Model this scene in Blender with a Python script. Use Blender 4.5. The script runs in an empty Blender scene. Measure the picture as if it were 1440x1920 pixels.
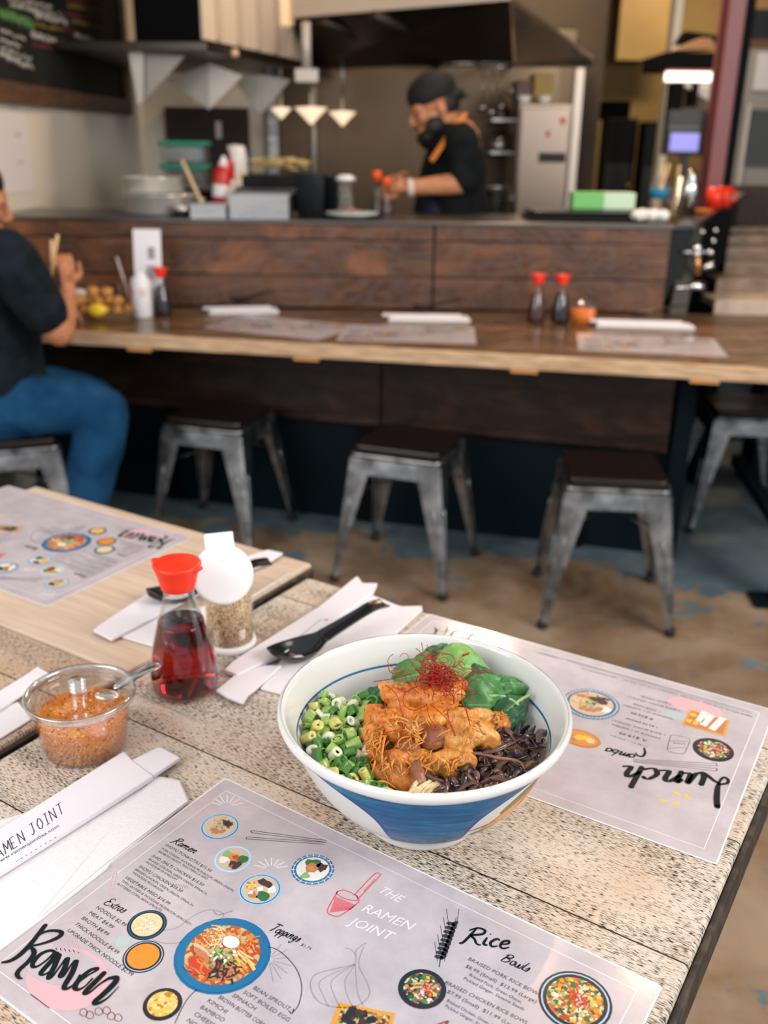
import bpy, math, random
from mathutils import Vector, Matrix, noise
PI = math.pi
random.seed(7)
scn = bpy.context.scene
col = scn.collection

# ---------------------------------------------------------------- camera
FPX, PITCH, ROLL, CAMH = 1784.5, .3712, .0137, 1.3306
Fv = Vector((0, math.cos(PITCH), -math.sin(PITCH)))
R0 = Vector((1, 0, 0)); U0 = R0.cross(Fv)
Rv = R0 * math.cos(ROLL) + U0 * math.sin(ROLL)
Uv = -R0 * math.sin(ROLL) + U0 * math.cos(ROLL)
CAM = Vector((0, 0, CAMH))
cd = bpy.data.cameras.new('camera'); co = bpy.data.objects.new('camera', cd); col.objects.link(co)
cd.sensor_fit = 'VERTICAL'; cd.sensor_height = 36; cd.lens = FPX / 1920 * 36
M = Matrix((Rv, Uv, -Fv)).transposed().to_4x4(); M.translation = CAM
co.matrix_world = M
cd.clip_start = .05
cd.dof.use_dof = True; cd.dof.focus_distance = .79; cd.dof.aperture_fstop = 4.9; cd.dof.aperture_blades = 0
scn.camera = co

def ray(px, py): return Fv + Rv * ((px - 720) / FPX) - Uv * ((py - 960) / FPX)
def at(px, py, z=.75):
    d = ray(px, py); return CAM + d * ((z - CAMH) / d.z)
def aty(px, py, Y):
    d = ray(px, py); return CAM + d * (Y / d.y)

# ---------------------------------------------------------------- object helpers
def tag(o, label=None, cat=None, group=None, kind=None):
    if label: o['label'] = label
    if cat: o['category'] = cat
    if group: o['group'] = group
    if kind: o['kind'] = kind
    return o
def empty(name, loc=(0, 0, 0), rz=0, label=None, cat=None, group=None):
    o = bpy.data.objects.new(name, None); col.objects.link(o)
    o.empty_display_size = .05
    o.location = loc; o.rotation_euler = (0, 0, rz)
    return tag(o, label, cat, group)
def children(o): return [c for c in bpy.data.objects if c.parent == o]
def copy_tree(o, parent=None):
    c = o.copy(); col.objects.link(c); c.parent = parent
    for ch in children(o): copy_tree(ch, c)
    return c

class MB:
    def __init__(s): s.v = []; s.f = []; s.m = []; s.mats = []; s.sm = []; s.M = Matrix.Identity(4); s.cur = 0; s.smooth = False
    def mat(s, m):
        if m not in s.mats: s.mats.append(m)
        s.cur = s.mats.index(m); return s
    def add(s, vs, fs, smooth=None):
        b = len(s.v); s.v += [tuple(s.M @ Vector(p)) for p in vs]
        for f in fs: s.f.append(tuple(i + b for i in f)); s.m.append(s.cur); s.sm.append(s.smooth if smooth is None else smooth)
    def box(s, a, b):
        x0, y0, z0 = a; x1, y1, z1 = b
        s.add([(x0,y0,z0),(x1,y0,z0),(x1,y1,z0),(x0,y1,z0),(x0,y0,z1),(x1,y0,z1),(x1,y1,z1),(x0,y1,z1)],
              [(0,3,2,1),(4,5,6,7),(0,1,5,4),(1,2,6,5),(2,3,7,6),(3,0,4,7)], False); return s
    def prism(s, poly, z0, z1):
        n = len(poly)
        vs = [(p[0], p[1], z0) for p in poly] + [(p[0], p[1], z1) for p in poly]
        s.add(vs, [tuple(range(n - 1, -1, -1)), tuple(range(n, 2 * n))] + [(i, (i + 1) % n, (i + 1) % n + n, i + n) for i in range(n)], False); return s
    def solid(s, poly, off):
        """polygon of 3-D points thickened along vector off"""
        n = len(poly); off = Vector(off); P = [Vector(p) for p in poly]
        s.add([tuple(p) for p in P] + [tuple(p + off) for p in P],
              [tuple(range(n - 1, -1, -1)), tuple(range(n, 2 * n))] + [(i, (i + 1) % n, (i + 1) % n + n, i + n) for i in range(n)], False); return s
    def lathe(s, prof, seg=32, c=(0, 0, 0), smooth=True, close=False, cap=True):
        vs = []; fs = []
        for r, z in prof:
            for k in range(seg):
                a = 2 * PI * k / seg; vs.append((c[0] + r * math.cos(a), c[1] + r * math.sin(a), c[2] + z))
        n = len(prof)
        for i in range(n - 1):
            for k in range(seg):
                k2 = (k + 1) % seg; fs.append((i*seg+k, i*seg+k2, (i+1)*seg+k2, (i+1)*seg+k))
        if close:
            for k in range(seg):
                k2 = (k + 1) % seg; fs.append(((n-1)*seg+k, (n-1)*seg+k2, k2, k))
        elif cap and (abs(prof[0][0]-prof[-1][0]) + abs(prof[0][1]-prof[-1][1])) > 1e-7:
            if prof[0][0] > 1e-6: fs.append(tuple(range(seg - 1, -1, -1)))
            if prof[-1][0] > 1e-6: fs.append(tuple((n-1)*seg + k for k in range(seg)))
        s.add(vs, fs, smooth); return s
    def cyl(s, c, r, h, seg=24, r2=None): return s.lathe([(r, 0), (r if r2 is None else r2, h)], seg, c)
    def tube(s, pts, rad, seg=8, flat=None, smooth=True, up=None):
        """tube along pts; rad number, list, or list of (ra, rb) for elliptic sections"""
        P = [Vector(p) for p in pts]; n = len(P); vs = []; fs = []
        R = rad if isinstance(rad, (list, tuple)) else [rad] * n
        prev = None
        for i in range(n):
            t = (P[min(i + 1, n - 1)] - P[max(i - 1, 0)]).normalized()
            if prev is None:
                ref = Vector(up) if up else (Vector((0, 0, 1)) if abs(t.z) < .9 else Vector((1, 0, 0)))
                a = (ref - t * ref.dot(t)).normalized()
            else: a = (prev - t * prev.dot(t)).normalized()
            prev = a; b = t.cross(a)
            ra, rb = R[i] if isinstance(R[i], (tuple, list)) else (R[i], R[i])
            for k in range(seg):
                an = 2 * PI * k / seg; vs.append(tuple(P[i] + a * (math.cos(an) * ra) + b * (math.sin(an) * rb)))
        for i in range(n - 1):
            for k in range(seg):
                k2 = (k + 1) % seg; fs.append((i*seg+k, (i+1)*seg+k, (i+1)*seg+k2, i*seg+k2))
        fs.append(tuple(range(seg))); fs.append(tuple((n-1)*seg + k for k in range(seg - 1, -1, -1)))
        s.add(vs, fs, smooth); return s
    def ball(s, c, r, seg=14, rings=8):
        rx, ry, rz = r if isinstance(r, (tuple, list)) else (r, r, r)
        vs = [(c[0], c[1], c[2] - rz)]; fs = []
        for i in range(1, rings):
            ph = -PI / 2 + PI * i / rings
            for k in range(seg):
                a = 2 * PI * k / seg; vs.append((c[0] + rx*math.cos(ph)*math.cos(a), c[1] + ry*math.cos(ph)*math.sin(a), c[2] + rz*math.sin(ph)))
        vs.append((c[0], c[1], c[2] + rz)); L = len(vs) - 1
        for k in range(seg):
            k2 = (k + 1) % seg; fs.append((0, 1 + k2, 1 + k)); fs.append((L, L - seg + k, L - seg + k2))
            for i in range(rings - 2): fs.append((1+i*seg+k, 1+i*seg+k2, 1+(i+1)*seg+k2, 1+(i+1)*seg+k))
        s.add(vs, fs, True); return s
    def mesh(s, name):
        me = bpy.data.meshes.new(name); me.from_pydata(s.v, [], s.f)
        for m in s.mats: me.materials.append(m)
        me.polygons.foreach_set('material_index', s.m); me.polygons.foreach_set('use_smooth', s.sm)
        me.validate(); me.update(); return me
    def build(s, name, mat=None, parent=None, bevel=0, sub=0, loc=None, solid=0):
        if mat is not None and not s.mats: s.mats = [mat]
        o = bpy.data.objects.new(name, s.mesh(name)); col.objects.link(o)
        if loc is not None: o.location = loc
        if parent: o.parent = parent
        if solid:
            m = o.modifiers.new('solid', 'SOLIDIFY'); m.thickness = solid; m.offset = 0
        if bevel:
            m = o.modifiers.new('bevel', 'BEVEL'); m.width = bevel; m.segments = 2; m.limit_method = 'ANGLE'; m.angle_limit = .6
        if sub:
            m = o.modifiers.new('sub', 'SUBSURF'); m.levels = sub; m.render_levels = sub
        return o

def bake(o):
    """replace an object's mesh by its modified result"""
    bpy.context.view_layer.update()
    dg = bpy.context.evaluated_depsgraph_get()
    me = bpy.data.meshes.new_from_object(o.evaluated_get(dg), depsgraph=dg)
    o.modifiers.clear(); o.data = me; return o
def organic(mb, name, mat, parent=None, vox=.006, smooth=6, loc=None):
    """fuse overlapping closed shapes into ONE continuous surface"""
    o = mb.build(name, mat, parent, loc=loc)
    m = o.modifiers.new('r', 'REMESH'); m.mode = 'VOXEL'; m.voxel_size = vox; m.use_smooth_shade = True
    m = o.modifiers.new('s', 'SMOOTH'); m.iterations = smooth; m.factor = .5
    bake(o)
    if not o.data.materials: o.data.materials.append(mat)
    return o

# ---------------------------------------------------------------- materials
def pmat(name, color=(.5,.5,.5), rough=.5, metal=0, spec=.5, trans=0, ior=1.45, emit=None, es=0, coat=0, coatr=.05, sheen=0, alpha=1, sss=0):
    m = bpy.data.materials.new(name); m.use_nodes = True; b = m.node_tree.nodes['Principled BSDF']
    b.inputs['Base Color'].default_value = (*color, 1); b.inputs['Roughness'].default_value = rough
    b.inputs['Metallic'].default_value = metal; b.inputs['Specular IOR Level'].default_value = spec
    b.inputs['Transmission Weight'].default_value = trans; b.inputs['IOR'].default_value = ior
    b.inputs['Coat Weight'].default_value = coat; b.inputs['Coat Roughness'].default_value = coatr
    b.inputs['Sheen Weight'].default_value = sheen; b.inputs['Alpha'].default_value = alpha
    if sss: b.inputs['Subsurface Weight'].default_value = sss; b.inputs['Subsurface Radius'].default_value = (.01, .004, .002); b.inputs['Subsurface Scale'].default_value = .5
    if emit: b.inputs['Emission Color'].default_value = (*emit, 1); b.inputs['Emission Strength'].default_value = es
    return m
def thinclear(name, tint=(.97,.98,.98), lo=.04, hi=.55, rough=.04, gtint=(1,1,1)):
    """thin clear plastic or glass: mostly see-through, more reflective towards grazing angles"""
    m = bpy.data.materials.new(name); m.use_nodes = True; t = m.node_tree; t.nodes.remove(t.nodes['Principled BSDF'])
    tr = t.nodes.new('ShaderNodeBsdfTransparent'); tr.inputs[0].default_value = (*tint, 1); gl = t.nodes.new('ShaderNodeBsdfGlossy'); gl.inputs['Roughness'].default_value = rough; gl.inputs[0].default_value = (*gtint, 1)
    lw = t.nodes.new('ShaderNodeLayerWeight'); lw.inputs[0].default_value = .35; mr = t.nodes.new('ShaderNodeMapRange'); mr.inputs[3].default_value = lo; mr.inputs[4].default_value = hi
    t.links.new(lw.outputs['Facing'], mr.inputs[0]); mx = t.nodes.new('ShaderNodeMixShader'); t.links.new(mr.outputs[0], mx.inputs[0]); t.links.new(tr.outputs[0], mx.inputs[1]); t.links.new(gl.outputs[0], mx.inputs[2])
    t.links.new(mx.outputs[0], t.nodes['Material Output'].inputs[0]); return m
class G:
    """tiny node-graph helper"""
    def __init__(s, m): s.t = m.node_tree; s.b = s.t.nodes['Principled BSDF']
    def n(s, typ, **kw):
        nd = s.t.nodes.new(typ)
        for k, v in kw.items():
            if k.startswith('_'): setattr(nd, k[1:], v)
            else:
                key = k.replace('__', ' ')
                nd.inputs[key].default_value = v
        return nd
    def l(s, a, b): s.t.links.new(a, b)
    def coord(s, scale=(1,1,1), rot=(0,0,0), loc=(0,0,0), kind='Object'):
        tc = s.n('ShaderNodeTexCoord'); mp = s.n('ShaderNodeMapping')
        mp.inputs['Scale'].default_value = scale; mp.inputs['Rotation'].default_value = rot; mp.inputs['Location'].default_value = loc
        s.l(tc.outputs[kind], mp.inputs['Vector']); return mp.outputs['Vector']
    def noise(s, vec, scale, detail=4, rough=.5, dist=0):
        nd = s.n('ShaderNodeTexNoise'); nd.inputs['Scale'].default_value = scale; nd.inputs['Detail'].default_value = detail
        nd.inputs['Roughness'].default_value = rough; nd.inputs['Distortion'].default_value = dist; s.l(vec, nd.inputs['Vector']); return nd.outputs['Fac']
    def voro(s, vec, scale, out='Color', feature='F1', rand=1):
        nd = s.n('ShaderNodeTexVoronoi', _feature=feature); nd.inputs['Scale'].default_value = scale; nd.inputs['Randomness'].default_value = rand
        s.l(vec, nd.inputs['Vector']); return nd.outputs[out]
    def ramp(s, fac, stops, interp='LINEAR'):
        nd = s.n('ShaderNodeValToRGB'); cr = nd.color_ramp; cr.interpolation = interp
        while len(cr.elements) < len(stops): cr.elements.new(.5)
        for e, (p, c) in zip(cr.elements, stops):
            e.position = p; e.color = (c, c, c, 1) if isinstance(c, (int, float)) else (*c, 1)
        s.l(fac, nd.inputs['Fac']); return nd.outputs['Color']
    def mix(s, fac, a, b, blend='MIX'):
        nd = s.n('ShaderNodeMix', _data_type='RGBA', _blend_type=blend)
        for idx, v in ((0, fac), (6, a), (7, b)):
            if hasattr(v, 'links'): s.l(v, nd.inputs[idx])
            elif idx == 0: nd.inputs[0].default_value = v
            else: nd.inputs[idx].default_value = (*v, 1)
        return nd.outputs[2]
    def math(s, op, a, b=0.0, clamp=False):
        nd = s.n('ShaderNodeMath', _operation=op); nd.use_clamp = clamp
        for i, v in enumerate((a, b)):
            if hasattr(v, 'links'): s.l(v, nd.inputs[i])
            else: nd.inputs[i].default_value = v
        return nd.outputs[0]
    def sep(s, vec):
        nd = s.n('ShaderNodeSeparateXYZ'); s.l(vec, nd.inputs[0]); return nd.outputs
    def color(s, c): s.l(c, s.b.inputs['Base Color'])
    def rough(s, c): s.l(c, s.b.inputs['Roughness'])
    def bump(s, h, strength=.3, dist=.001):
        nd = s.n('ShaderNodeBump'); nd.inputs['Strength'].default_value = strength; nd.inputs['Distance'].default_value = dist
        s.l(h, nd.inputs['Height']); s.l(nd.outputs[0], s.b.inputs['Normal'])
def nmat(name, c1, c2, scale=20, rough=.6, detail=4, lo=.35, hi=.65, bump=0, bdist=.001, vs=(1,1,1), **kw):
    m = pmat(name, c1, rough, **kw); g = G(m); f = g.noise(g.coord(vs), scale, detail)
    g.color(g.ramp(f, [(lo, c1), (hi, c2)]))
    if bump: g.bump(f, bump, bdist)
    return m

def weathered(name, cream, tan, dark, plank=.16, off=0., amount=.5, smoothboard=None):
    """whitewashed oak with dark open grain, x along the grain; seams between planks across y"""
    m = pmat(name, cream, .55, spec=.35); g = G(m)
    v = g.coord(); x, y, z = g.sep(v)
    pl = g.math('FLOOR', g.math('DIVIDE', g.math('ADD', y, off), plank))
    pv = g.n('ShaderNodeCombineXYZ'); g.l(g.math('MULTIPLY', pl, 3.7), pv.inputs[0]); g.l(g.math('MULTIPLY', pl, 1.3), pv.inputs[2])
    va = g.n('ShaderNodeVectorMath', _operation='ADD'); g.l(v, va.inputs[0]); g.l(pv.outputs[0], va.inputs[1]); v2 = va.outputs[0]
    mp = g.n('ShaderNodeMapping'); mp.inputs['Scale'].default_value = (1, 7.5, 1); g.l(v2, mp.inputs['Vector'])
    dash = g.noise(mp.outputs[0], 160, 2, .5, .15)
    mp2 = g.n('ShaderNodeMapping'); mp2.inputs['Scale'].default_value = (1, 2.6, 1); g.l(v2, mp2.inputs['Vector'])
    dens = g.noise(mp2.outputs[0], 7, 5, .62, .6)
    # soft mound of wear: thr lowers where density is high
    thr = g.math('SUBTRACT', .83 - .20 * amount, g.math('MULTIPLY', dens, .40))
    d = g.math('MULTIPLY', g.math('SUBTRACT', dash, thr), 17, True)
    mp3 = g.n('ShaderNodeMapping'); mp3.inputs['Scale'].default_value = (1, 22, 1); g.l(v2, mp3.inputs['Vector'])
    streak = g.noise(mp3.outputs[0], 7, 4, .6, .2)
    s1 = g.ramp(streak, [(.62, 0.), (.72, 1.)])
    d = g.math('MAXIMUM', d, g.math('MULTIPLY', s1, .35))
    base = g.mix(g.ramp(g.noise(v2, 9, 5, .6), [(.42, 0.), (.68, 1.)]), cream, tan)
    base = g.mix(g.math('MULTIPLY', streak, .30), base, tuple(c * .55 for c in tan))
    c = g.mix(d, base, dark)
    # seams
    fr = g.math('FRACT', g.math('DIVIDE', g.math('ADD', y, off), plank))
    seam = g.math('LESS_THAN', fr, .0016 / plank)
    c = g.mix(seam, c, tuple(k * .5 for k in dark))
    g.color(c)
    h = g.math('SUBTRACT', 1, g.math('MAXIMUM', d, seam)); g.bump(h, .35, .0006)
    return m
def darkwood(name, c1, c2, c3, plank=None, off=0, seams=(), scale=1., rough=.35, axis='z', wavy=0):
    m = pmat(name, c1, rough, spec=.4); g = G(m); v = g.coord(); x, y, z = g.sep(v)
    w = z if axis == 'z' else y
    pl = g.math('FLOOR', g.math('DIVIDE', g.math('ADD', w, off), plank or 9.))
    pv = g.n('ShaderNodeCombineXYZ'); g.l(g.math('MULTIPLY', pl, 2.3), pv.inputs[0]); g.l(g.math('MULTIPLY', pl, 1.1), pv.inputs[1])
    va = g.n('ShaderNodeVectorMath', _operation='ADD'); g.l(v, va.inputs[0]); g.l(pv.outputs[0], va.inputs[1])
    mp = g.n('ShaderNodeMapping'); mp.inputs['Scale'].default_value = (1, 4, 4); g.l(va.outputs[0], mp.inputs['Vector'])
    f = g.noise(mp.outputs[0], 2.2 * scale, 6, .6, 1.2)
    f2 = g.noise(mp.outputs[0], 14 * scale, 4, .6, .6)
    c = g.ramp(f, [(.33, c1), (.5, c2), (.66, c3)])
    c = g.mix(g.ramp(f2, [(.4, 0.), (.7, .35)]), c, tuple(k * .45 for k in c1))
    if wavy:
        mw = g.n('ShaderNodeMapping'); mw.inputs['Scale'].default_value = (1, 2.2, 2.2); g.l(va.outputs[0], mw.inputs['Vector'])
        fw = g.noise(mw.outputs[0], 1.9, 3, .5, 1.6); bw = g.math('FRACT', g.math('MULTIPLY', fw, 16.))
        c = g.mix(g.math('MULTIPLY', g.ramp(bw, [(0, 0.), (.45, 1.), (.6, 1.), (1, 0.)]), wavy), c, (.105,.085,.080))
        c = g.mix(g.ramp(g.noise(va.outputs[0], 2.6, 4, .6, .8), [(.5, 0.), (.72, .75)]), c, tuple(min(1, k*1.6) for k in c3))
    if plank:
        fr = g.math('FRACT', g.math('DIVIDE', g.math('ADD', w, off), plank))
        c = g.mix(g.math('LESS_THAN', fr, .006 / plank), c, (.004, .003, .003))
    g.color(c); g.bump(f2, .15, .001); return m
# ---------------------------------------------------------------- shared materials
steel = pmat('steel', (.42,.42,.42), .32, 1)
g = G(steel); g.rough(g.ramp(g.noise(g.coord((1,1,8)), 9, 3), [(.3, .22), (.7, .42)]))
stoolm = pmat('brushed_gunmetal', (.36,.38,.40), .34, 1)
g = G(stoolm); f = g.noise(g.coord(), 14, 5, .6); g.color(g.ramp(f, [(.35, (.13,.14,.15)), (.65, (.40,.415,.43))])); g.rough(g.ramp(f, [(.3, .28), (.7, .45)]))
darksteel = pmat('dark_steel', (.10,.088,.075), .38, 1)
blackp = pmat('black_plastic', (.005,.006,.007), .3, spec=.3)
blackm = pmat('matt_black', (.0025,.003,.0035), .7, spec=.1)
navy = pmat('navy_paint', (.0020,.0075,.0110), .6, spec=.12)
potsteel = pmat('pot_steel', (.78,.76,.73), .24, .6)
rubber = pmat('rubber', (.006,.006,.006), .7)
redcap = pmat('red_cap', (.85,.035,.012), .32, sss=.0)
whitep = pmat('white_plastic', (.74,.72,.72), .4)
glass = thinclear('glass', (.965,.97,.965), .015, .35, .02)
clearp = thinclear('clear_plastic', (.985,.985,.985), .025, .38, .06)
papern = nmat('napkin_paper', (.70,.665,.685), (.76,.725,.745), 420, .85, 2, bump=.5, bdist=.0004)
sleevep = pmat('sleeve_paper', (.73,.69,.73), .7)
inkblue = pmat('ink_navy', (.03,.035,.09), .7)
inkblack = pmat('ink_black', (.012,.016,.02), .45)
skin_warm = nmat('skin_warm', (.40,.16,.075), (.50,.21,.10), 30, .5, sss=.05)
cream_wall = nmat('cream_wall', (.66,.61,.53), (.70,.65,.57), 3, .75, 3)
white_lin = pmat('white_cloth', (.75,.74,.72), .9)

# ---------------------------------------------------------------- floor, walls, ceiling
fm = pmat('concrete', (.2,.14,.1), .42, spec=.25); g = G(fm); v = g.coord(); x, y, z = g.sep(v)
f = g.noise(v, 2.3, 6, .62, .3); f2 = g.noise(v, 9, 6, .7)
c = g.ramp(f, [(.34, (.11,.064,.035)), (.5, (.22,.14,.083)), (.62, (.32,.23,.155))])
c = g.mix(g.ramp(f2, [(.45, 0.), (.72, .55)]), c, (.30,.24,.185))
n2 = g.noise(v, 2.6, 7, .68, .3)
# remains of blue-green paint: a band along the foot of the counter and scattered patches
band = g.math('ADD', g.math('MULTIPLY', x, .30), y)
b1 = g.ramp(g.math('SUBTRACT', band, g.math('MULTIPLY', n2, .55)), [(.0, 0.), (1, 1.)])
bb = g.math('GREATER_THAN', g.math('ADD', band, g.math('MULTIPLY', g.math('SUBTRACT', n2, .5), .9)), 3.10)
n3 = g.noise(v, 4.1, 7, .66, .2)
right = g.math('MULTIPLY', g.math('SUBTRACT', x, .9), .10, True)
pp = g.math('GREATER_THAN', g.math('ADD', n3, right), .605)
pm = g.math('MAXIMUM', bb, pp)
bl = g.ramp(f2, [(.35, (.055,.115,.15)), (.65, (.12,.19,.225))])
c = g.mix(g.math('MULTIPLY', pm, .85), c, bl)
g.color(c); g.rough(g.ramp(f2, [(.3, .32), (.7, .6)])); g.bump(f2, .15, .002)
def struct(mb, name, mat): return tag(mb.build(name, mat), kind='structure')
struct(MB().box((-4.5,-2,-.1), (6,11,0)), 'floor', fm)
struct(MB().box((-1.56,2.3,0), (-1.44,6.0,3.3)), 'wall_left', cream_wall)
struct(MB().box((-1.56,6.0,0), (-.60,6.1,3.3)), 'wall_back', cream_wall)
darkwall = nmat('dark_wall', (.035,.027,.018), (.055,.042,.028), 2, .8)
struct(MB().box((-.60,6.0,0), (1.22,6.1,3.3)), 'wall_hood', darkwall)
olive = nmat('olive_wall', (.15,.105,.04), (.21,.15,.06), 1.2, .8)
struct(MB().box((1.22,9.0,0), (6,9.1,3.3)), 'wall_right', olive)
struct(MB().box((1.14,6.101,0), (1.219,9.1,3.3)), 'trim_1', darkwall)
ceilm = pmat('ceiling_dark', (.05,.045,.04), .8)
struct(MB().box((-4.5,2.3,3.3), (6,9.1,3.4)), 'ceiling', ceilm)
struct(MB().box((5.4,2.3,0), (5.5,9.0,3.3)), 'wall_front', darkwall)

# ---------------------------------------------------------------- dining tables
CREAM = (.67,.59,.50); TAN = (.50,.31,.18); DK = (.028,.021,.017)
oak1 = weathered('weathered_oak', CREAM, (.62,.46,.34), DK, .162, .018, .44)
oak2 = weathered('worn_oak_grey', (.56,.43,.33), (.50,.30,.16), (.05,.035,.026), .30, .05, .30)
oaks = nmat('smooth_oak', (.60,.44,.31), (.68,.53,.40), 5, .5, 5, vs=(1,9,1))
g = G(oaks); v = g.coord((1,16,1)); c = g.ramp(g.noise(v, 6, 5, .6, .4), [(.35, (.50,.37,.27)), (.6, (.61,.47,.36)), (.8,(.66,.53,.42))]); g.color(c)
edge = nmat('table_edge', (.018,.014,.011), (.10,.065,.04), 60, .6, 4, .45, .8)
T1 = dict(o=(-.4802,.6393), a=-.5623, L=.654)
T2 = dict(o=(-.9886,1.0015), a=-.5516, L=.6066)
def tloc(T, w):
    dx, dy = w[0] - T['o'][0], w[1] - T['o'][1]; c, s = math.cos(T['a']), math.sin(T['a'])
    return dx * c + dy * s, -dx * s + dy * c
def table(T, name, label, boards, zt, v0):
    t = empty(name, (*T['o'], 0), T['a'], label, 'table', 'wooden dining tables in front')
    L = T['L']
    for i, (a, b, mt) in enumerate(boards):
        m = MB().mat(mt); m.box((0, a, zt - .040), (L, b, zt)); m.build('tabletop', None, t, bevel=.004)
    m = MB().mat(edge)
    m.box((L + .0005, v0 + .004, zt - .042), (L + .0065, .696, zt - .005)); m.box((-.0065, v0 + .004, zt - .042), (-.0005, .696, zt - .005))
    m.build('edge_band', None, t, bevel=.002)
    vm = (.7 + v0) / 2
    MB().mat(navy).box((L/2 - .035, vm - .035, .02), (L/2 + .035, vm + .035, zt - .05)).build('pedestal', None, t, bevel=.004)
    MB().mat(navy).box((L/2 - .22, vm - .03, .0), (L/2 + .22, vm + .03, .02)).box((L/2 - .03, vm - .22, .0), (L/2 + .03, vm + .22, .02)).build('base', None, t, bevel=.004)
    MB().mat(navy).box((L/2 - .15, vm - .15, zt - .05), (L/2 + .15, vm + .15, zt - .0405)).build('mounting_plate', None, t)
    return t
table(T1, 'dining_table', 'weathered whitewashed oak dining table carrying the blue ramen bowl, nearest the camera', [(-.16, .70, oak1)], .75, -.16)
vs_ = .327
table(T2, 'dining_table', 'paler oak dining table on the left beyond the gap, with smooth and worn boards', [(vs_ + .001, .70, oaks), (-.16, vs_ - .001, oak2)], .75, -.16)
# ---------------------------------------------------------------- printing on paper
_tc = {}
def text_geo(s):
    if s in _tc: return _tc[s]
    cu = bpy.data.curves.new('t', 'FONT'); cu.body = s; cu.size = 1; cu.resolution_u = 2
    o = bpy.data.objects.new('t', cu); col.objects.link(o); bpy.context.view_layer.update()
    me = o.to_mesh(); vs = [(v.co.x, v.co.y) for v in me.vertices]; fs = [tuple(p.vertices) for p in me.polygons]
    o.to_mesh_clear(); bpy.data.objects.remove(o); bpy.data.curves.remove(cu)
    x0 = min(v[0] for v in vs); x1 = max(v[0] for v in vs)
    _tc[s] = ([(x - x0, y) for x, y in vs], fs, x1 - x0); return _tc[s]
def smoothline(P, n=6):
    P = [Vector(p) for p in P]; out = []
    if len(P) < 3: return P
    for i in range(len(P) - 1):
        a = P[max(i-1, 0)]; b = P[i]; c = P[i+1]; d = P[min(i+2, len(P)-1)]
        for k in range(n):
            t = k / n
            out.append(.5 * ((2*b) + (c-a)*t + (2*a-5*b+4*c-d)*t*t + (3*b-a-3*c+d)*t*t*t))
    out.append(P[-1]); return out
# cursive strokes, x advance then list of polylines (x-height = 1)
SC = {
 'R': (1.15, [[(.45,1.9),(.3,1),(.1,0),(-.1,-.2)], [(.1,1.5),(.5,1.95),(.95,1.8),(.9,1.3),(.35,.95),(.6,.6),(.85,.05),(1.1,0)]]),
 'B': (1.1, [[(.35,1.9),(.2,1),(.05,0)], [(.05,1.5),(.5,1.95),(.9,1.75),(.75,1.25),(.3,1.05),(.8,.9),(.85,.4),(.5,.02),(.05,0)]]),
 'E': (1.0, [[(.9,1.75),(.5,1.95),(.2,1.6),(.35,1.15),(.65,1.05),(.25,.95),(.05,.5),(.25,.05),(.7,.1),(.95,.4)]]),
 'T': (.95, [[(0,1.75),(.4,1.9),(1.1,1.85)], [(.6,1.85),(.45,1),(.25,.1),(.05,0)]]),
 'C': (.95, [[(.9,1.55),(.7,1.85),(.35,1.6),(.1,.8),(.25,.1),(.6,.05),(.95,.4)]]),
 'A': (1.1, [[(-.05,0),(.3,.7),(.75,1.9),(.8,1),(.85,.1),(1.05,.05)], [(.25,.7),(.8,.75)]]),
 'a': (.75, [[(.6,.9),(.3,1),(.05,.5),(.15,.05),(.4,.2),(.62,.95),(.55,.2),(.75,.1)]]),
 'm': (1.1, [[(0,.7),(.15,1),(.05,0)], [(.1,.4),(.35,1),(.45,.8),(.38,0)], [(.4,.4),(.7,1),(.82,.8),(.75,.1),(1.05,.15)]]),
 'n': (.8, [[(0,.7),(.15,1),(.05,0)], [(.1,.4),(.4,1),(.55,.8),(.48,.1),(.78,.15)]]),
 'e': (.6, [[(.08,.4),(.45,.65),(.42,.98),(.15,.8),(.08,.25),(.3,0),(.6,.25)]]),
 'i': (.35, [[(.1,1),(.05,.2),(.3,.1)], [(.18,1.4),(.2,1.5)]]),
 'c': (.55, [[(.5,.85),(.3,1),(.05,.5),(.2,.03),(.5,.2)]]),
 'o': (.65, [[(.4,1),(.1,.8),(.08,.2),(.35,.02),(.58,.4),(.4,1),(.65,.9)]]),
 'w': (.95, [[(0,1),(.1,.1),(.35,.1),(.48,.9),(.5,.1),(.75,.1),(.85,1)]]),
 'l': (.35, [[(.25,1.9),(.1,1),(.08,.1),(.35,.15)]]), 'b': (.6, [[(.25,1.9),(.08,.9),(.05,.1),(.35,0),(.55,.45),(.35,.9),(.08,.6)]]),
 's': (.5, [[(.1,.3),(.35,1),(.4,.4),(.25,0),(.02,.1)]]), 'x': (.6, [[(.05,1),(.3,.5),(.55,0)], [(.55,1),(.05,0)]]),
 't': (.45, [[(.28,1.5),(.12,.5),(.2,.05),(.45,.15)], [(0,1),(.45,1.05)]]), 'r': (.5, [[(.05,.9),(.2,1),(.1,0)], [(.15,.6),(.3,.95),(.5,.9)]]),
 'p': (.65, [[(.15,1),(.05,0),(-.05,-.8)], [(.1,.7),(.4,1),(.5,.5),(.3,.05),(.08,.2)]]), 'g': (.65, [[(.5,.9),(.2,1),(.08,.4),(.3,.1),(.5,.9),(.4,-.2),(.2,-.8),(-.05,-.4)]]),
 'z': (.55, [[(.05,.95),(.5,.95),(.1,.1),(.5,.05)]]), ' ': (.5, []), 'h': (.7, [[(.25,1.9),(.05,0)], [(.08,.5),(.4,1),(.5,.7),(.42,.1),(.68,.15)]]),
 'u': (.75, [[(.1,1),(.05,.2),(.3,.05),(.55,1),(.5,.15),(.75,.15)]]),
}
LZ = .00012
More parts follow.
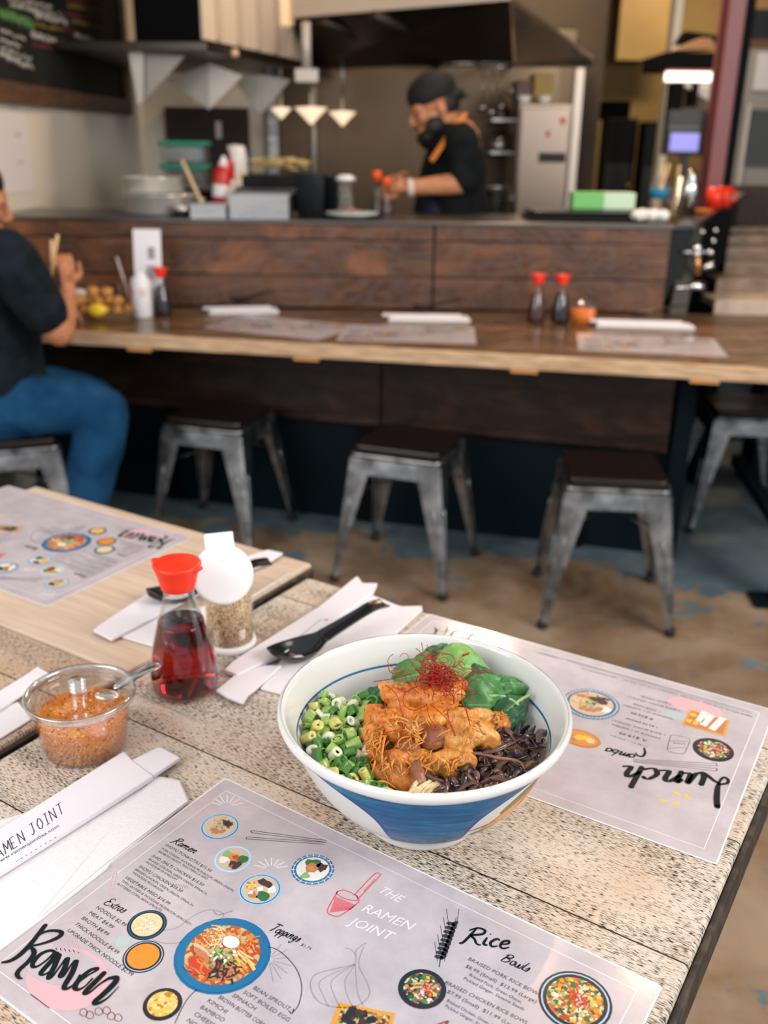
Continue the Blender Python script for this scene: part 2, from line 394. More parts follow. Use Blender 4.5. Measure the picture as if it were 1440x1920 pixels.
class Print:
    """flat artwork laid on a sheet; F maps picture coordinates of a photograph crop to sheet coordinates"""
    def __init__(s, T): s.T = T; s.mb = MB(); s.k = 1
    def loc(s, p):     # table-plane point -> sheet coordinates
        dx, dy = p[0] - s.T[0], p[1] - s.T[1]; c, n = math.cos(s.T[2]), math.sin(s.T[2]); return Vector((dx*c + dy*n, -dx*n + dy*c))
    def crop(s, ox, oy, sc): s.c = (ox, oy, sc); return s
    def P(s, x, y): return s.loc(at(s.c[0] + x / s.c[2], s.c[1] + y / s.c[2]))
    def z(s): return .0004 + LZ * s.k
    def poly(s, pts, mat):
        s.mb.mat(mat).add([(p[0], p[1], s.z()) for p in pts], [tuple(range(len(pts)))], False)
    def line(s, pts, w, mat, n=5, taper=False):
        P = smoothline([Vector((p[0], p[1])) for p in pts], n); N = len(P); vs = []; fs = []
        for i, p in enumerate(P):
            t = (P[min(i+1, N-1)] - P[max(i-1, 0)]); t = t.normalized() if t.length > 1e-9 else Vector((1, 0)); nn = Vector((-t.y, t.x))
            ww = w[0] + (w[1] - w[0]) * i / (N-1) if isinstance(w, tuple) else w
            if taper: ww *= .35 + .65 * math.sin(PI * min(max(i / (N-1), .04), .96)) ** .5
            vs += [(*(p + nn * ww / 2), s.z()), (*(p - nn * ww / 2), s.z())]
        for i in range(N-1): fs.append((2*i, 2*i+1, 2*i+3, 2*i+2))
        s.mb.mat(mat).add(vs, fs, False)
    def cl(s, pts, w, mat, **k): s.line([s.P(*p) for p in pts], w, mat, **k)
    def brush(s, pts, ws, mat):
        """brush stroke in crop coordinates with one width (m) per point"""
        P = [s.P(*p) for p in pts]; Q = smoothline([Vector((p.x, p.y, w)) for p, w in zip(P, ws)], 6); N = len(Q); vs = []; fs = []
        for i, q in enumerate(Q):
            t = (Q[min(i+1, N-1)] - Q[max(i-1, 0)]); t = Vector((t.x, t.y)); t = t.normalized() if t.length > 1e-9 else Vector((1, 0)); n = Vector((-t.y, t.x)); w = q.z / 2
            vs += [(q.x + n.x*w, q.y + n.y*w, s.z()), (q.x - n.x*w, q.y - n.y*w, s.z())]
        for i in range(N-1): fs.append((2*i, 2*i+1, 2*i+3, 2*i+2))
        s.mb.mat(mat).add(vs, fs, False)
        for q in (Q[0], Q[-1]): s.disc((q.x, q.y), q.z / 2, mat, 10)
    def disc(s, c, r, mat, seg=28, ry=None, rot=0):
        ry = ry or r; cs, sn = math.cos(rot), math.sin(rot); pts = []
        for k in range(seg):
            a = 2*PI*k/seg; x, y = r*math.cos(a), ry*math.sin(a); pts.append((c[0] + x*cs - y*sn, c[1] + x*sn + y*cs))
        s.poly(pts, mat)
    def text(s, t, a, b, h, mat, shear=.0):
        """string from crop point a to crop point b, letters h tall (m)"""
        A = s.P(*a); B = s.P(*b); vs, fs, w = text_geo(t); d = B - A; L = d.length; d = d / L; n = Vector((-d.y, d.x)); sx = L / w; sy = h / .73
        s.mb.mat(mat).add([(*(A + d * (x * sx + y * sy * shear) + n * (y * sy)), s.z()) for x, y in vs], fs, False)
    def script(s, t, a, b, h, mat, w=.0006, shear=.25):
        A = s.P(*a); B = s.P(*b); adv = sum(SC[c][0] for c in t); d = B - A; L = d.length; d = d / L; n = Vector((-d.y, d.x)); sx = L / adv; x = 0
        for c in t:
            for st in SC[c][1]:
                pts = [A + d * ((x + p[0] + p[1]*shear*h/sx) * sx) + n * (p[1] * h) for p in st]; s.line(pts, w, mat, 4, True)
            x += SC[c][0]
def coat(m): m.node_tree.nodes['Principled BSDF'].inputs['Coat Weight'].default_value = .65; m.node_tree.nodes['Principled BSDF'].inputs['Coat Roughness'].default_value = .10; return m
menup = pmat('laminated_paper', (.62,.56,.60), .5, coat=1, coatr=.10); g = G(menup); v = g.coord()
c = g.ramp(g.noise(v, 22, 6, .65), [(.3, (.43,.385,.42)), (.7, (.585,.525,.555))])
c = g.mix(g.ramp(g.noise(g.coord((1,4,1)), 60, 5, .7, 1.5), [(.62, 0.), (.68, .22)]), c, (.36,.31,.34)); g.color(c)
lam = pmat('clear_laminate_edge', (.86,.84,.88), .2, coat=1)
ink = pmat('menu_black_ink', (.006,.011,.014), .55, spec=.2)
inkd = pmat('menu_text_ink', (.05,.047,.06), .55, spec=.2)
inkg = coat(pmat('menu_grey_line', (.30,.28,.31), .5))
inkw = coat(pmat('menu_white_line', (.80,.76,.80), .5))
inkr = coat(pmat('menu_red_line', (.72,.07,.09), .5))
inkpk = coat(pmat('menu_pale_pink', (.66,.42,.46), .5)); inkteal = coat(pmat('menu_pale_teal', (.42,.52,.52), .5))
inkyel = coat(pmat('menu_yellow', (.85,.55,.06), .5)); inkbr = coat(pmat('menu_brown_line', (.25,.07,.03), .5))
cblue = coat(pmat('print_blue', (.008,.15,.33), .5)); cblue2 = coat(pmat('print_pale_blue', (.38,.56,.74), .5)); cdark = coat(pmat('print_dark', (.018,.020,.028), .5))
ccream = coat(pmat('print_broth', (.62,.47,.32), .5)); cwhite = coat(pmat('print_white', (.80,.76,.72), .5)); corange = coat(pmat('print_orange', (.70,.26,.03), .5))
cgreen = coat(pmat('print_green', (.03,.16,.05), .5)); clgreen = coat(pmat('print_light_green', (.26,.45,.15), .5)); cmeat = coat(pmat('print_meat', (.50,.20,.09), .5)); cred = coat(pmat('print_red', (.55,.05,.02), .5))
cbox = coat(pmat('print_box', (.72,.33,.04), .5)); cpurple = coat(pmat('print_mushroom', (.06,.03,.035), .5)); cyel = coat(pmat('print_corn', (.78,.48,.08), .5)); cyel2 = coat(pmat('print_noodle', (.70,.58,.34), .5))
def foodmix(name, cols, sc):
    m = coat(pmat(name, cols[0], .5)); g = G(m); v = g.coord(); cc = g.voro(v, sc, 'Color'); r = g.n('ShaderNodeSeparateColor'); g.l(cc, r.inputs[0])
    n = len(cols); c = g.ramp(r.outputs[0], [((i + .02) / n, k) for i, k in enumerate(cols)], 'CONSTANT'); g.color(c); return m
mixrice = foodmix('print_rice_mix', [(.55,.42,.10),(.06,.16,.04),(.60,.10,.06),(.62,.60,.42),(.50,.22,.03),(.10,.05,.03)], 480)
mixgreen = foodmix('print_salad_mix', [(.02,.10,.03),(.55,.60,.45),(.03,.02,.02),(.65,.05,.06),(.08,.22,.07)], 420)
mixramen = foodmix('print_ramen_mix', [(.50,.10,.02),(.62,.25,.06),(.60,.42,.22),(.42,.08,.02),(.66,.34,.12)], 300)
mixcorn = foodmix('print_corn_mix', [(.72,.45,.08),(.80,.60,.25),(.45,.22,.04),(.75,.50,.14)], 420)
mixnood = foodmix('print_noodle_mix', [(.70,.60,.40),(.55,.46,.25),(.78,.70,.52)], 360)
def blob(p, c, r, mat, n=11, jag=.28, ry=None, rot=0):
    ry = ry or r; pts = []
    for k in range(n):
        a = 2*PI*k/n; q = 1 + random.uniform(-jag, jag); x, y = r*q*math.cos(a), ry*q*math.sin(a)
        pts.append((c[0] + x*math.cos(rot) - y*math.sin(rot), c[1] + x*math.sin(rot) + y*math.cos(rot)))
    p.poly(pts, mat)
def strips(p, c, r, mats, n, L, w, rot=None, curl=.5):
    for i in range(n):
        a = random.uniform(0, 2*PI); q = r * random.random() ** .5; x, y = c[0] + q*math.cos(a), c[1] + q*math.sin(a)
        t = (random.uniform(0, PI) if rot is None else rot + random.uniform(-.3, .3)); d = Vector((math.cos(t), math.sin(t))); nn = Vector((-d.y, d.x)); b = random.uniform(-curl, curl) * L
        m = Vector((x, y)); p.k += .02
        p.line([m - d*L/2, m + nn*b*.5, m + d*L/2], w, random.choice(mats), 4)
def plate(p, cx, cy, r, rim, rim2, fill, kind):
    c = p.P(cx, cy)
    k0 = p.k
    p.disc(c, r, rim); p.k = k0 + 1; p.disc(c, r*.93, rim2); p.k = k0 + 2; p.disc(c, r*.88, rim); p.k = k0 + 3; p.disc(c, r*.78, fill); p.k = k0 + 4
    q = r * .78
    def o(a, d): return (c.x + q*d*math.cos(a), c.y + q*d*math.sin(a))
    if kind == 'ramen':
        strips(p, o(2.6,.4), q*.5, [cyel2, ccream, corange], 16, q*.7, q*.05); p.k += 1
        blob(p, o(1.1,.5), q*.42, cpurple, ry=q*.26); strips(p, o(1.1,.5), q*.3, [cpurple, cdark], 8, q*.5, q*.07)
        for i in range(4): p.k += .1; blob(p, o(-1.9 + i*.45, .55), q*.24, cmeat, ry=q*.13, rot=1.2)
        for i in range(12): p.k += .05; blob(p, (c.x + random.uniform(-.25,.25)*q, c.y + random.uniform(-.3,.3)*q), q*.07, random.choice([clgreen, cgreen]), 5)
    if kind == 'chicken':
        blob(p, o(2.9,.6), q*.3, clgreen); blob(p, o(.5,.65), q*.38, cgreen); p.k += .5; blob(p, o(-.7,.55), q*.42, cpurple); strips(p, o(-.7,.5), q*.3, [cpurple, cmeat], 12, q*.4, q*.05)
        blob(p, o(4,.6), q*.36, cwhite); p.k += 1; blob(p, o(1.6,.15), q*.36, corange); p.k += .3; blob(p, o(1.3,.2), q*.2, cred)
    if kind == 'veg':
        blob(p, o(1.7,.55), q*.45, cpurple, ry=q*.3); blob(p, o(3.3,.6), q*.36, mixcorn); blob(p, o(-.6,.6), q*.4, cgreen); blob(p, o(.5,.7), q*.3, cwhite); blob(p, o(-1.7,.6), q*.35, cmeat, ry=q*.25)
        p.k += 1; blob(p, o(0,.02), q*.25, cwhite, 4, .05); blob(p, o(-2,.6), q*.15, cwhite)
    if kind == 'clear':
        blob(p, o(2.2,.45), q*.42, cgreen); blob(p, o(.8,.55), q*.36, cpurple); p.k += 1; blob(p, o(3,.05), q*.4, cmeat); p.k += .2; blob(p, o(3.4,.1), q*.2, corange); blob(p, o(-1.6,.7), q*.28, clgreen)
    if kind == 'noodle': strips(p, c, q*.72, [cyel2, cwhite, mixnood], 40, q*.5, q*.07)
    if kind == 'big':
        strips(p, o(2.6,.62), q*.33, [corange, cmeat, cyel2], 26, q*.5, q*.035); strips(p, o(1.0,.75), q*.3, [corange, cred], 16, q*.4, q*.035); p.k += 1
        strips(p, o(.15,.55), q*.3, [cyel, corange, cyel2], 18, q*.5, q*.05, -.25, .1); strips(p, o(-.75,.6), q*.34, [cpurple, cdark, cmeat], 30, q*.4, q*.05); p.k += 1
        for i in range(3): blob(p, o(-2.75 + i*.1 + i*i*.12, .58 - .02*i), q*.34, [ccream, cmeat, cmeat][i], 9, .1, q*.10, -.15); p.k += .4
        blob(p, o(-1.95,.72), q*.36, cred, ry=q*.2, rot=-.2); p.k += .4; strips(p, o(-1.95,.72), q*.28, [cred, corange, cmeat], 14, q*.3, q*.04, -.2)
        p.k += 1; p.disc(o(1.75,.42), q*.25, cwhite, ry=q*.20)
        for i in range(46): p.k += .02; blob(p, (c.x + random.gauss(.02,.17)*q, c.y + random.gauss(-.05,.13)*q), q*random.uniform(.035,.06), random.choice([clgreen, clgreen, cgreen, cwhite]), 5)
    if kind == 'rice':
        for i in range(60):
            a = random.uniform(0, 2*PI); d = random.random()**.5*.9; p.k += .02; blob(p, o(a, d), q*random.uniform(.06,.12), random.choice([clgreen, cgreen, cyel, cyel2, corange, cred, cwhite]), 6)
        strips(p, o(.6,.15), q*.35, [cred, cred, inkpk], 26, q*.3, q*.05)
    p.k = k0
def sheet(name, T, label, group, L=.4318, S=.2794):
    e = empty(name, (T[0], T[1], T[3] if len(T) > 3 else .75), T[2], label, 'menu', group); return e
def rrect(x0, y0, x1, y1, r, n=4):
    pts = []
    for cx, cy, a0 in ((x1-r, y1-r, 0), (x0+r, y1-r, PI/2), (x0+r, y0+r, PI), (x1-r, y0+r, 1.5*PI)):
        for k in range(n+1): a = a0 + PI/2*k/n; pts.append((cx + r*math.cos(a), cy + r*math.sin(a)))
    return pts
def border(p, x0, y0, x1, y1, w, mat):
    for a, b in (((x0,y0),(x1,y0)), ((x1,y0),(x1,y1)), ((x1,y1),(x0,y1)), ((x0,y1),(x0,y0))): p.line([Vector(a), Vector(b)], w, mat)

# ----- food side of the menu
M1 = (-.3053, .5354, -.5856)
p = Print(M1); p.mb.mat(lam).prism(rrect(-.0015, -.0015, .4333, .2809, .003), .0001, .00035); p.mb.mat(menup).prism(rrect(0,0,.4318,.2794,.002), .0001, .0004)
border(p, .013, .013, .4188, .2664, .0007, inkw)
p.k = 1; p.crop(0, 1720, 6)
p.disc(p.P(760, 690), .034, inkpk, 30, .026); p.k = 2; p.disc(p.P(690, 560), .030, menup, 24, .016, .3)
for i in range(7): p.cl([(560+i*45,160+i*8),(600+i*48,260+i*14),(640+i*50,380+i*6)], .0006, inkpk)
p.k = 4
mm = .001
p.brush([(508,105),(430,205),(330,330),(215,440),(115,500),(28,518)], [4*mm,3.8*mm,4.2*mm,4*mm,3.2*mm,2*mm], ink)
p.brush([(345,300),(430,215),(540,165),(660,165),(695,195),(640,245),(500,300),(350,335)], [2*mm,2.2*mm,2.4*mm,3*mm,3.8*mm,3.6*mm,2.4*mm,2*mm], ink)
p.brush([(335,345),(375,375),(380,430),(310,520),(230,590),(195,645),(215,690),(248,700)], [2*mm,3.4*mm,4.2*mm,3.8*mm,3.6*mm,3.6*mm,2.6*mm,1.2*mm], ink)
p.brush([(620,400),(560,385),(460,425),(380,510),(372,565),(430,560),(530,490),(615,405)], [2.4*mm,2.8*mm,3.2*mm,3.8*mm,3.2*mm,2*mm,1.8*mm,2*mm], ink)
p.brush([(640,420),(590,490),(490,600),(462,645),(500,655),(580,600),(660,470)], [4*mm,4.2*mm,4.2*mm,3.6*mm,2*mm,1.4*mm,2*mm], ink)
p.brush([(665,440),(610,570),(548,690),(600,665),(690,545),(745,480)], [4.2*mm,4.4*mm,4*mm,2*mm,1.6*mm,3*mm], ink)
p.brush([(760,480),(730,580),(680,670),(720,665),(800,550),(845,505)], [4*mm,4.4*mm,3.8*mm,2*mm,1.6*mm,3*mm], ink)
p.brush([(860,510),(810,640),(725,790),(760,812),(830,765),(900,660)], [4*mm,4.6*mm,4*mm,2.6*mm,1.4*mm,1.4*mm], ink)
p.brush([(890,740),(990,665),(1090,605),(1095,585),(1010,610),(890,715),(845,795),(880,825),(960,785),(1040,700)], [1.6*mm,1.6*mm,2*mm,2.6*mm,3*mm,4*mm,4.2*mm,2.6*mm,1.4*mm,1.4*mm], ink)
p.brush([(1170,640),(1060,750),(955,860),(1010,855),(1120,765),(1230,695)], [4*mm,4.4*mm,3.8*mm,1.8*mm,1.6*mm,2.6*mm], ink)
p.brush([(1240,695),(1310,690),(1290,750),(1160,880),(1065,965),(1105,980),(1215,915),(1338,788)], [2.8*mm,4*mm,4.6*mm,4.4*mm,4*mm,2.6*mm,1.4*mm,.5*mm], ink)
p.k = 1
for j, (x, y) in enumerate([(940,1060),(1010,1090),(1110,1050),(1200,1040),(1250,1100),(1330,1120)]):
    p.cl([(x-40,y+40),(x-30,y-15),(x+20,y-20),(x+45,y+25),(x+10,y+60),(x-40,y+40)], .0006, inkbr)
p.crop(0, 1500, 3)
rows = [('SHOYU TONKOTSU $15.50',925,258,1182,408,3.1),('PORK CHASHU, WOODEAR MUSHROOM, GREEN ONION,',905,278,1312,522,2.3),('BAMBOO SHOOT, WILD PERILLA SEED',888,295,1162,452,2.3),
 ('SHIO (SALT) CHICKEN $15.50',850,320,1138,488,3.1),('BRAISED CHICKEN, GREEN ONION, SPINACH,',833,338,1160,538,2.3),('WOODEAR MUSHROOM',815,353,988,456,2.3),
 ('SHOYU CHICKEN $15.50',775,379,1018,524,3.1),('BRAISED CHICKEN, GREEN ONION, SPINACH,',757,396,1083,604,2.3),('WOODEAR MUSHROOM',740,412,910,522,2.3),
 ('VEGETABLE MISO $16.99',700,442,948,594,3.1),('TOFU, SAUTEED & WOODEAR MUSHROOM, BOKCHOY,',680,460,1073,712,2.3),('BUTTERED CORN, BEAN SPROUTS',657,478,903,632,2.3),
 ('NOODLE $2.99',538,612,700,716,3.4),('MEAT $4.99',498,642,628,728,3.4),('BROTH $4.99',456,672,600,768,3.4),('THICK NOODLE $4.99',418,704,657,872,3.4),('UPGRADE THICK NOODLE $2.99',376,740,737,996,3.4)]
for t, x0, y0, x1, y1, h in rows: p.text(t, (x0, y0), (x1, y1), h*mm, inkd if h < 3 else ink, .1)
p.script('Ramen', (962,240), (1092,306), 4.2*mm, ink, .0011); p.script('Extras', (578,588), (690,640), 4.4*mm, ink, .0010)
# faint line drawings behind the words
p.cl([(610,540),(640,420),(655,425),(625,545)], .0005, inkpk)
p.cl([(900,740),(1000,720),(1080,660),(1180,620),(1260,650),(1200,700),(1080,790),(940,810),(860,790)], .0006, inkg); p.cl([(1200,625),(1230,650),(1310,625)], .0012, inkg)
p.cl([(440,640),(470,610),(540,640),(600,600),(680,640),(720,600)], .0006, inkpk); p.cl([(300,720),(420,690),(560,760),(600,860)], .0006, inkpk)
p.disc(p.P(690,800), .006, inkteal, 14)
for k in range(7): p.cl([(960+k*14,470+k*2),(975+k*14,500)], .0004, inkg)
plate(p, 1237,153,.0178, cblue2, cblue, ccream, 'ramen'); plate(p, 1310,336,.0168, cblue2, cwhite, ccream, 'chicken')
plate(p, 827,706,.0155, cdark, cblue, cyel2, 'noodle'); plate(p, 807,884,.0155, cdark, cblue2, corange, 'x'); plate(p, 915,1152,.0140, cdark, cdark, mixcorn, 'x')
p.crop(300, 1450, 2.88)
plate(p, 540,630,.0178, cblue2, cblue, ccream, 'veg'); plate(p, 825,522,.0182, cblue, cblue2, cwhite, 'clear')
c0 = p.P(825,522); p.k = 3
for k in range(20): a = 2*PI*k/20; p.line([(c0.x + .0150*math.cos(a), c0.y + .0150*math.sin(a)), (c0.x + .0182*math.cos(a), c0.y + .0182*math.sin(a))], .0008, cwhite)
p.k = 1
plate(p, 338,982,.0368, cblue, cblue2, mixramen, 'big')
c0 = p.P(338,982); p.k = 3.5
for k in range(1): p.disc(c0, .0350, cblue, 36); 
p.k = 4.2; p.disc(c0, .0278, mixramen, 36); p.k = 1
for a, b in (((495,312),(900,366)), ((500,324),(900,376)), ((470,347),(890,376)), ((470,358),(890,386))): p.cl([a, b], .0006, inkd)
p.cl([(495,312),(490,318),(500,324)], .0008, inkd); p.cl([(470,347),(465,353),(470,358)], .0008, inkd)
for (x, y) in ((360,180),(600,520)):
    for k in range(7):
        a = math.radians(-160 + k*24); p.cl([(x+30*math.cos(a), y+18*math.sin(a)), (x+95*math.cos(a), y+60*math.sin(a))], .0010, inkw)
for k in range(7): a = math.radians(-60 + k*24); p.cl([(590+20*math.cos(a), 1010+20*math.sin(a)), (600+110*math.cos(a), 1020+110*math.sin(a))], .0005, inkg)
# ladle
p.cl([(960,640),(905,740),(930,770),(975,770),(1070,700),(1060,660)], .0010, inkr); p.cl([(960,640),(1000,635),(1060,665),(1060,690),(1000,680),(955,655),(960,640)], .0009, inkr)
for k in range(16): p.cl([(950+k*7,668+k*3),(920+k*7,755-k*1)], .0007, inkr)
p.cl([(1050,660),(1155,550),(1185,545)], .0009, inkr); p.cl([(1075,675),(1175,570),(1195,545)], .0009, inkr); p.cl([(1100,640),(1160,575)], .0006, inkr)
p.text('THE', (1170,640), (1285,700), 9*mm, inkw, .3); p.text('RAMEN', (1085,745), (1345,850), 9.5*mm, inkw, .3); p.text('JOINT', (1010,815), (1235,905), 9.5*mm, inkw, .3)
p.script('Toppings', (590,850), (742,915), 4.6*mm, ink, .0011); p.text('$1.75', (758,932), (810,958), 2.8*mm, ink, .2)
p.cl([(548,935),(640,960),(730,1050),(765,1150),(750,1250),(712,1300)], .0007, inkd); p.cl([(695,1285),(712,1302),(722,1275)], .0008, inkd)
p.cl([(250,1130),(150,1220),(80,1354)], .0007, inkd); p.cl([(300,905),(370,900),(405,910)], .0005, inkd)
for t, x0, y0, x1, y1 in (('BEAN SPROUT',500,1168,693,1286),('SOFT BOILED EGG',446,1190,690,1346),('SPINACH',386,1208,508,1284),('BROWN BUTTER CORN',312,1218,560,1376),('KIMCHI',252,1236,352,1302),('BAMBOO',215,1272,338,1348),('CHEESE',180,1308,286,1378),('NORI',142,1342,212,1392)):
    p.text(t, (x0, y0), (x1, y1), 3.5*mm, inkd, .08)
# garlic
p.cl([(1115,918),(1060,960),(1050,1030),(940,1060),(840,1090),(812,1150),(850,1230),(940,1265),(1060,1260),(1125,1210),(1125,1150),(1080,1060),(1075,1010),(1100,940)], .0007, inkg)
for q in (870,930,1000,1060): p.cl([(1055,1035),(q,1120),(q+10,1200),(q+40,1262)], .0005, inkg)
p.cl([(1000,945),(1040,960),(1055,990)], .0005, inkg)
p.poly([p.P(*q) for q in ((965,1240),(1270,1300),(1240,1420),(905,1400))], cbox); p.k = 2; p.poly([p.P(*q) for q in ((985,1262),(1245,1315),(1220,1420),(935,1400))], mixrice); p.k = 3
cc = p.P(1060,1330)
for k in range(10): blob(p, (cc.x + random.uniform(-.010,.010), cc.y + random.uniform(-.006,.006)), .0035, random.choice([cdark, cdark, cpurple])); p.k += .05
p.k = 1; p.crop(780, 1600, 2.18)
p.script('Rice', (186,365), (378,395), 8.5*mm, ink, .0024); p.script('Bowls', (345,440), (455,488), 4.6*mm, ink, .0012)
for t, x0, y0, x1, y1, h in (('BRAISED PORK RICE BOWL',212,438,508,590,3.4),('$8.99 (Small)  $13.99 (Large)',200,468,488,616,3.4),('Braised Pork, Green Onion,',216,502,430,618,2.8),('Pickled Ginger, Sesame Seeds',193,517,438,646,2.8),
  ('BRAISED CHICKEN RICE BOWL',117,535,455,705,3.4),('$7.99 (Small)  $11.99 (Large)',124,572,420,728,3.4),('Braised Chicken, Green Onion,',124,608,350,735,2.8),('Pickled Ginger, Sesame Seeds',116,630,350,760,2.8)):
    p.text(t, (x0, y0), (x1, y1), h*mm, inkd if h > 3 else inkd, .08)
p.script('Appetizers', (52,712), (330,860), 6*mm, inkbr, .0014)
for k in range(9): # ear of wheat
    x, y = 150 - k*6, 290 + k*17
    for sg in (-1, 1):
        q = p.P(x + sg*9, y); p.disc(q, .0035, inkd, 10, .0020, .9 + sg*.5)
        if k % 2 == 0: p.cl([(x + sg*14, y+20), (x + sg*26, y-60)], .0004, inkd)
p.cl([(100,430),(95,468)], .0008, inkd)
plate(p, 25,556,.0178, cdark, cdark, mixgreen, 'rice'); plate(p, 650,605,.0265, cdark, cblue2, mixrice, 'rice')
menu1 = sheet('laminated_menu', (*M1, .7502), 'glossy laminated menu nearest the camera, big brushed Ramen title at its lower left', 'laminated menus on the front tables')
front = p.mb.build('printed_sheet', None, menu1)

# ----- lunch side
M2 = (-.0803, .8792, -.5307)
p = Print(M2); p.mb.mat(lam).prism(rrect(-.0015, -.0015, .4333, .2809, .003), .0001, .00035); p.mb.mat(menup).prism(rrect(0,0,.4318,.2794,.002), .0001, .0004)
border(p, .013, .013, .4188, .2664, .0008, inkw)
p.k = 1; p.crop(760, 1140, 2.118)
q0 = p.P(1150,395); p.disc(q0, .030, inkpk, 30, .016); q0 = p.P(1075,430); p.disc(q0, .013, inkteal, 20, .008); p.k = 2
plate(p, 738,383,.0310, cblue, cwhite, ccream, 'ramen')
q0 = p.P(738,383); p.k = 3
for k in range(40): a = 2*PI*k/40; p.line([(q0.x + .0262*math.cos(a), q0.y + .0262*math.sin(a)), (q0.x + .0305*math.cos(a), q0.y + .0305*math.sin(a))], .0011, cblue2)
p.k = 6.5; p.disc(p.P(793,408), .0065, cwhite, 18); 
for k in range(3): blob(p, p.P(700+k*38,352+k*10), .0062, cmeat, 5, .1, .004, .3)
p.k = 2; q0 = p.P(695,520); p.disc(q0, .0215, cmeat, 28, .0150); p.k = 3; p.disc(q0, .0185, corange, 28, .0125); p.k = 4
for k in range(6): blob(p, (q0.x + random.uniform(-.011,.011), q0.y + random.uniform(-.007,.007)), .005, random.choice([corange, cmeat, cyel])); p.k += .1
p.disc(p.P(735,532), .0045, cyel2, 16)
p.k = 2; p.poly([p.P(*q) for q in ((1130,405),(1287,450),(1268,512),(1098,465))], cbox); p.k = 3; p.poly([p.P(*q) for q in ((1137,412),(1277,452),(1260,503),(1108,463))], cmeat); p.k = 4
for a, b in (((1190,415),(1165,455)), ((1218,428),(1180,470)), ((1262,440),(1215,487))): p.cl([a, b], .0075, cwhite)
for q in ((1143,428),(1128,452),(1150,460)): p.disc(p.P(*q), .0038, cyel, 12)
p.k = 1; plate(p, 1222,565,.0205, cdark, cdark, mixgreen, 'rice')
p.cl([(1040,560),(1050,520),(1062,506),(1122,520),(1130,530),(1115,565),(1100,582),(1045,572),(1040,560)], .0006, inkd, n=2); p.cl([(1050,530),(1122,532)], .0005, inkd); p.cl([(1042,560),(1112,556)], .0005, inkd)
p.text('SODA', (1110,540), (1062,535), 2.6*mm, ink)
for a, b in (((905,603),(1235,620)), ((905,607),(1238,630)), ((905,611),(1238,640)), ((905,614),(1235,650))): p.cl([a, b], .0005, inkd)
for a, b in (((1235,620),(1238,630)), ((1238,640),(1235,650))): p.cl([a, b], .0009, inkd)
for (x, y, r) in ((1077,740,-.2),(1118,752,-1.),(1075,778,.6),(1022,768,.1)): p.disc(p.P(x, y), .0040, inkyel, 12, .0019, r)
p.k = 4
W = lambda *a: [k*mm*1.12 for k in a]
p.crop(1120, 1370, 3.4)
p.brush([(764,490),(760,440),(764,390),(772,352),(798,346)], W(5,5.2,4.8,3.6,2), ink)
p.brush([(798,346),(828,340),(832,318),(808,303),(786,318),(770,348)], W(2,2.6,2.8,2.4,2.2,2.4), ink)
p.brush([(642,272),(676,272),(708,296),(738,320),(768,338)], W(.8,2,3.6,3,2.4), ink)
def thick(t, a, b, h, shear, ww):
    A = p.P(*a); B = p.P(*b); adv = sum(SC[c][0] for c in t); d = B - A; L = d.length; d = d / L; n = Vector((-d.y, d.x)); sx = L / adv; x = 0
    for c in t:
        for st in SC[c][1]:
            Q = smoothline([Vector((q[0], q[1], 0)) for q in st], 6); vs = []; fs = []; N = len(Q)
            R = [A + d * ((x + q.x) * sx + q.y*shear*h) + n * (q.y * h) for q in Q]
            for i in range(N):
                tt = (R[min(i+1, N-1)] - R[max(i-1, 0)]).normalized(); nn = Vector((-tt.y, tt.x)); w = ww*(.28 + .72*abs(tt.dot(n))**1.5)/2; vs += [(*(R[i] + nn*w), p.z()), (*(R[i] - nn*w), p.z())]
            for i in range(N-1): fs.append((2*i, 2*i+1, 2*i+3, 2*i+2))
            p.mb.mat(ink).add(vs, fs, False)
            for q in (R[0], R[-1]): p.disc((q.x, q.y), ww*.22, ink, 10)
        x += SC[c][0]
thick('unch', (690,282), (165,222), .0190, .22, .0058)
p.k = 2
p.brush([(298,116),(304,144),(288,168),(258,164),(244,146)], W(1.8,2.4,2.4,2,1.2), ink); p.script('ombo', (248,160), (62,112), 6.2*mm, ink, .0021)
p.crop(760, 1140, 2.118)
for t, x0, y0, x1, y1, h in (('11:30 am - 3:00 pm',962,553,815,506,2.3),('A $19.99',962,527,852,494,4.6),('CHOICE of 1 RAMEN',1015,520,822,462,3.),('1 RICE BOWL (SMALL)',1032,505,822,446,3.),('1 $2.99 DRINK',1002,475,877,438,3.),
  ('B $24.99',985,442,900,414,4.6),('CHOICE of 1 RAMEN',1062,441,870,386,3.),('1 APPETIZER',1012,414,905,380,3.),('1 RICE BOWL (SMALL)',1090,409,886,353,3.),('1 $2.99 DRINK',1055,382,935,350,3.),
  ('6220 W 87TH ST, LA, CA 90045 / 424 396 5523',1378,432,1095,348,3.),('EVERYDAY 11:30 AM - 9:30 PM      @RAMENJOINTLAX',1080,344,700,240,2.4)):
    p.text(t, (x0, y0), (x1, y1), h*mm, inkd, .08)
for k, (a, b) in enumerate((((1375,415),(640,205)), ((1375,422),(640,212)), ((1100,335),(540,180)))): p.cl([a, b], .0008, inkg)
p.cl([(520,178),(600,200)], .0020, inkg); p.cl([(345,150),(430,168)], .0014, inkg)
p.crop(740, 1130, 4)
p.brush([(300,192),(312,215),(290,250)], W(1.6,2.6,1.4), ink); p.brush([(345,195),(320,215),(310,230)], W(.6,.8,1), ink)
p.brush([(395,190),(385,225),(368,248)], W(1.2,1,.8), ink); p.brush([(352,222),(415,212)], W(1,1), ink)
p.brush([(545,280),(580,245),(598,235),(590,245),(560,240),(525,215),(495,225),(470,215),(440,225),(415,260)], W(2.4,2,1.4,1.4,1.6,1.4,1.6,2,2,2.4), ink)
p.brush([(595,262),(615,278),(640,285)], W(2,2.4,2.4), ink)
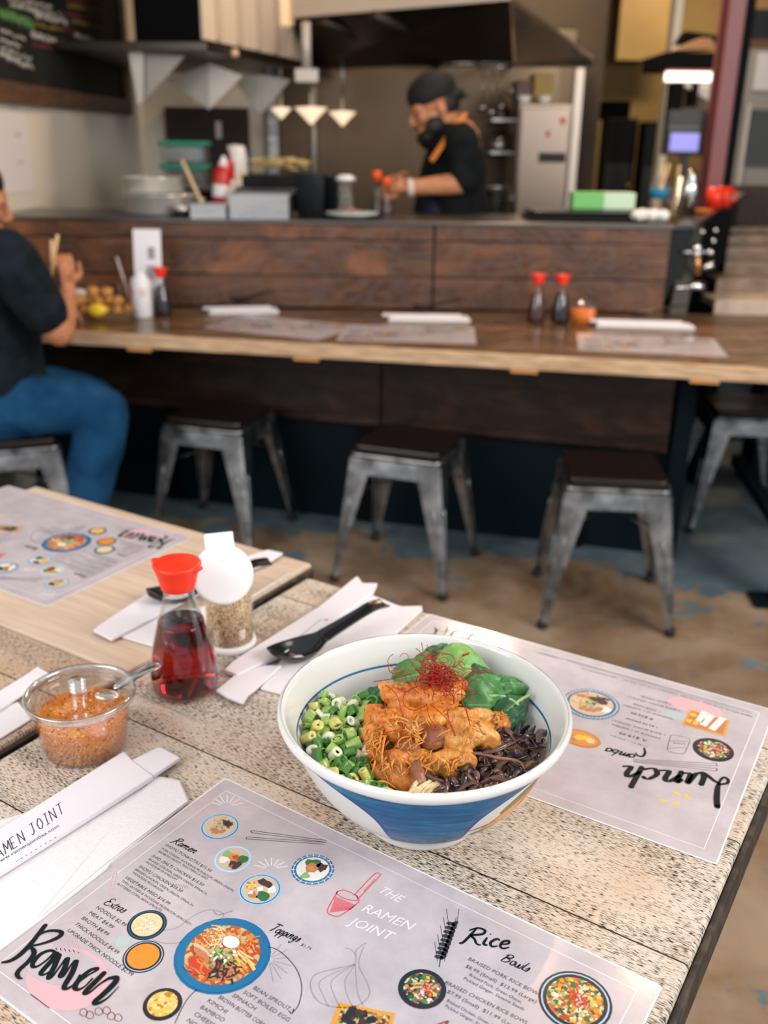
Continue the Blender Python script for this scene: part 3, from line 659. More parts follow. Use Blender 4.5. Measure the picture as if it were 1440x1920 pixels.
menu2 = sheet('laminated_menu', (*M2, .7503), 'laminated menu seen upside down right of the ramen bowl, with a Lunch title', 'laminated menus on the front tables')
p.mb.build('printed_sheet', None, menu2)
def place_menu(name_label, T, z, flip, group):
    e = empty('laminated_menu', (T[0], T[1], z), T[2], name_label, 'menu', group)
    c = front.copy(); col.objects.link(c); c.parent = e
    if flip: c.location = (.4318, .2794, 0); c.rotation_euler = (0, 0, PI)
    return e
place_menu('laminated menu on the left table, its Ramen title upside down toward the far corner', (-.8149, 1.3542, -.5468), .7503, True, 'laminated menus on the front tables')
# ---------------------------------------------------------------- paper goods
def flatpiece(name, pts, z, th, mat, parent=None, zs=None):
    """thin folded paper lying on the table: outline given by its corners"""
    P = [at(x, y, z) for x, y in pts]
    m = MB().mat(mat); m.solid([(p.x, p.y, z - th) for p in P], (0, 0, th)); return m.build(name, None, parent, bevel=min(.0012, th*.4))
def cr(ox, oy, sc): return lambda L: [(ox + x/sc, oy + y/sc) for x, y in L]
def pillow(name, pts, z, th, mat, parent=None, puff=.003, n=14, wr=.0006):
    """soft folded paper: quad a,b,c,d (bottom outline) with a puffed, slightly wrinkled top"""
    a, b, c, d = [at(x, y, z) for x, y in pts]; vs = []; fs = []
    for j in range(n + 1):
        for i in range(n + 1):
            u, v = i/n, j/n; p = (a*(1-u) + b*u)*(1-v) + (d*(1-u) + c*u)*v
            e = min(u, 1-u, v, 1-v); h = th*min(1, e*n*.8 + .3) + puff * (1 - abs(2*v-1)**2.2) + wr*noise.noise((p.x*60, p.y*60, z*9))*(1 if e > 0 else .2)
            vs.append((p.x, p.y, z - .0 + h))
    k = n + 1
    for j in range(n):
        for i in range(n): fs.append((j*k+i, j*k+i+1, (j+1)*k+i+1, (j+1)*k+i))
    ring = [i for i in range(n)] + [j*k+n for j in range(n)] + [n*k+i for i in range(n, 0, -1)] + [j*k for j in range(n, 0, -1)]
    m = MB().mat(mat); base = len(vs)
    allv = vs + [(vs[i][0], vs[i][1], z) for i in ring]
    L = len(ring); side = [(ring[q], base + q, base + (q+1) % L, ring[(q+1) % L]) for q in range(L)]
    m.add(allv, fs + side + [tuple(base + q for q in range(L - 1, -1, -1))], True); return m.build(name, None, parent)
NG = 'paper napkins on the front tables'; SG = 'paper chopstick sleeves on the front tables'
# near left
c = cr(0, 1400, 4)
nap = pillow('paper_napkin', c([(-700,1500),(820,-0),(1400,330),(120,1560)]), .7503, .0022, papern, puff=.0012)
nap.data.name = 'n'
bpy.data.objects.remove(nap)
nap = flatpiece('paper_napkin', c([(-500,700),(1130,205),(1352,250),(1418,395),(1400,415),(830,860),(800,905),(300,1290),(-400,1810)]), .7535, .0032, papern)
tag(nap, 'white folded paper napkin at the lower left corner beside the near menu', 'napkin', NG)
flatpiece('napkin_ply', c([(300,1262),(1150,230),(1345,262),(1408,405),(820,850),(300,1272)]), .7545, .0008, papern, nap)
sl = flatpiece('chopstick_sleeve', c([(-400,890),(0,612),(915,38),(935,36),(990,97),(1150,216),(0,938),(-500,1240)]), .7605, .0058, sleevep)
tag(sl, 'wide white paper sleeve printed with the restaurant name at the lower left', 'chopstick sleeve', SG)
flatpiece('sleeve_end', c([(960,110),(1185,2),(1210,4),(1352,78),(1225,165),(1150,214)]), .7592, .0045, sleevep, sl)
fold = MB().mat(inkblue); 
p = Print((0, 0, 0)); p.crop(0, 1400, 4); p.k = 0
_at = at
def at606(px, py, z=.75): return _at(px, py, .7607)
P0 = p.P
p.P = lambda x, y: at606(0 + x/4, 1400 + y/4).xy
p.z = lambda: .7607
p.script = p.script
def thin_letters(p, strokes, ox, oy, dx, dy, ux, uy, w, mat):
    for st in strokes:
        q = [p.P(ox + x*dx + y*ux, oy + x*dy + y*uy) for x, y in st]
        for i in range(len(q) - 1): p.line([q[i], q[i+1]], w, mat, 1)
LT = {'R': [[(0,0),(0,1)], [(0,1),(.5,.85),(.45,.55),(0,.5),(.6,0)]], 'A': [[(0,0),(.35,1),(.7,0)], [(.1,.35),(.6,.35)]], 'M': [[(0,0),(.1,1),(.4,.3),(.75,1),(.8,0)]],
 'E': [[(.55,0),(0,0),(0,1),(.55,1)], [(0,.5),(.4,.5)]], 'N': [[(0,0),(0,1),(.6,0),(.6,1)]], 'J': [[(.1,1),(.6,1)], [(.4,1),(.4,.2),(.2,0),(0,.15)]], 'O': [[(.3,1),(0,.6),(.1,.1),(.4,0),(.65,.4),(.5,.9),(.3,1)]],
 'I': [[(.2,0),(.25,1)], [(0,0),(.4,0)], [(.05,1),(.45,1)]], 'T': [[(0,1),(.65,1)], [(.35,1),(.3,0)]]}
x = -1.15
for ch in 'RAMEN JOINT':
    if ch == ' ': x += .55; continue
    # baseline runs from (0,840) to (575,480) in crop units
    thin_letters(p, LT[ch], 0 + x*56, 838 - x*40, 56, -38, -30, -76, .0008, inkblue); x += .98 if ch != 'I' else .75
p.text('www.ramenjointlax.com', (-30,888), (447,598), .0042, inkblue)
for k in range(9): p.line([p.P(120+k*36, 862-k*22), p.P(134+k*36, 853-k*22)], .0007, inkblue)
pr = p.mb.build('printed_name', None, sl)
# behind the bowl
c = cr(400, 1060, 3.429)
n2 = flatpiece('paper_napkin', c([(300,790),(640,330),(1010,185),(1090,215),(1200,262),(1340,258),(1345,285),(1130,480),(760,720),(480,835)]), .7530, .0026, papern)
tag(n2, 'white paper napkin under the black spoon behind the ramen bowl', 'napkin', NG)
s2 = flatpiece('chopstick_sleeve', c([(70,668),(130,610),(300,500),(680,262),(915,72),(930,70),(960,112),(1055,112),(1030,168),(460,560),(150,700)]), .7585, .0055, sleevep)
tag(s2, 'white chopstick sleeve with pale grey print beside the black spoon', 'chopstick sleeve', SG)
flatpiece('sleeve_end', c([(15,800),(60,765),(140,700),(330,640),(440,640),(260,805),(225,830),(195,882),(180,880),(90,845)]), .7565, .0035, sleevep, s2)
p = Print((0, 0, 0)); p.P = lambda x, y: _at(400 + x/3.429, 1060 + y/3.429, .7588).xy; p.z = lambda: .7588
p.line([p.P(475,522), p.P(695,345)], .0010, inkg); p.line([p.P(540,490), p.P(600,450)], .0008, inkg); p.disc(p.P(725,350), .0030, inkr, 10, .0016)
for k in range(12): p.line([p.P(560+k*16, 490-k*11), p.P(600+k*14, 500-k*12)], .0005, inkg)
p.mb.build('printed_name', None, s2)
# on the left table, behind the sauce bottle
c = cr(0, 900, 2.322)
n3 = flatpiece('paper_napkin', c([(525,680),(700,590),(1100,500),(1265,402),(1110,500),(870,640),(665,722)][:3] + [(1262,400),(1110,500),(880,640),(665,722)]), .7532, .0024, papern)
tag(n3, 'white paper napkin under the black spoon on the left table behind the bottle', 'napkin', NG)
s3 = flatpiece('chopstick_sleeve', c([(405,652),(430,630),(640,492),(1062,335),(1165,302),(1232,316),(1160,362),(1000,420),(690,588),(485,693)]), .7570, .0036, sleevep)
tag(s3, 'white chopstick sleeve passing behind the red-capped bottle and the sesame shaker', 'chopstick sleeve', SG)
# left edge
c = cr(0, 1200, 3)
n4 = flatpiece('paper_napkin', c([(-200,470),(100,345),(180,440),(0,552),(-200,640)]), .7530, .0024, papern)
tag(n4, 'white paper napkin cut by the left frame edge beside the spice cup', 'napkin', NG)
s4 = flatpiece('chopstick_sleeve', c([(-200,360),(0,282),(150,190),(210,146),(285,190),(240,225),(0,392),(-200,480)]), .7560, .0032, sleevep)
tag(s4, 'white chopstick sleeve at the left frame edge behind the spice cup', 'chopstick sleeve', SG)

# ---------------------------------------------------------------- black soup spoons
spoonm = pmat('black_melamine', (.010,.011,.013), .20)
def make_spoon(tip, end, label, group, droop=.012, W=.024):
    tip = Vector(tip); end = Vector(end); d = end - tip; L = d.xy.length
    e = empty('soup_spoon', (tip.x, tip.y, 0), math.atan2(d.y, d.x), label, 'spoon', group)
    def grid(s0, s1, n, m):
        vs = []; fs = []
        for i in range(n + 1):
            s = s0 + (s1 - s0)*i/n
            if s < .42: w = W*math.sin(PI*min(1, (s/.42*.78 + .10)))**.65; dep = .016*math.sin(PI*min(1, s/.42*.86 + .04))
            else: q = (s-.42)/.58; w = .0105 + .0035*(1-q)**3 + .004*max(0, q-.6)**1*1.2; dep = .0035*(1 - q*.6) + .0006
            zr = (.0185 - .006*math.sin(PI*min(1, s/.46))) if s < .46 else .0185 + (s-.46)/.54*(end.z - tip.z + .012 - .0)
            zr -= droop*max(0, s - .86)**1.2*6 if s > .86 else 0
            for j in range(m + 1):
                t = -1 + 2*j/m; vs.append((s*L, w*t, .7545 + zr - dep*(1 - t*t)**(.8)))
        for i in range(n):
            for j in range(m): a = i*(m+1) + j; fs.append((a, a+m+1, a+m+2, a+1))
        return vs, fs
    a = MB().mat(spoonm); a.add(*grid(0, .44, 16, 12), True); a.build('spoon_bowl', None, e, solid=.0022, sub=1)
    b = MB().mat(spoonm); b.add(*grid(.43, 1, 18, 8), True); b.build('spoon_handle', None, e, solid=.0030, sub=1)
    return e
SPG = 'black soup spoons on the front tables'
make_spoon(at(508, 1226, .770), at(722, 1140, .782), 'black soup spoon lying on the napkin behind the ramen bowl', SPG)
make_spoon(at(276, 1116, .768), at(508, 1064, .780), 'black soup spoon on the left table, half hidden behind the bottle and shaker', SPG)

# ---------------------------------------------------------------- sauce bottle
sb = empty('sauce_bottle', (-.222, .932, .7502), 0, 'clear glass bottle half full of dark red sauce with a bright red cap', 'sauce bottle')
prof = [(.0,0),(.026,.0),(.034,.002),(.0375,.008),(.0385,.018),(.0375,.032),(.0345,.052),(.030,.072),(.0245,.092),(.0195,.108),(.0165,.120),(.0150,.130),(.0148,.136)]
def dense(prof, n=4):
    P = smoothline([Vector((r, z)) for r, z in prof], n); return [(max(p.x, 0), p.y) for p in P]
outer = dense(prof[1:]); inner = [(max(r - .0022, .001), max(z, .0045)) for r, z in outer]
m = MB().mat(glass); m.lathe([(0, 0)] + outer + inner[::-1][:-2] + [(.020,.0046), (0,.0042)], 64); m.build('glass_body', None, sb)
liq = pmat('red_sauce', (.36,.001,.005), .0, trans=1, ior=1.30)
lv = [(r - .0016, z) for r, z in outer if .004 < z < .086]
m = MB().mat(liq); m.lathe([(0, .0052), (.022, .0052)] + [(r, max(z, .0055)) for r, z in lv] + [(lv[-1][0] - .001, .0870), (0, .0870)], 64); m.build('red_sauce', None, sb)
m = MB().mat(redcap)
m.lathe([(0,.126),(.0176,.126),(.0184,.1272),(.0200,.133),(.0222,.143),(.0246,.1500),(.0260,.1530),(.0263,.1545),(.0256,.1560),(.0235,.1566),(0,.1572)], 64)
for sg in (-1, 1): # spouts
    m.tube([(sg*.014,0,.1505),(sg*.0255,0,.1530),(sg*.0305,0,.1545)], [(.005,.010),(.0036,.0065),(.0018,.0026)], 12)
o = m.build('pouring_cap', None, sb); o.rotation_euler = (0, 0, -.35)
m = MB().mat(glass); m.lathe([(.0142,.1225),(.0170,.1225),(.0170,.1262),(.0142,.1262)], 40, close=True); m.build('glass_collar', None, sb)

# ---------------------------------------------------------------- sesame shaker
sesame = pmat('sesame', (.6,.4,.2), .7); g = G(sesame); v = g.coord((1,1,.7)); cc = g.voro(v, 520, 'Color'); r = g.n('ShaderNodeSeparateColor'); g.l(cc, r.inputs[0])
c_ = g.ramp(r.outputs[0], [(0, (.58,.36,.18)), (.35, (.72,.50,.29)), (.7, (.84,.68,.46)), (.88, (.30,.16,.07))], 'CONSTANT'); dd = g.voro(v, 520, 'Distance'); g.color(g.mix(g.ramp(dd, [(.35, 0.), (.75, .6)]), c_, (.22,.12,.05))); g.bump(dd, .8, .0012)
jr = empty('sesame_shaker', (-.187, 1.035, .7502), 0, 'clear shaker full of sesame seeds with its white flip lid open', 'seasoning shaker')
MB().mat(whitep).lathe([(0,0),(.0305,0),(.0315,.0015),(.0315,.007),(.030,.0085),(0,.0085)], 56).build('white_base', None, jr)
o = MB().mat(thinclear('jar_clear', (.985,.985,.98), .01, .22, .05)).lathe([(.0298,.009),(.0298,.060),(.0285,.086),(.0272,.086),(.0285,.060),(.0285,.009),(.0298,.009)], 56).build('clear_body', None, jr)
MB().mat(sesame).lathe([(0,.0092),(.0272,.0095),(.0272,.060),(.0262,.079),(.020,.081),(0,.0815)], 56).build('sesame_seeds', None, jr)
MB().mat(whitep).lathe([(.0,.080),(.0300,.082),(.0306,.084),(.0300,.094),(.024,.099),(0,.099)], 56).build('screw_cap', None, jr)
lid = MB().mat(whitep).lathe([(0,-.004),(.0320,-.004),(.0345,-.002),(.0350,.0008),(.0340,.0030),(.031,.0042),(0,.0050)], 64)
for k in range(1): lid.box((-.0165, .028, -.008), (.0165, .048, .004))
o = lid.build('flip_lid', None, jr, bevel=.0012)
pc = aty(418, 1077, .985); nrm = (CAM - pc).normalized(); nrm = (nrm + Vector((.10, .05, .10))).normalized()
ly = (Vector((0, 0, 1)) - nrm * nrm.z).normalized(); lx = ly.cross(nrm)
Mx = Matrix((lx, ly, nrm)).transposed().to_4x4(); Mx.translation = pc - Vector(jr.location); o.matrix_local = Mx
h = MB().mat(whitep).tube([(0,-.010,.097),(0,-.026,.100),(.002,-.044,.0985)], [(.004,.012)]*3, 10); h.build('lid_hinge', None, jr)

# ---------------------------------------------------------------- spice cup
spice = pmat('chili_powder', (.75,.2,.03), .8, spec=.2); g = G(spice); v = g.coord()
c_ = g.ramp(g.noise(v, 34, 4, .6), [(.35, (.66,.17,.022)), (.65, (.86,.32,.06))])
vc = g.voro(v, 620, 'Color'); r = g.n('ShaderNodeSeparateColor'); g.l(vc, r.inputs[0])
c_ = g.mix(g.ramp(r.outputs[0], [(0, .9), (.07, 0.), (.80, .45), (.93, .9)], 'CONSTANT'), c_, g.ramp(r.outputs[0], [(0, (.10,.045,.03)), (.5, (.55,.10,.01)), (.93, (.88,.62,.22))], 'CONSTANT')); g.color(c_)
frost = thinclear('frosted_clear', (.93,.96,.98), .22, .62, .12)
sc = empty('spice_cup', (-.3014, .8196, .7502), 0, 'clear plastic cup of orange chili powder with lid and spoon', 'seasoning cup')
R1, R2, H = .0415, .0480, .052
m = MB().mat(clearp)
m.lathe([(0,0),(R1-.004,0),(R1,.003),(R2,.048),(.0495,.050),(.0525,.058),(.0530,.061),(.0518,.062),(.0500,.0595),(.0470,.0515),(R1-.0016,.0045),(R1-.005,.0022),(0,.0022)], 72); m.build('clear_cup', None, sc)
top = MB().mat(spice); vs = []; fs = []; N = 40
for i in range(N+1):
    for k in range(56):
        a = 2*PI*k/56; r = (R2-.0032)*i/N; z = .0470 - .006*(i/N)**6 + (.0065*noise.noise((r*math.cos(a)*38, r*math.sin(a)*38, 3)) + .0035*noise.noise((r*math.cos(a)*160, r*math.sin(a)*160, 1)))*(1 - (i/N)**5)
        vs.append((r*math.cos(a), r*math.sin(a), z))
for i in range(N):
    for k in range(56): fs.append((i*56+k, (i+1)*56+k, (i+1)*56+(k+1)%56, i*56+(k+1)%56))
top.add(vs, fs, True); top.lathe([(R2-.0032,.041),(R1-.0024,.0035),(0,.0030)], 56, cap=False); top.build('chili_powder', None, sc)
lidm = MB().mat(clearp); lidm.lathe([(0,.0625),(.034,.0612),(.047,.0600),(.0505,.0625),(.0535,.0628),(.0538,.0640),(.0500,.0640),(.046,.0615),(.034,.0626),(0,.0640)], 72)
o = lidm.build('clear_lid', None, sc)
MB().mat(frost).lathe([(.0500,.0560),(.0534,.0575),(.0538,.0600),(.0532,.0628),(.0545,.0636),(.0540,.0652),(.0512,.0650),(.0500,.0632),(.0500,.0560)], 72).build('cup_rim', None, sc)
kn = MB().mat(frost); kn.lathe([(0,0),(.0085,0),(.0078,.004),(.0092,.012),(.0088,.0145),(0,.0150)], 32); o = kn.build('lid_knob', None, sc); o.location = (-.001, -.001, .0640)
ms = empty('plastic_spoon', (-.3014, .8196, .7502), 0, 'small clear plastic spoon sticking out of the spice cup', 'spoon')
a0 = aty(212, 1292, .812) - Vector(ms.location); a1 = aty(300, 1245, .845) - Vector(ms.location)
dv = (a1 - a0); P = [a0 + dv*t + Vector((0,0,.003*math.sin(PI*t))) for t in (0,.12,.3,.55,.8,.93,1)]
MB().mat(frost).tube(P, [(.0014,.003),(.0018,.0042),(.0020,.0050),(.0020,.0062),(.0021,.0078),(.0021,.0078),(.0012,.0040)], 14).build('spoon_handle', None, ms, sub=1)
MB().mat(frost).ball(tuple(a0 - dv*.13 - Vector((0,0,.003))), (.0125,.0085,.0035), 20, 10).build('spoon_scoop', None, ms)
# ---------------------------------------------------------------- ramen bowl
BC = Vector((.0379, .7255, .7502))
porc = pmat('painted_porcelain', (.78,.77,.74), .25, spec=.22)
g = G(porc); v = g.coord(); x, y, z = g.sep(v)
a_ = g.math('ADD', g.math('DIVIDE', g.math('ARCTAN2', y, x), PI), 2.5)
ang = g.math('MULTIPLY', g.math('SUBTRACT', g.math('FRACT', a_), .5), PI)      # two medallions, opposite each other
white = (.68,.675,.65)
blue = g.ramp(g.noise(g.coord((1,1,9)), 16, 5, .65, .6), [(.32, (.001,.055,.17)), (.5, (.002,.10,.25)), (.66, (.004,.19,.36))])
def ell(a0, z0, ra, rz, tilt=0., sup=False):
    u = g.math('DIVIDE', g.math('SUBTRACT', ang, a0), ra); w_ = g.math('DIVIDE', g.math('SUBTRACT', z, z0), rz)
    w_ = g.math('ADD', w_, g.math('MULTIPLY', u, tilt))
    w2 = g.math('MULTIPLY', w_, w_)
    return g.math('ADD', g.math('MULTIPLY', u, u), g.math('MULTIPLY', w2, w2) if sup else w2)
def inside(e_, k=1.): return g.math('LESS_THAN', e_, k)
c_ = blue
deg = math.radians
med = [(0., 0.)]
for a0, _ in med:
    e_ = ell(a0, .026, deg(70), .080, 0., True)
    c_ = g.mix(inside(e_, 1.06), c_, (.02,.06,.22)); c_ = g.mix(inside(e_), c_, white)
    n = g.noise(g.coord((1,1,1)), 90, 2)
    for da, dz, ra, rz, t, colr in ((-.80,.0830,.18,.0085,-1.5,(.10,.18,.09)), (-.86,.0620,.26,.0135,-1.5,(.58,.12,.03)), (-.86,.0620,.19,.0075,-1.5,(.74,.36,.06)), (-.52,.0820,.24,.0140,-1.4,(.58,.15,.03)), (-.52,.0820,.17,.0080,-1.4,(.76,.42,.09)),
        (-1.08,.0560,.16,.0018,-1.2,(.45,.10,.12)), (-1.02,.0440,.15,.0050,.3,(.12,.22,.12)), (-.45,.0380,.16,.0014,-1.2,(.50,.10,.12)), (.2,.045,.22,.0080,.8,(.58,.12,.03)), (-.15,.0300,.14,.0045,.6,(.10,.18,.10))):
        c_ = g.mix(inside(ell(a0 + da, dz, ra, rz, t)), c_, colr)
lowz = g.math('LESS_THAN', z, .0185); c_ = g.mix(lowz, c_, white)
l1 = g.math('MULTIPLY', g.math('GREATER_THAN', z, .0212), g.math('LESS_THAN', z, .0222)); c_ = g.mix(l1, c_, (.05,.18,.36))
hi = g.math('GREATER_THAN', z, .1025); c_ = g.mix(hi, c_, white)
# inside of the bowl: radius test against the outer profile
rad = g.math('SQRT', g.math('ADD', g.math('MULTIPLY', x, x), g.math('MULTIPLY', y, y)))
m_in = pmat('porcelain_inside', (.68,.675,.65), .22, coat=.5, coatr=.06)
g2 = G(m_in); x, y, z = g2.sep(g2.coord()); r_ = g2.math('SQRT', g2.math('ADD', g2.math('MULTIPLY', x, x), g2.math('MULTIPLY', y, y)))
ln = g2.math('MULTIPLY', g2.math('GREATER_THAN', r_, .1125), g2.math('LESS_THAN', r_, .1134)); g2.color(g2.mix(ln, white, (.02,.13,.30)))
g.color(c_)
out = dense([(.0540,.0000),(.0560,.0030),(.0580,.0090),(.0660,.0165),(.0820,.0300),(.0975,.0480),(.1095,.0690),(.1190,.0900),(.1225,.0975)], 5)
lip = [(.1240,.0990),(.1285,.1015),(.1300,.1045),(.1300,.1075),(.1285,.1095),(.1262,.1100)]
ins = dense([(.1262,.1100),(.1235,.1080),(.1190,.0985),(.1120,.0830),(.1000,.0610),(.0800,.0410),(.0500,.0270),(.0200,.0220),(.0,.0215)], 5)
out, lip, ins = [[(r, z*1.065) for r, z in L_] for L_ in (out, lip, ins)]
def r_in(z):   # inner radius at height z above the foot
    best = .02
    for r, h in ins:
        if h <= z: return r
    return best
bowl = empty('ramen_bowl', BC, 0, 'large white ramen bowl with a blue painted band and floral medallions, filled with food', 'bowl')
MB().mat(porc).lathe([(0,.006),(.050,.006),(.0505,.0005),(.0540,0)] + out[1:] + lip[:1], 128, cap=False).mat(m_in).lathe(lip + ins, 128, cap=False).build('bowl_body', None, bowl)

# ---------------------------------------------------------------- what is in it
def fr(px, py, h): return _at(px, py, .7502 + h)      # point at height h above the table seen at a pixel
broth = pmat('broth', (.42,.25,.08), .08, coat=.5)
o = MB().mat(broth).lathe([(0,.060),(.060,.060),(.0955,.0605),(.0985,.066),(.085,.0665),(0,.0665)], 72).build('broth', None, None, loc=BC)
tag(o, 'brown broth filling the lower half of the blue and white bowl', 'broth', kind='stuff')
noodm = nmat('noodle', (.66,.47,.22), (.80,.66,.42), 90, .4, 3, sss=.1)
nm = MB().mat(noodm); rnd = random.Random(3)
for i in range(150):
    a = rnd.uniform(0, 2*PI); q = .082*rnd.random()**.5; cx, cy = q*math.cos(a), q*math.sin(a); t = rnd.uniform(0, 2*PI); L = rnd.uniform(.02,.05); P = []
    zb = .070 + rnd.uniform(0, .006) + .004*(1 - q/.082)
    for k in range(6):
        P.append((cx, cy, zb + .0015*math.sin(k*1.7 + i))); cx += math.cos(t)*L/6; cy += math.sin(t)*L/6; t += rnd.uniform(-.6,.6)
        rr = math.hypot(cx, cy)
        if rr > .094: cx *= .094/rr; cy *= .094/rr
    nm.tube(P, .0013, 6)
for i in range(16):   # the strands that show near the front rim
    p0 = fr(778 + rnd.uniform(-18, 30), 1478 + rnd.uniform(-6,10), .083) - BC; t = rnd.uniform(.5, 1.1); P = [p0 + Vector((math.cos(t)*s*.005, math.sin(t)*s*.005 - .004, .003*math.sin(s*.9) - .0007*s*s*.3 )) for s in range(-1, 6)]
    nm.tube(P, .0016, 6)
o = nm.build('noodles', None, None, loc=BC); tag(o, 'tangle of pale ramen noodles under the toppings in the bowl', 'noodles', kind='stuff')

# scallions
sg = [('dark green', (.03,.13,.022), (.075,.26,.045)), ('light green', (.20,.36,.06), (.34,.50,.14)), ('white', (.62,.66,.42), (.76,.78,.62)), ('yellow', (.50,.46,.10), (.62,.58,.20))]
def scal_mat(n, c1, c2):
    m = pmat('scallion_' + n.replace(' ', '_'), c1, .32, sss=.15, coat=.3); g = G(m); g.color(g.ramp(g.noise(g.coord((6,6,.6)), 160, 3), [(.35, c1), (.65, c2)])); return m
smats = [scal_mat(*s) for s in sg]
protos = []
for k, (n, _, _) in enumerate(sg):
    for rr, LL, wall in ((.0050,.010,.0013), (.0042,.0130,.0011), (.0056,.0070,.0022)):
        if k >= 2: wall = rr*.75 if rr < .005 else rr*.6
        m = MB().mat(smats[k]); ri = rr - wall
        m.lathe([(ri,-LL/2),(rr*.96,-LL/2),(rr,-LL/2+.0006),(rr,LL/2-.0006),(rr*.96,LL/2),(ri,LL/2),(ri,-LL/2)], 18)
        if k >= 1: m.lathe([(0, LL/2-.0016),(ri+.0001, LL/2-.0016)], 14); m.lathe([(0, -LL/2+.0016),(ri+.0001, -LL/2+.0016)], 14)
        if k <= 1: m.lathe([(ri*.45,-LL/2+.001),(ri*.65,-LL/2+.001),(ri*.65,LL/2-.001),(ri*.45,LL/2-.001),(ri*.45,-LL/2+.001)], 12)
        me = m.mesh('green_onion_piece'); protos.append((k, me))
labs = {0: 'dark green chopped onion ring in the pile at the left of the ramen bowl', 1: 'light green chopped onion piece in the pile at the left of the ramen bowl', 2: 'white chopped onion piece in the pile at the left of the ramen bowl', 3: 'yellowish chopped onion piece in the pile at the left of the ramen bowl'}
poly = [(566,1322),(600,1300),(650,1312),(680,1302),(715,1318),(716,1345),(692,1372),(688,1400),(684,1440),(704,1462),(732,1488),(690,1484),(640,1466),(598,1436),(578,1396)]
def inpoly(x, y, P):
    c = False; j = len(P) - 1
    for i in range(len(P)):
        if (P[i][1] > y) != (P[j][1] > y) and x < (P[j][0]-P[i][0])*(y-P[i][1])/(P[j][1]-P[i][1]) + P[i][0]: c = not c
        j = i
    return c
rnd = random.Random(11); placed = []; tries = 0
while len(placed) < 150 and tries < 30000:
    tries += 1
    x = rnd.uniform(560, 740); y = rnd.uniform(1295, 1492)
    if not inpoly(x, y, poly): continue
    layer = 0 if len(placed) < 55 else (1 if len(placed) < 105 else 2)
    h = .0765 + .0050*layer + .0045*max(0, 1 - abs(x-640)/60) + .004*max(0, (1400-y)/100)
    p_ = fr(x, y, h) - BC; rr = p_.xy.length
    if rr > r_in(h) - .0065: continue
    if any((p_ - q).length < (.0068 if layer < 2 else .0085) for q in placed): continue
    placed.append(p_)
    u = rnd.random(); k = 0 if u < .34 else (1 if u < .66 else (2 if u < .88 else 3))
    if y > 1445: k = rnd.choice([0, 1, 3, 0])
    me = rnd.choice([m for kk, m in protos if kk == k]); o = bpy.data.objects.new('green_onion_piece', me); col.objects.link(o); o.location = BC + p_
    o.rotation_euler = (rnd.uniform(.3, 1.6), rnd.uniform(-.5,.5), rnd.uniform(0, 2*PI)); s_ = rnd.uniform(.85, 1.35); o.scale = (s_, s_*rnd.uniform(.5, 1), s_*rnd.uniform(.7, 1.15))
    tag(o, labs[k], 'green onion', ['dark green onion rings in the bowl', 'light green onion pieces in the bowl', 'white onion pieces in the bowl', 'yellowish onion pieces in the bowl'][k])

# spinach
def leaf_mat(n, c1, c2, vein):
    m = pmat(n, c1, .42, spec=.35, coat=.12, coatr=.25, sss=.08); g = G(m); v = g.coord(kind='UV'); x, y, z = g.sep(v)
    f = g.noise(g.coord(), 70, 4); base = g.ramp(f, [(.35, c1), (.65, c2)])
    ax = g.math('ABSOLUTE', g.math('SUBTRACT', y, .5))
    ph = g.math('FRACT', g.math('ADD', g.math('MULTIPLY', x, 5.), g.math('MULTIPLY', ax, -3.6)))
    side = g.math('MULTIPLY', g.math('LESS_THAN', ph, .07), g.math('GREATER_THAN', ax, .02))
    c = g.mix(g.math('MULTIPLY', side, .16), base, vein); c = g.mix(g.math('MULTIPLY', g.math('LESS_THAN', ax, .012), .6), c, vein); g.color(c)
    g.bump(g.math('SUBTRACT', 1, side), .35, .0008); return m
lm = [leaf_mat('leaf_mid', (.045,.17,.045), (.085,.25,.07), (.22,.38,.16)), leaf_mat('leaf_light', (.13,.32,.07), (.22,.44,.12), (.36,.55,.26)), leaf_mat('leaf_dark', (.018,.085,.035), (.04,.14,.055), (.10,.22,.10))]
stemm = pmat('leaf_stem', (.30,.46,.16), .4, sss=.1)
def leaf(base, tip, width, up, mat, cup, fold, label, stem=None, seed=0):
    b = Vector(base); t = Vector(tip); d = t - b; L = d.length; d.normalize(); u = Vector(up); u = (u - d*u.dot(d)).normalized(); s = d.cross(u); NU, NV = 22, 14; vs = []; fs = []
    for i in range(NU+1):
        q = i/NU; w = width*math.sin(PI*min(1, q**.8*.97 + .02))**.62
        for j in range(NV+1):
            r = -1 + 2*j/NV
            hgt = cup*(1 - (2*q-1)**2) - fold*r*r*width + .0050*noise.noise((q*3.2, r*1.8, seed*3.7)) + .0022*noise.noise((q*8, r*4, seed*1.3)) + .0013*math.sin(q*13 + abs(r)*5 + seed)*abs(r) - .0005*(1-abs(r))**6
            vs.append(b + d*(q*L) + s*(r*w) + u*hgt)
    for i in range(NU):
        for j in range(NV): a = i*(NV+1)+j; fs.append((a, a+NV+1, a+NV+2, a+1))
    C = sum(vs, Vector())/len(vs)
    m = MB().mat(mat); m.add([v - C for v in vs], fs, True); me = m.mesh('spinach_leaf'); uv = me.uv_layers.new(name='UVMap')
    for pl in me.polygons:
        for li in pl.loop_indices:
            vi = me.loops[li].vertex_index; uv.data[li].uv = ((vi // (NV+1))/NU, (vi % (NV+1))/NV)
    o = bpy.data.objects.new('spinach_leaf', me); col.objects.link(o); o.location = C
    md = o.modifiers.new('solid', 'SOLIDIFY'); md.thickness = .0007
    tag(o, label, 'spinach leaf', 'spinach leaves in the bowl')
    if stem:
        S = [Vector(p) - C for p in stem]; MB().mat(stemm).tube(smoothline(S, 5), .0015, 8).build('leaf_stem', None, o)
    return o
up = (0, -.45, 1)
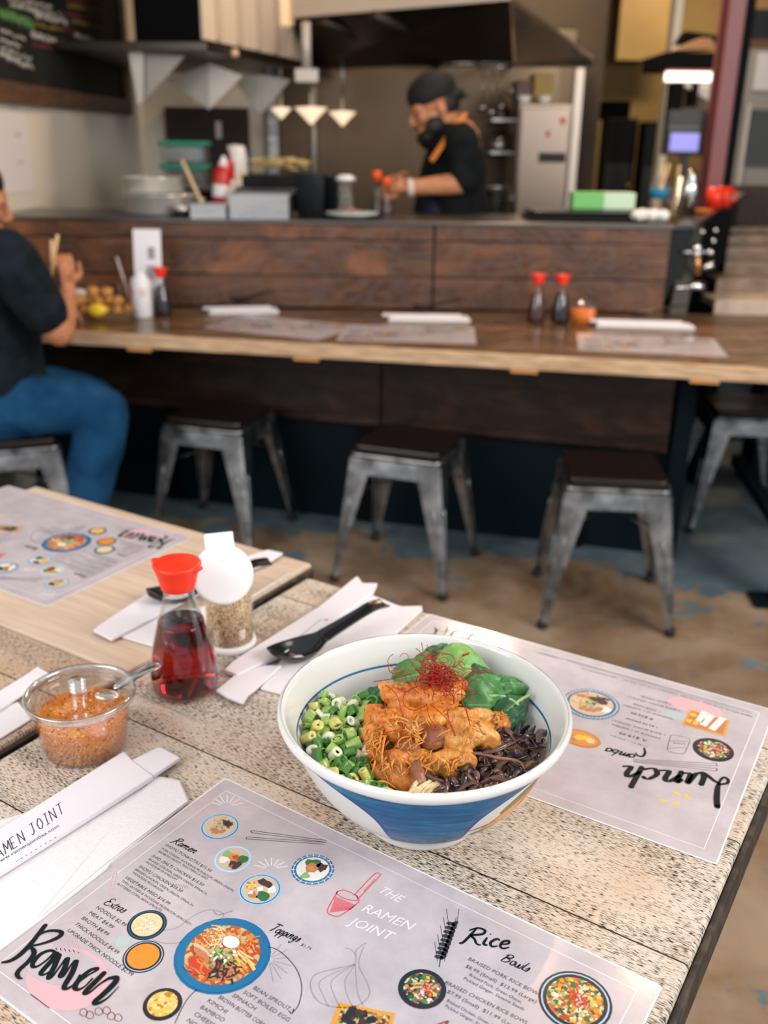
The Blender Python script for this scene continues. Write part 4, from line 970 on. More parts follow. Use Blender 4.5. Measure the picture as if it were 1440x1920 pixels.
leaf(fr(820,1262,.108), fr(918,1252,.108), .027, (0,-.75,.8), lm[1], .012, .35, 'large bright green domed spinach leaf at the back rim of the bowl', seed=1)
leaf(fr(792,1240,.112), fr(838,1208,.112), .016, (-.4,-.5,.8), lm[2], .004, .9, 'dark folded spinach leaf tip highest at the back left', seed=2)
leaf(fr(738,1276,.104), fr(812,1262,.106), .017, (0,-.8,.7), lm[0], .007, .3, 'dull green spinach leaf behind the chicken, left of the chili threads', seed=3)
leaf(fr(795,1262,.108), fr(812,1222,.112), .014, (0,-.8,.6), lm[0], .004, .3, 'small green spinach leaf standing just behind the chili threads', seed=9)
leaf(fr(700,1312,.092), fr(726,1284,.096), .012, (0,-.6,.8), lm[2], .004, .8, 'small dark curled spinach leaf between onions and chicken', seed=4)
leaf(fr(862,1268,.110), fr(934,1272,.107), .013, (0,-.7,.8), lm[2], .004, .5, 'blue-green spinach leaf lying across the middle of the spinach pile', seed=5)
leaf(fr(868,1300,.104), fr(962,1290,.100), .017, (0,-.7,.75), lm[0], .006, .3, 'broad matt green spinach leaf at the right above the one with the thick stem', seed=6)
leaf(fr(930,1282,.104), fr(990,1290,.098), .014, (.3,-.5,.8), lm[0], .006, .9, 'crumpled spinach leaf against the right inner wall of the bowl', seed=7)
leaf(fr(862,1322,.097), fr(958,1322,.094), .024, (0,-.85,.55), lm[0], .003, .15, 'flat spinach leaf with a pale thick stem in front of the pile', stem=[fr(880,1300,.103), fr(905,1305,.103), fr(945,1306,.102), fr(972,1322,.099)], seed=8)
leaf(fr(938,1346,.092), fr(992,1308,.095), .014, (.1,-.8,.6), lm[2], .004, .5, 'glossy dark spinach leaf above the mushrooms at the right', stem=[fr(950,1332,.097), fr(975,1313,.099), fr(996,1302,.100)], seed=10)
leaf(fr(940,1366,.088), fr(985,1338,.092), .012, (.1,-.8,.6), lm[2], .004, .6, 'lowest dark wet spinach leaf touching the mushrooms', seed=12)

# chicken
def chick_mat(n, c1, c2, c3, sc=46):
    m = pmat(n, c1, .36, sss=.12, coat=.25, coatr=.15); g = G(m); v = g.coord((1,1,1.8)); f = g.noise(v, sc, 6, .68, .8)
    c = g.ramp(f, [(.32, c1), (.5, c2), (.68, c3)]); e_ = g.noise(g.coord((1,.22,.6), (0,0,.5)), 330, 4, .6, .5); c = g.mix(g.ramp(e_, [(.50, 0.), (.68, .55)]), c, tuple(k*.30 for k in c1)); c = g.mix(g.ramp(g.noise(v, 24, 5, .6), [(.55, 0.), (.75, .5)]), c, (.85,.60,.28)); g.color(c); g.bump(g.math('ADD', f, g.math('MULTIPLY', e_, .5)), .7, .003); return m
ch1 = chick_mat('chicken_orange', (.42,.095,.006), (.66,.20,.014), (.78,.34,.045)); ch2 = chick_mat('chicken_pale', (.46,.15,.018), (.68,.29,.055), (.78,.44,.14), 60); ch3 = chick_mat('braised_meat', (.20,.055,.018), (.32,.10,.035), (.45,.17,.06), 70)
GC = 'pieces of braised chicken in the bowl'
def chunk(pts, mat, label, seed, amp=.0035, vox=.0016, fr_=34):
    """irregular torn piece: a row of overlapping lumps fused and displaced by noise. pts: (px, py, h, rx, ry, rz)"""
    C = fr(pts[0][0], pts[0][1], pts[0][2]); m = MB().mat(mat)
    for px, py, h, rx, ry, rz in pts:
        q = fr(px, py, h) - C; m.ball(tuple(q), (rx, ry, rz), 16, 10)
    o = organic(m, 'chicken_piece', mat, None, vox, 3, loc=C)
    for v in o.data.vertices:
        n = v.normal; p_ = v.co; d = noise.noise(Vector((p_.x*fr_*1.2, p_.y*fr_*2.6, p_.z*fr_*1.5 + seed)))*amp + noise.noise(Vector((p_.x*150, p_.y*210, p_.z*90 + seed)))*amp*.45
        v.co = p_ + n*d
    return tag(o, label, 'chicken', GC)
chunk([(790,1302,.116,.024,.014,.011),(745,1300,.114,.016,.012,.009),(835,1300,.115,.019,.013,.010),(810,1322,.108,.026,.010,.009),(765,1320,.108,.018,.009,.008),(720,1287,.116,.006,.005,.004),(862,1282,.116,.006,.008,.006)], ch1, 'smooth orange chicken slab on top of the mound under the chili threads', 1, .003)
chunk([(880,1372,.100,.019,.016,.015),(858,1395,.094,.016,.013,.014),(902,1350,.102,.017,.013,.011),(912,1385,.094,.012,.012,.012),(862,1355,.102,.015,.012,.012),(872,1425,.088,.010,.009,.010)], ch2, 'large pale orange chicken lump in the middle, right of centre', 5, .0045)
chunk([(712,1350,.098,.013,.012,.011),(702,1378,.092,.012,.012,.012),(700,1405,.086,.009,.010,.010),(735,1352,.102,.014,.012,.011),(706,1335,.100,.010,.008,.007)], ch1, 'shredded orange chicken lump next to the green onions', 9, .005)
chunk([(762,1352,.104,.018,.012,.012),(748,1372,.098,.018,.012,.012),(775,1378,.094,.018,.012,.012),(812,1350,.104,.020,.012,.012)], ch1, 'chicken piece in the centre of the mound below the top slab', 13, .005)
chunk([(818,1383,.098,.015,.010,.011),(806,1388,.097,.011,.009,.010)], ch3, 'reddish brown meat cube in the centre of the bowl', 17, .0012)
chunk([(764,1402,.094,.012,.009,.009)], ch3, 'small brown meat cube left of the red-brown cube', 21, .0012)
chunk([(740,1425,.086,.015,.012,.010),(725,1448,.080,.014,.012,.010),(748,1458,.078,.014,.010,.008),(765,1470,.076,.010,.008,.007),(715,1420,.084,.010,.010,.009)], ch1, 'long shredded chicken piece hanging to the front left', 25, .0045)
chunk([(812,1430,.086,.018,.012,.009),(842,1424,.086,.016,.011,.010),(790,1425,.086,.014,.010,.009),(845,1445,.082,.008,.008,.008)], ch2, 'flat stringy chicken piece in front of the meat cubes', 29, .0045)
chunk([(783,1450,.086,.008,.009,.012),(786,1468,.080,.008,.008,.012),(790,1480,.076,.006,.006,.008)], ch3, 'long brown meat slice upright near the front rim', 33, .0010)
chunk([(930,1360,.094,.010,.008,.007),(942,1358,.093,.008,.007,.006),(924,1345,.098,.012,.006,.005)], ch1, 'small torn chicken piece tucked under the spinach', 37, .003)
chunk([(700,1494,.071,.007,.005,.003),(760,1490,.072,.012,.006,.004)], ch1, 'small chicken crumbs at the front edge of the bowl', 41, .002)
strand = chick_mat('chicken_strand', (.44,.11,.008), (.66,.23,.02), (.76,.38,.07), 80)
sm = MB().mat(strand); rnd = random.Random(5)
for i in range(300):
    reg = rnd.choice([(715,1355,.103,30,24), (725,1430,.092,24,34), (770,1385,.106,30,22), (880,1370,.112,30,30), (800,1430,.094,34,16), (760,1352,.112,44,16), (850,1435,.090,14,16), (700,1395,.100,12,26), (930,1350,.100,16,10)])
    px, py = rnd.gauss(reg[0], reg[3]*.5), rnd.gauss(reg[1], reg[4]*.5); p0 = fr(px, py, reg[2] + rnd.uniform(-.005, .001)) - BC; t = rnd.gauss(-1.9, .9); L = rnd.uniform(.006, .018); P = []
    for k in range(6):
        s_ = k/5; P.append(p0 + Vector((math.cos(t)*L*(s_-.5), math.sin(t)*L*(s_-.5)*.6, L*.55*(.5 - s_)*1.0 + .0018*math.sin(s_*PI)))); t += rnd.uniform(-.35,.35)
    r0 = rnd.uniform(.00025, .0007); sm.tube(P, [(r0*.4,r0*.5),(r0,r0*1.5),(r0*1.1,r0*1.8),(r0,r0*1.5),(r0*.8,r0),(r0*.3,r0*.3)], 6)
for pts in ([(724,1352,.112),(740,1345,.116),(765,1352,.114),(780,1375,.106),(786,1392,.100)], [(730,1362,.110),(750,1352,.113),(772,1362,.110)], [(716,1372,.106),(712,1400,.100),(718,1430,.092),(716,1448,.086)], [(722,1380,.108),(716,1420,.096),(722,1455,.084)], [(850,1430,.094),(846,1445,.088),(840,1455,.084)], [(862,1422,.094),(845,1432,.092),(832,1440,.088)]):
    sm.tube(smoothline([fr(*q) - BC for q in pts], 5), .0011, 6)
o = sm.build('shredded_chicken', None, None, loc=BC); tag(o, 'loose orange shreds of chicken strewn over the mound in the bowl', 'shredded chicken', kind='stuff')

# wood ear mushroom strips
wm = [pmat('mushroom_brown', (.115,.048,.034), .28, coat=.4, sss=.03), pmat('mushroom_purple', (.080,.040,.048), .30, coat=.4, sss=.03), pmat('mushroom_black', (.012,.008,.009), .2, coat=.5), pmat('mushroom_tan', (.20,.090,.055), .32, coat=.3)]
rnd = random.Random(21); mp = [(905,1385),(930,1362),(958,1365),(1004,1368),(1024,1388),(1020,1420),(998,1455),(955,1484),(910,1498),(862,1502),(832,1488),(848,1450),(880,1428)]
cnt = 0; tries = 0; cen = []
def strip(P, w, th, mat, twist):
    P = smoothline([Vector(q) for q in P], 4); n = len(P); m = MB().mat(mat); vs = []; fs = []
    for i, q in enumerate(P):
        t = (P[min(i+1,n-1)] - P[max(i-1,0)]).normalized(); a = Vector((0,-.35,1)); a = (a - t*a.dot(t)).normalized(); b = t.cross(a); an = twist*i/n; wv = b*math.cos(an) + a*math.sin(an); nv = wv.cross(t); ww = w*(.55 + .45*math.sin(PI*(i+.5)/n))
        for sgn, tt in ((1,1),(-1,1),(-1,-1),(1,-1)): vs.append(q + wv*sgn*ww/2 + nv*tt*th/2 + nv*(.0006 if tt > 0 else 0))
    for i in range(n-1):
        for k in range(4): fs.append((i*4+k, (i+1)*4+k, (i+1)*4+(k+1)%4, i*4+(k+1)%4))
    fs += [(0,1,2,3), ((n-1)*4+3, (n-1)*4+2, (n-1)*4+1, (n-1)*4)]
    C = sum(P, Vector())/n; m.add([v - C for v in vs], fs, True); o = m.build('mushroom_strip', None, None, loc=C, sub=1); return o
MG = 'wood ear mushroom strips in the bowl'
while cnt < 118 and tries < 9000:
    tries += 1; x = rnd.uniform(840, 1020); y = rnd.uniform(1362, 1496)
    if not inpoly(x, y, mp): continue
    h = .078 + .010*(cnt/118) + .010*max(0, (1440-y)/80)*.9; c0 = fr(x, y, h) - BC
    if c0.xy.length > r_in(h) - .007: continue
    t = rnd.uniform(0, PI); L = rnd.uniform(.014, .034); P = []
    cv = rnd.uniform(-1.8, 1.8); q = Vector(c0) - Vector((math.cos(t), math.sin(t)*.8, 0))*L/2
    for k in range(6):
        rr = Vector((q.x, q.y)).length; lim = r_in(q.z) - .004
        if rr > lim: q.x *= lim/rr; q.y *= lim/rr
        P.append(BC + q + Vector((0,0,.003*math.sin(k*1.3 + cnt)))); q = q + Vector((math.cos(t), math.sin(t)*.8, rnd.uniform(-.12,.12)))*L/5; t += cv/5
    o = strip(P, rnd.uniform(.0042,.0085), .0010, rnd.choice([wm[0], wm[0], wm[1], wm[2], wm[1], wm[3]]), rnd.uniform(-1.6,1.6))
    tag(o, 'glossy dark brown wood ear mushroom strip in the heap at the right of the bowl', 'mushroom strip', MG); cnt += 1
o = strip([fr(*q) for q in ((876,1413,.094),(905,1414,.095),(935,1422,.094),(962,1425,.094),(978,1432,.092),(984,1448,.088))], .0042, .0012, wm[3], .8); tag(o, 'long pale-edged mushroom strip lying across the top of the mushroom heap', 'mushroom strip')
o = strip([fr(*q) for q in ((905,1412,.096),(930,1408,.097),(950,1398,.097),(966,1392,.096))], .0042, .0013, wm[1], .4); tag(o, 'straight purplish mushroom strip just above the long pale-edged one', 'mushroom strip')
o = strip([fr(*q) for q in ((776,1432,.092),(795,1448,.090),(812,1460,.086),(832,1466,.084),(845,1485,.078))], .0046, .0013, wm[1], .5); tag(o, 'purple mushroom strip in front of the chicken, left of the mushroom heap', 'mushroom strip')

# chili threads
red1 = pmat('chili_thread', (.36,.012,.007), .35)
tm = MB().mat(red1); rnd = random.Random(8); ctr = fr(818, 1278, .128) - BC
for i in range(210):
    a = rnd.uniform(0, 2*PI); rr = abs(rnd.gauss(0, .0135)); q = ctr + Vector((rr*math.cos(a)*1.25, rr*math.sin(a)*.9, rnd.gauss(.003,.0080))); d = Vector((rnd.gauss(0,1), rnd.gauss(0,1), rnd.gauss(0,.8))).normalized(); P = [q]; cu_ = Vector((rnd.gauss(0,1), rnd.gauss(0,1), rnd.gauss(0,1)))*rnd.uniform(.15,.6); st = rnd.uniform(.0014,.0034)
    for k in range(9):
        d = (d + d.cross(cu_)*.7 + Vector((rnd.gauss(0,.14), rnd.gauss(0,.14), rnd.gauss(0,.14)))).normalized(); q = q + d*st
        if q.z < ctr.z - .008: q.z = ctr.z - .008; d.z = abs(d.z)*.3
        P.append(q)
    tm.tube(smoothline(P, 2), rnd.uniform(.00028,.00045), 5)
for pts in ([(700,1278,.118),(716,1276,.122),(740,1272,.124),(775,1262,.126)], [(775,1236,.124),(786,1228,.126),(804,1232,.128),(826,1250,.128)], [(742,1256,.128),(750,1268,.127),(765,1282,.128),(785,1300,.127)], [(880,1226,.130),(866,1232,.128),(860,1244,.126),(872,1254,.124),(890,1253,.122)],
            [(722,1284,.124),(742,1300,.127),(750,1322,.120),(755,1350,.112),(754,1392,.105)], [(838,1325,.124),(842,1350,.118),(852,1378,.114)], [(868,1278,.126),(866,1310,.122),(876,1340,.118),(882,1362,.116)], [(800,1320,.122),(805,1345,.116),(818,1365,.112),(795,1368,.110)], [(760,1296,.128),(756,1318,.124),(775,1332,.120),(800,1322,.122)],
            [(806,1320,.124),(830,1340,.118),(846,1360,.114),(854,1380,.112)], [(722,1310,.120),(722,1340,.112)], [(712,1378,.112),(730,1372,.112),(756,1366,.112)], [(874,1325,.120),(878,1345,.118),(884,1352,.117)], [(800,1230,.130),(830,1224,.132),(850,1230,.131)]):
    tm.tube(smoothline([fr(*q) - BC for q in pts], 5), .00042, 5)
tm.tube(smoothline([fr(*q) - BC for q in ((862,1232,.130),(870,1227,.131),(880,1224,.131))], 5), [(.0003,.0003)]*4 + [(.001,.0011)]*6 + [(.0004,.0004)], 6)
o = tm.build('chili_threads', None, None, loc=BC); tag(o, 'nest of fine red chili threads on top of the food in the bowl', 'chili threads', kind='stuff')
# ---------------------------------------------------------------- bar and service counter
barwood = darkwood('bar_top_wood', (.045,.021,.010), (.15,.075,.034), (.33,.19,.095), .17, .03, scale=2.2, rough=.22, axis='y')
baredge = nmat('bar_edge_wood', (.36,.22,.12), (.60,.42,.26), 12, .45, 4, vs=(1,1,14))
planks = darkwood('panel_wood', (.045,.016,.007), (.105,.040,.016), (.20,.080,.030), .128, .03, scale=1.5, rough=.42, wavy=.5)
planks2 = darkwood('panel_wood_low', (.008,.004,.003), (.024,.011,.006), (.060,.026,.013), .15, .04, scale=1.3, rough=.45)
cap_ = pmat('counter_steel', (.16,.15,.14), .30, 1)
ct = empty('service_counter', (0, 3.58, 0), 0, 'long dark wood plank kitchen counter behind the bar seats', 'counter')
def part(mb, name, par, **k): 
    mb.v = [tuple(Vector(v) - par.location) for v in mb.v]; return mb.build(name, None, par, **k)
part(MB().mat(planks).box((-1.43,3.562,.755), (.165,3.60,1.050)), 'plank_panel', ct, bevel=.003)
part(MB().mat(planks).box((.171,3.560,.755), (1.020,3.60,1.050)), 'plank_panel', ct, bevel=.003)
part(MB().mat(cap_).box((-1.43,3.555,1.051), (1.03,4.02,1.064)), 'countertop', ct, bevel=.002)
part(MB().mat(blackm).prism([(-1.43,3.74),(1.02,3.74),(1.03,3.98),(-1.43,3.98)], 0.0, 1.05), 'cabinet_body', ct)
ct = empty('bar_plinth', (0, 3.4, 0), 0, 'dark plank and navy base under the long bar table', 'bar base')
lowp = [(-1.30,3.655),(.93,3.030),(.945,3.06),(-1.28,3.69)]
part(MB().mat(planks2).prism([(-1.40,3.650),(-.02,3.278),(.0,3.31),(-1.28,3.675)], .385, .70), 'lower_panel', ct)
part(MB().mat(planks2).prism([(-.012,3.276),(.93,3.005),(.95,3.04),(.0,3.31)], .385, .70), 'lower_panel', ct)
part(MB().mat(navy).prism([(-1.43,3.70),(.97,3.045),(1.02,3.54),(-1.28,3.70)], .0, .70), 'kick_panel', ct)
part(MB().mat(navy).prism([(.945,3.00),(1.00,2.99),(1.02,3.05),(.965,3.06)], .0, .70), 'corner_post', ct)
for i in range(3): part(MB().mat(blackm).prism([(-.85+i*.75,3.53-i*.211),(-.80+i*.75,3.515-i*.211),(-.80+i*.75,3.55-i*.211),(-.85+i*.75,3.565-i*.211)], .0, .385), 'kick_panel_joint', ct)
# the bar
br = empty('bar_table', (0, 3.2, 0), 0, 'long narrow wooden bar table fixed along the kitchen counter', 'bar table')
F0 = Vector((-1.43,3.134,0)); F1 = Vector((2.3,2.395,0)); dF = (F1 - F0).normalized(); nF = Vector((-dF.y, dF.x, 0))
P4 = [F0, F1, Vector((2.3,3.555,0)), Vector((-1.43,3.555,0))]
def pr(pts, z0, z1, mat, name, par, **k): return part(MB().mat(mat).prism([(p.x, p.y) for p in pts], z0, z1), name, par, **k)
pr([F0 + nF*.0225, F1 + nF*.0225, P4[2], P4[3]], .712, .7500, barwood, 'bar_top', br)
pr([F0, F1, F1 + nF*.022, F0 + nF*.022], .708, .7502, baredge, 'front_edge', br, bevel=.003)
tabm = pmat('orange_wood', (.55,.24,.07), .5)
for px, py in ((271,651), (580,669), (985,690), (1320,712)):
    q = at(px, py - 6, .712); q2 = F0 + dF*((q.xy - F0.xy).dot(dF.xy)); pr([q2 + dF*-.04 + nF*.004, q2 + dF*.04 + nF*.004, q2 + dF*.04 + nF*.05, q2 + dF*-.04 + nF*.05], .697, .7075, tabm, 'wooden_cleat', br)
for s_ in (1.05, 1.75, 2.6):
    q = F0 + dF*s_ + nF*.30
    pr([q, q + dF*.04, q + dF*.04 + nF*.25, q + nF*.25], .66, .7115, navy, 'bracket_arm', br)
# legs at the right end of the bar
q = Vector((1.21, 2.66, 0)); pr([q, q + Vector((.06,-.01,0)), q + Vector((.07,.05,0)), q + Vector((.01,.06,0))], .012, .7075, navy, 'leg', br)
pr([q + Vector((-.06,-.02,0)), q + Vector((.14,-.04,0)), q + Vector((.15,.06,0)), q + Vector((-.05,.08,0))], .0, .012, navy, 'foot_plate', br)
pr([q + Vector((.01,.06,0)), q + Vector((.05,.06,0)), q + Vector((.15,.80,0)), q + Vector((.11,.80,0))], .20, .24, navy, 'leg_rail', br)

# ---------------------------------------------------------------- metal stools
seatw = pmat('stool_seat_wood', (.010,.005,.004), .35, coat=.12)
def make_stool():
    e = empty('metal_stool'); top = .425; a = .150; b = .192
    MB().mat(seatw).prism(rrect(-.138, -.138, .138, .138, .02, 5), top + .006, top + .030).build('wooden_seat', None, e, bevel=.005)
    m = MB().mat(stoolm); m.prism(rrect(-a, -a, a, a, .028, 6), top - .008, top + .0058); m.build('seat_rim', None, e, bevel=.004)
    m = MB().mat(stoolm)
    for k in range(4):
        c, s = math.cos(k*PI/2), math.sin(k*PI/2); R = lambda x, y, z: (x*c - y*s, x*s + y*c, z)
        m.add([R(-a+.008,-a+.004,top-.009), R(a-.008,-a+.004,top-.009), R(a-.012,-a-.004,top-.058), R(-a+.012,-a-.004,top-.058), R(-a+.008,-a+.007,top-.009), R(a-.008,-a+.007,top-.009), R(a-.012,-a-.001,top-.058), R(-a+.012,-a-.001,top-.058)],
              [(0,3,2,1),(4,5,6,7),(0,1,5,4),(1,2,6,5),(2,3,7,6),(3,0,4,7)], False)
    m.build('apron', None, e)
    for sx in (-1, 1):
        for sy in (-1, 1):
            m = MB().mat(stoolm); n = 12; vs = []; fs = []
            for i in range(n + 1):
                q = i/n; z = (top - .012)*(1-q) + .012*q; o = a + (b - a)*q; w = .060*(1-q)**1.2 + .021; th = .0022
                o -= .0
                # L-shaped folded sheet leg with rounded corner
                sec = [(o - w, o), (o - w, o - th), (o - .010, o - th), (o - th, o - .010), (o - th, o - w), (o, o - w), (o, o - .007), (o - .007, o)]
                vs += [(sx*x, sy*y, z) for x, y in sec]
            for i in range(n):
                for k in range(8): f = (i*8+k, i*8+(k+1)%8, (i+1)*8+(k+1)%8, (i+1)*8+k); fs.append(f if sx*sy > 0 else f[::-1])
            fs += [tuple(range(8)), tuple(n*8 + k for k in range(8))]
            m.add(vs, fs, False)
            # stamped rib down the outer faces
            for u, v in ((1, 0), (0, 1)):
                P = []; 
                for i in range(8):
                    q = .30 + .55*i/7; o = a + (b-a)*q; z = (top - .012)*(1-q) + .012*q; w = .060*(1-q)**1.2 + .021
                    P.append((sx*(o + .001 if u else o - w*.45), sy*(o + .001 if v else o - w*.45), z))
                m.tube(P, [(.001,.001)] + [(.0035,.004)]*6 + [(.001,.001)], 8)
            lg = m.build('leg', None, e)
            MB().mat(rubber).lathe([(0,0),(.015,0),(.0165,.003),(.0145,.022),(0,.022)], 16, (sx*(b-.008), sy*(b-.008), 0)).build('rubber_foot', None, lg)
    m = MB().mat(stoolm)
    for sx, sy in ((1,1),(1,-1)):
        o = a + (b-a)*.30 - .012; z = .295
        m.tube([(-sx*o,-sy*o,z),(-sx*.05,-sy*.05,z+.028),(sx*.05,sy*.05,z+.028 + .0085*(sx*sy)),(sx*o,sy*o,z)], [(.0016,.0085)]*4, 8, up=(0,0,1))
    m.build('cross_brace', None, e)
    return e
proto = make_stool()
SG_ = 'metal stools along the bar'
for i, (x, y, a, lab) in enumerate([(.672,2.66,-.10,'metal stool with dark seat at the right, nearest the camera'), (.078,2.905,-.352,'metal stool with dark seat in the middle of the bar front'), (-.575,3.200,-.30,'metal stool with dark seat beside the seated diner'),
      (-1.205,2.93,.36,'metal stool carrying the seated diner in jeans'), (1.33,3.42,-.10,'metal stool in deep shade under the right end of the bar')]):
    o = proto if i == 0 else copy_tree(proto)
    o.location = (x, y, 0); o.rotation_euler = (0, 0, a); tag(o, lab, 'stool', SG_)

# ---------------------------------------------------------------- on the bar
for (pts, lab) in (((-.606,3.141),(-.278,3.009),'faded menu on the bar, left of the other bar menus'), ((-.154,2.974),(.269,2.950),'faded menu on the bar in front of the middle napkin'), ((.584,2.876),(1.009,2.826),'faded menu on the bar at the right in front of the sauce bottles')) if False else ():
    pass
def barmenu(px, py, px2, py2, lab):
    a = at(px, py, .7503); b = at(px2, py2, .7503); ang_ = math.atan2(b.y - a.y, b.x - a.x)
    e = empty('laminated_menu', (a.x, a.y, .7504), ang_, lab, 'menu', 'laminated menus on the bar'); c = front.copy(); col.objects.link(c); c.parent = e; return e
barmenu(382, 614, 562, 634, 'laminated menu on the bar nearest the seated diner'); barmenu(632, 638, 868, 644, 'laminated menu on the middle of the bar, before a napkin'); barmenu(1086, 656, 1350, 668, 'laminated menu on the right of the bar, before the sauce bottles')
def barset(p0, p1, lab, z=.7503):
    a = at(*p0, z); b = at(*p1, z); d = b - a; L = d.length; d.normalize(); n = Vector((-d.y, d.x, 0))
    m = MB().mat(papern); m.prism([(q.x, q.y) for q in (a, a + d*L, a + d*L*.98 + n*.075, a + d*.02 + n*.080)], z, z + .012); o = m.build('paper_napkin', None, None, bevel=.003); tag(o, 'white folded napkin on the bar, ' + lab, 'napkin', 'paper napkins on the bar')
    m = MB().mat(sleevep); m.prism([(q.x, q.y) for q in (a - d*.02 + n*.03, a + d*(L*.9) + n*.035, a + d*(L*.9) + n*.065, a - d*.02 + n*.062)], z + .0122, z + .019); o = m.build('chopstick_sleeve', None, None, bevel=.002); tag(o, 'white chopstick sleeve on the bar napkin ' + lab, 'chopstick sleeve', 'chopstick sleeves on the bar')
    q0 = a + d*L*.30 + n*.085; q1 = a + d*L*.95 + n*.095
    sp_ = make_spoon((q0.x, q0.y, .775), (q1.x, q1.y, .79), 'black spoon on the bar, with the napkin ' + lab, 'black soup spoons on the bar')
    sp_.location.z = .024
barset((392, 590), (523, 588), 'nearest the seated diner'); barset((728, 603), (882, 605), 'at the middle of the bar'); barset((1118, 614), (1303, 619), 'at the right beside the spice cup')
glass2 = thinclear('bar_bottle_glass', (.97,.97,.97), .01, .16, .05)
# small sauce bottles
def bar_bottle(px, py, col_, lab, grp='red-capped sauce bottles on the bar'):
    p = at(px, py, .7502); e = empty('sauce_bottle', (p.x, p.y, .7502), 0, lab, 'sauce bottle', grp)
    s = .86
    pf = [(r*s, z*s*1.12) for r, z in outer]
    MB().mat(glass2).lathe([(0,0)] + pf, 32).build('glass_body', None, e)
    lq = pmat('sauce_liquid', col_, .1, coat=.5); MB().mat(lq).lathe([(0,.002)] + [(r - .0014, max(z, .002)) for r, z in pf if z < .104] + [(0,.105)], 32).build('sauce', None, e)
    MB().mat(redcap).lathe([(0,.130),(.016,.130),(.0175,.137),(.020,.150),(.0225,.156),(.022,.162),(0,.165)], 28).tube([(-.016,0,.156),(-.028,0,.161)], [.005,.002], 8).tube([(.016,0,.156),(.028,0,.161)], [.005,.002], 8).build('pouring_cap', None, e); return e
bar_bottle(1004, 603, (.050,.006,.006), 'left one of the two sauce bottles with red caps on the bar, dark red sauce')
bar_bottle(1049, 604, (.006,.005,.006), 'right one of the two sauce bottles with red caps on the bar, black sauce')
bar_bottle(306, 590, (.006,.005,.006), 'red-capped soy sauce bottle on the bar beside the white table sign')
p_ = at(1092, 606, .7502); e = empty('spice_cup', (p_.x, p_.y, .7502), 0, 'clear cup of orange spice on the bar, right of the sauce bottles', 'seasoning cup')
bar_sp = pmat('bar_spice', (.78,.20,.03), .6)
MB().mat(clearp).lathe([(0,0),(.038,0),(.046,.062),(.049,.064),(.048,.068),(.030,.078),(0,.080)], 32).build('clear_cup', None, e)
MB().mat(bar_sp).lathe([(0,.001),(.0365,.001),(.0435,.048),(0,.050)], 32).build('orange_spice', None, e); MB().mat(clearp).lathe([(0,.080),(.009,.080),(.008,.092),(0,.093)], 16).build('lid_knob', None, e)
# table sign, squeeze bottle, tray of fried food
p_ = at(281, 589, .7502); e = empty('table_sign', (p_.x, p_.y, .7502), -.06, 'upright white table sign with faint print behind the white bottle', 'table sign')
signp = pmat('sign_white', (.78,.78,.82), .35)
m = MB().mat(signp).solid([(-.056,.02,.002),(.042,.02,.002),(.042,.055,.285),(-.056,.055,.285)], (0,.004,0)); m.mat(inkg)
m.build('sign_board', None, e, bevel=.001)
m = MB().mat(inkd)
for x0, x1, z0, z1 in ((-.012,.022,.150,.163),(-.012,.022,.135,.147),(-.005,.02,.185,.225),(-.012,.012,.118,.130)): m.solid([(x0,.0195+z0*.124,z0),(x1,.0195+z0*.124,z0),(x1,.0195+z1*.124,z1),(x0,.0195+z1*.124,z1)], (0,-.0006,0))
m.mats[0] = inkg; m.build('sign_print', None, e)
MB().mat(signp).box((-.056,.004,0), (.042,.07,.0018)).build('sign_foot', None, e)
p_ = at(268, 594, .7502); e = empty('squeeze_bottle', (p_.x, p_.y, .7502), 0, 'white round bottle with red print in front of the table sign', 'bottle')
MB().mat(signp).lathe([(0,0),(.032,0),(.034,.004),(.034,.120),(.028,.134),(.018,.140),(.018,.152),(0,.153)], 32).build('bottle_body', None, e)
m = MB().mat(inkr)
for a0 in (-2.4, -1.2):
    P = [(.0345*math.cos(a0+q*.22), .0345*math.sin(a0+q*.22), .088 + .010*math.sin(q*3)) for q in range(3)]; m.tube(smoothline([Vector((.0346*math.cos(a0 + .25*math.cos(t)), .0346*math.sin(a0 + .25*math.cos(t)), .088 + .011*math.sin(t))) for t in [k*PI/4 for k in range(9)]], 2), .0018, 6)
m.build('red_print', None, e)
p_ = at(243, 584, .7502); e = empty('drink_cup', (p_.x, p_.y, .7502), 0, 'clear drink cup with a straw behind the tray of fried food', 'cup')
MB().mat(clearp).lathe([(0,0),(.030,0),(.040,.105),(.038,.105),(.028,.004),(0,.004)], 28).build('clear_cup', None, e); MB().mat(pmat('iced_drink', (.35,.10,.05), .2)).lathe([(0,.004),(.0275,.0045),(.033,.05),(0,.05)], 24).build('drink', None, e)
MB().mat(pmat('straw', (.6,.5,.5), .4)).tube([(.01,0,.02),(-.030,0,.19)], .004, 8).build('straw', None, e)
tray = pmat('food_tray_paper', (.30,.19,.10), .6)
c0 = at(190, 594, .7502); e = empty('food_tray', (c0.x, c0.y, .7502), -.05, 'brown paper tray piled with fried food on the bar by the diner', 'food tray')
m = MB().mat(tray); m.add([(-.11,-.06,0),(.11,-.06,0),(.11,.06,0),(-.11,.06,0),(-.135,-.08,.03),(.135,-.08,.03),(.135,.08,.03),(-.135,.08,.03)], [(3,2,1,0),(0,1,5,4),(1,2,6,5),(2,3,7,6),(3,0,4,7)], False); m.build('tray', None, e, solid=.002)
fried = nmat('fried_batter', (.34,.13,.025), (.70,.36,.09), 70, .6, 4, bump=.6, bdist=.003); lemon = pmat('lemon_yellow', (.80,.55,.03), .4)
rnd = random.Random(4); fp = []
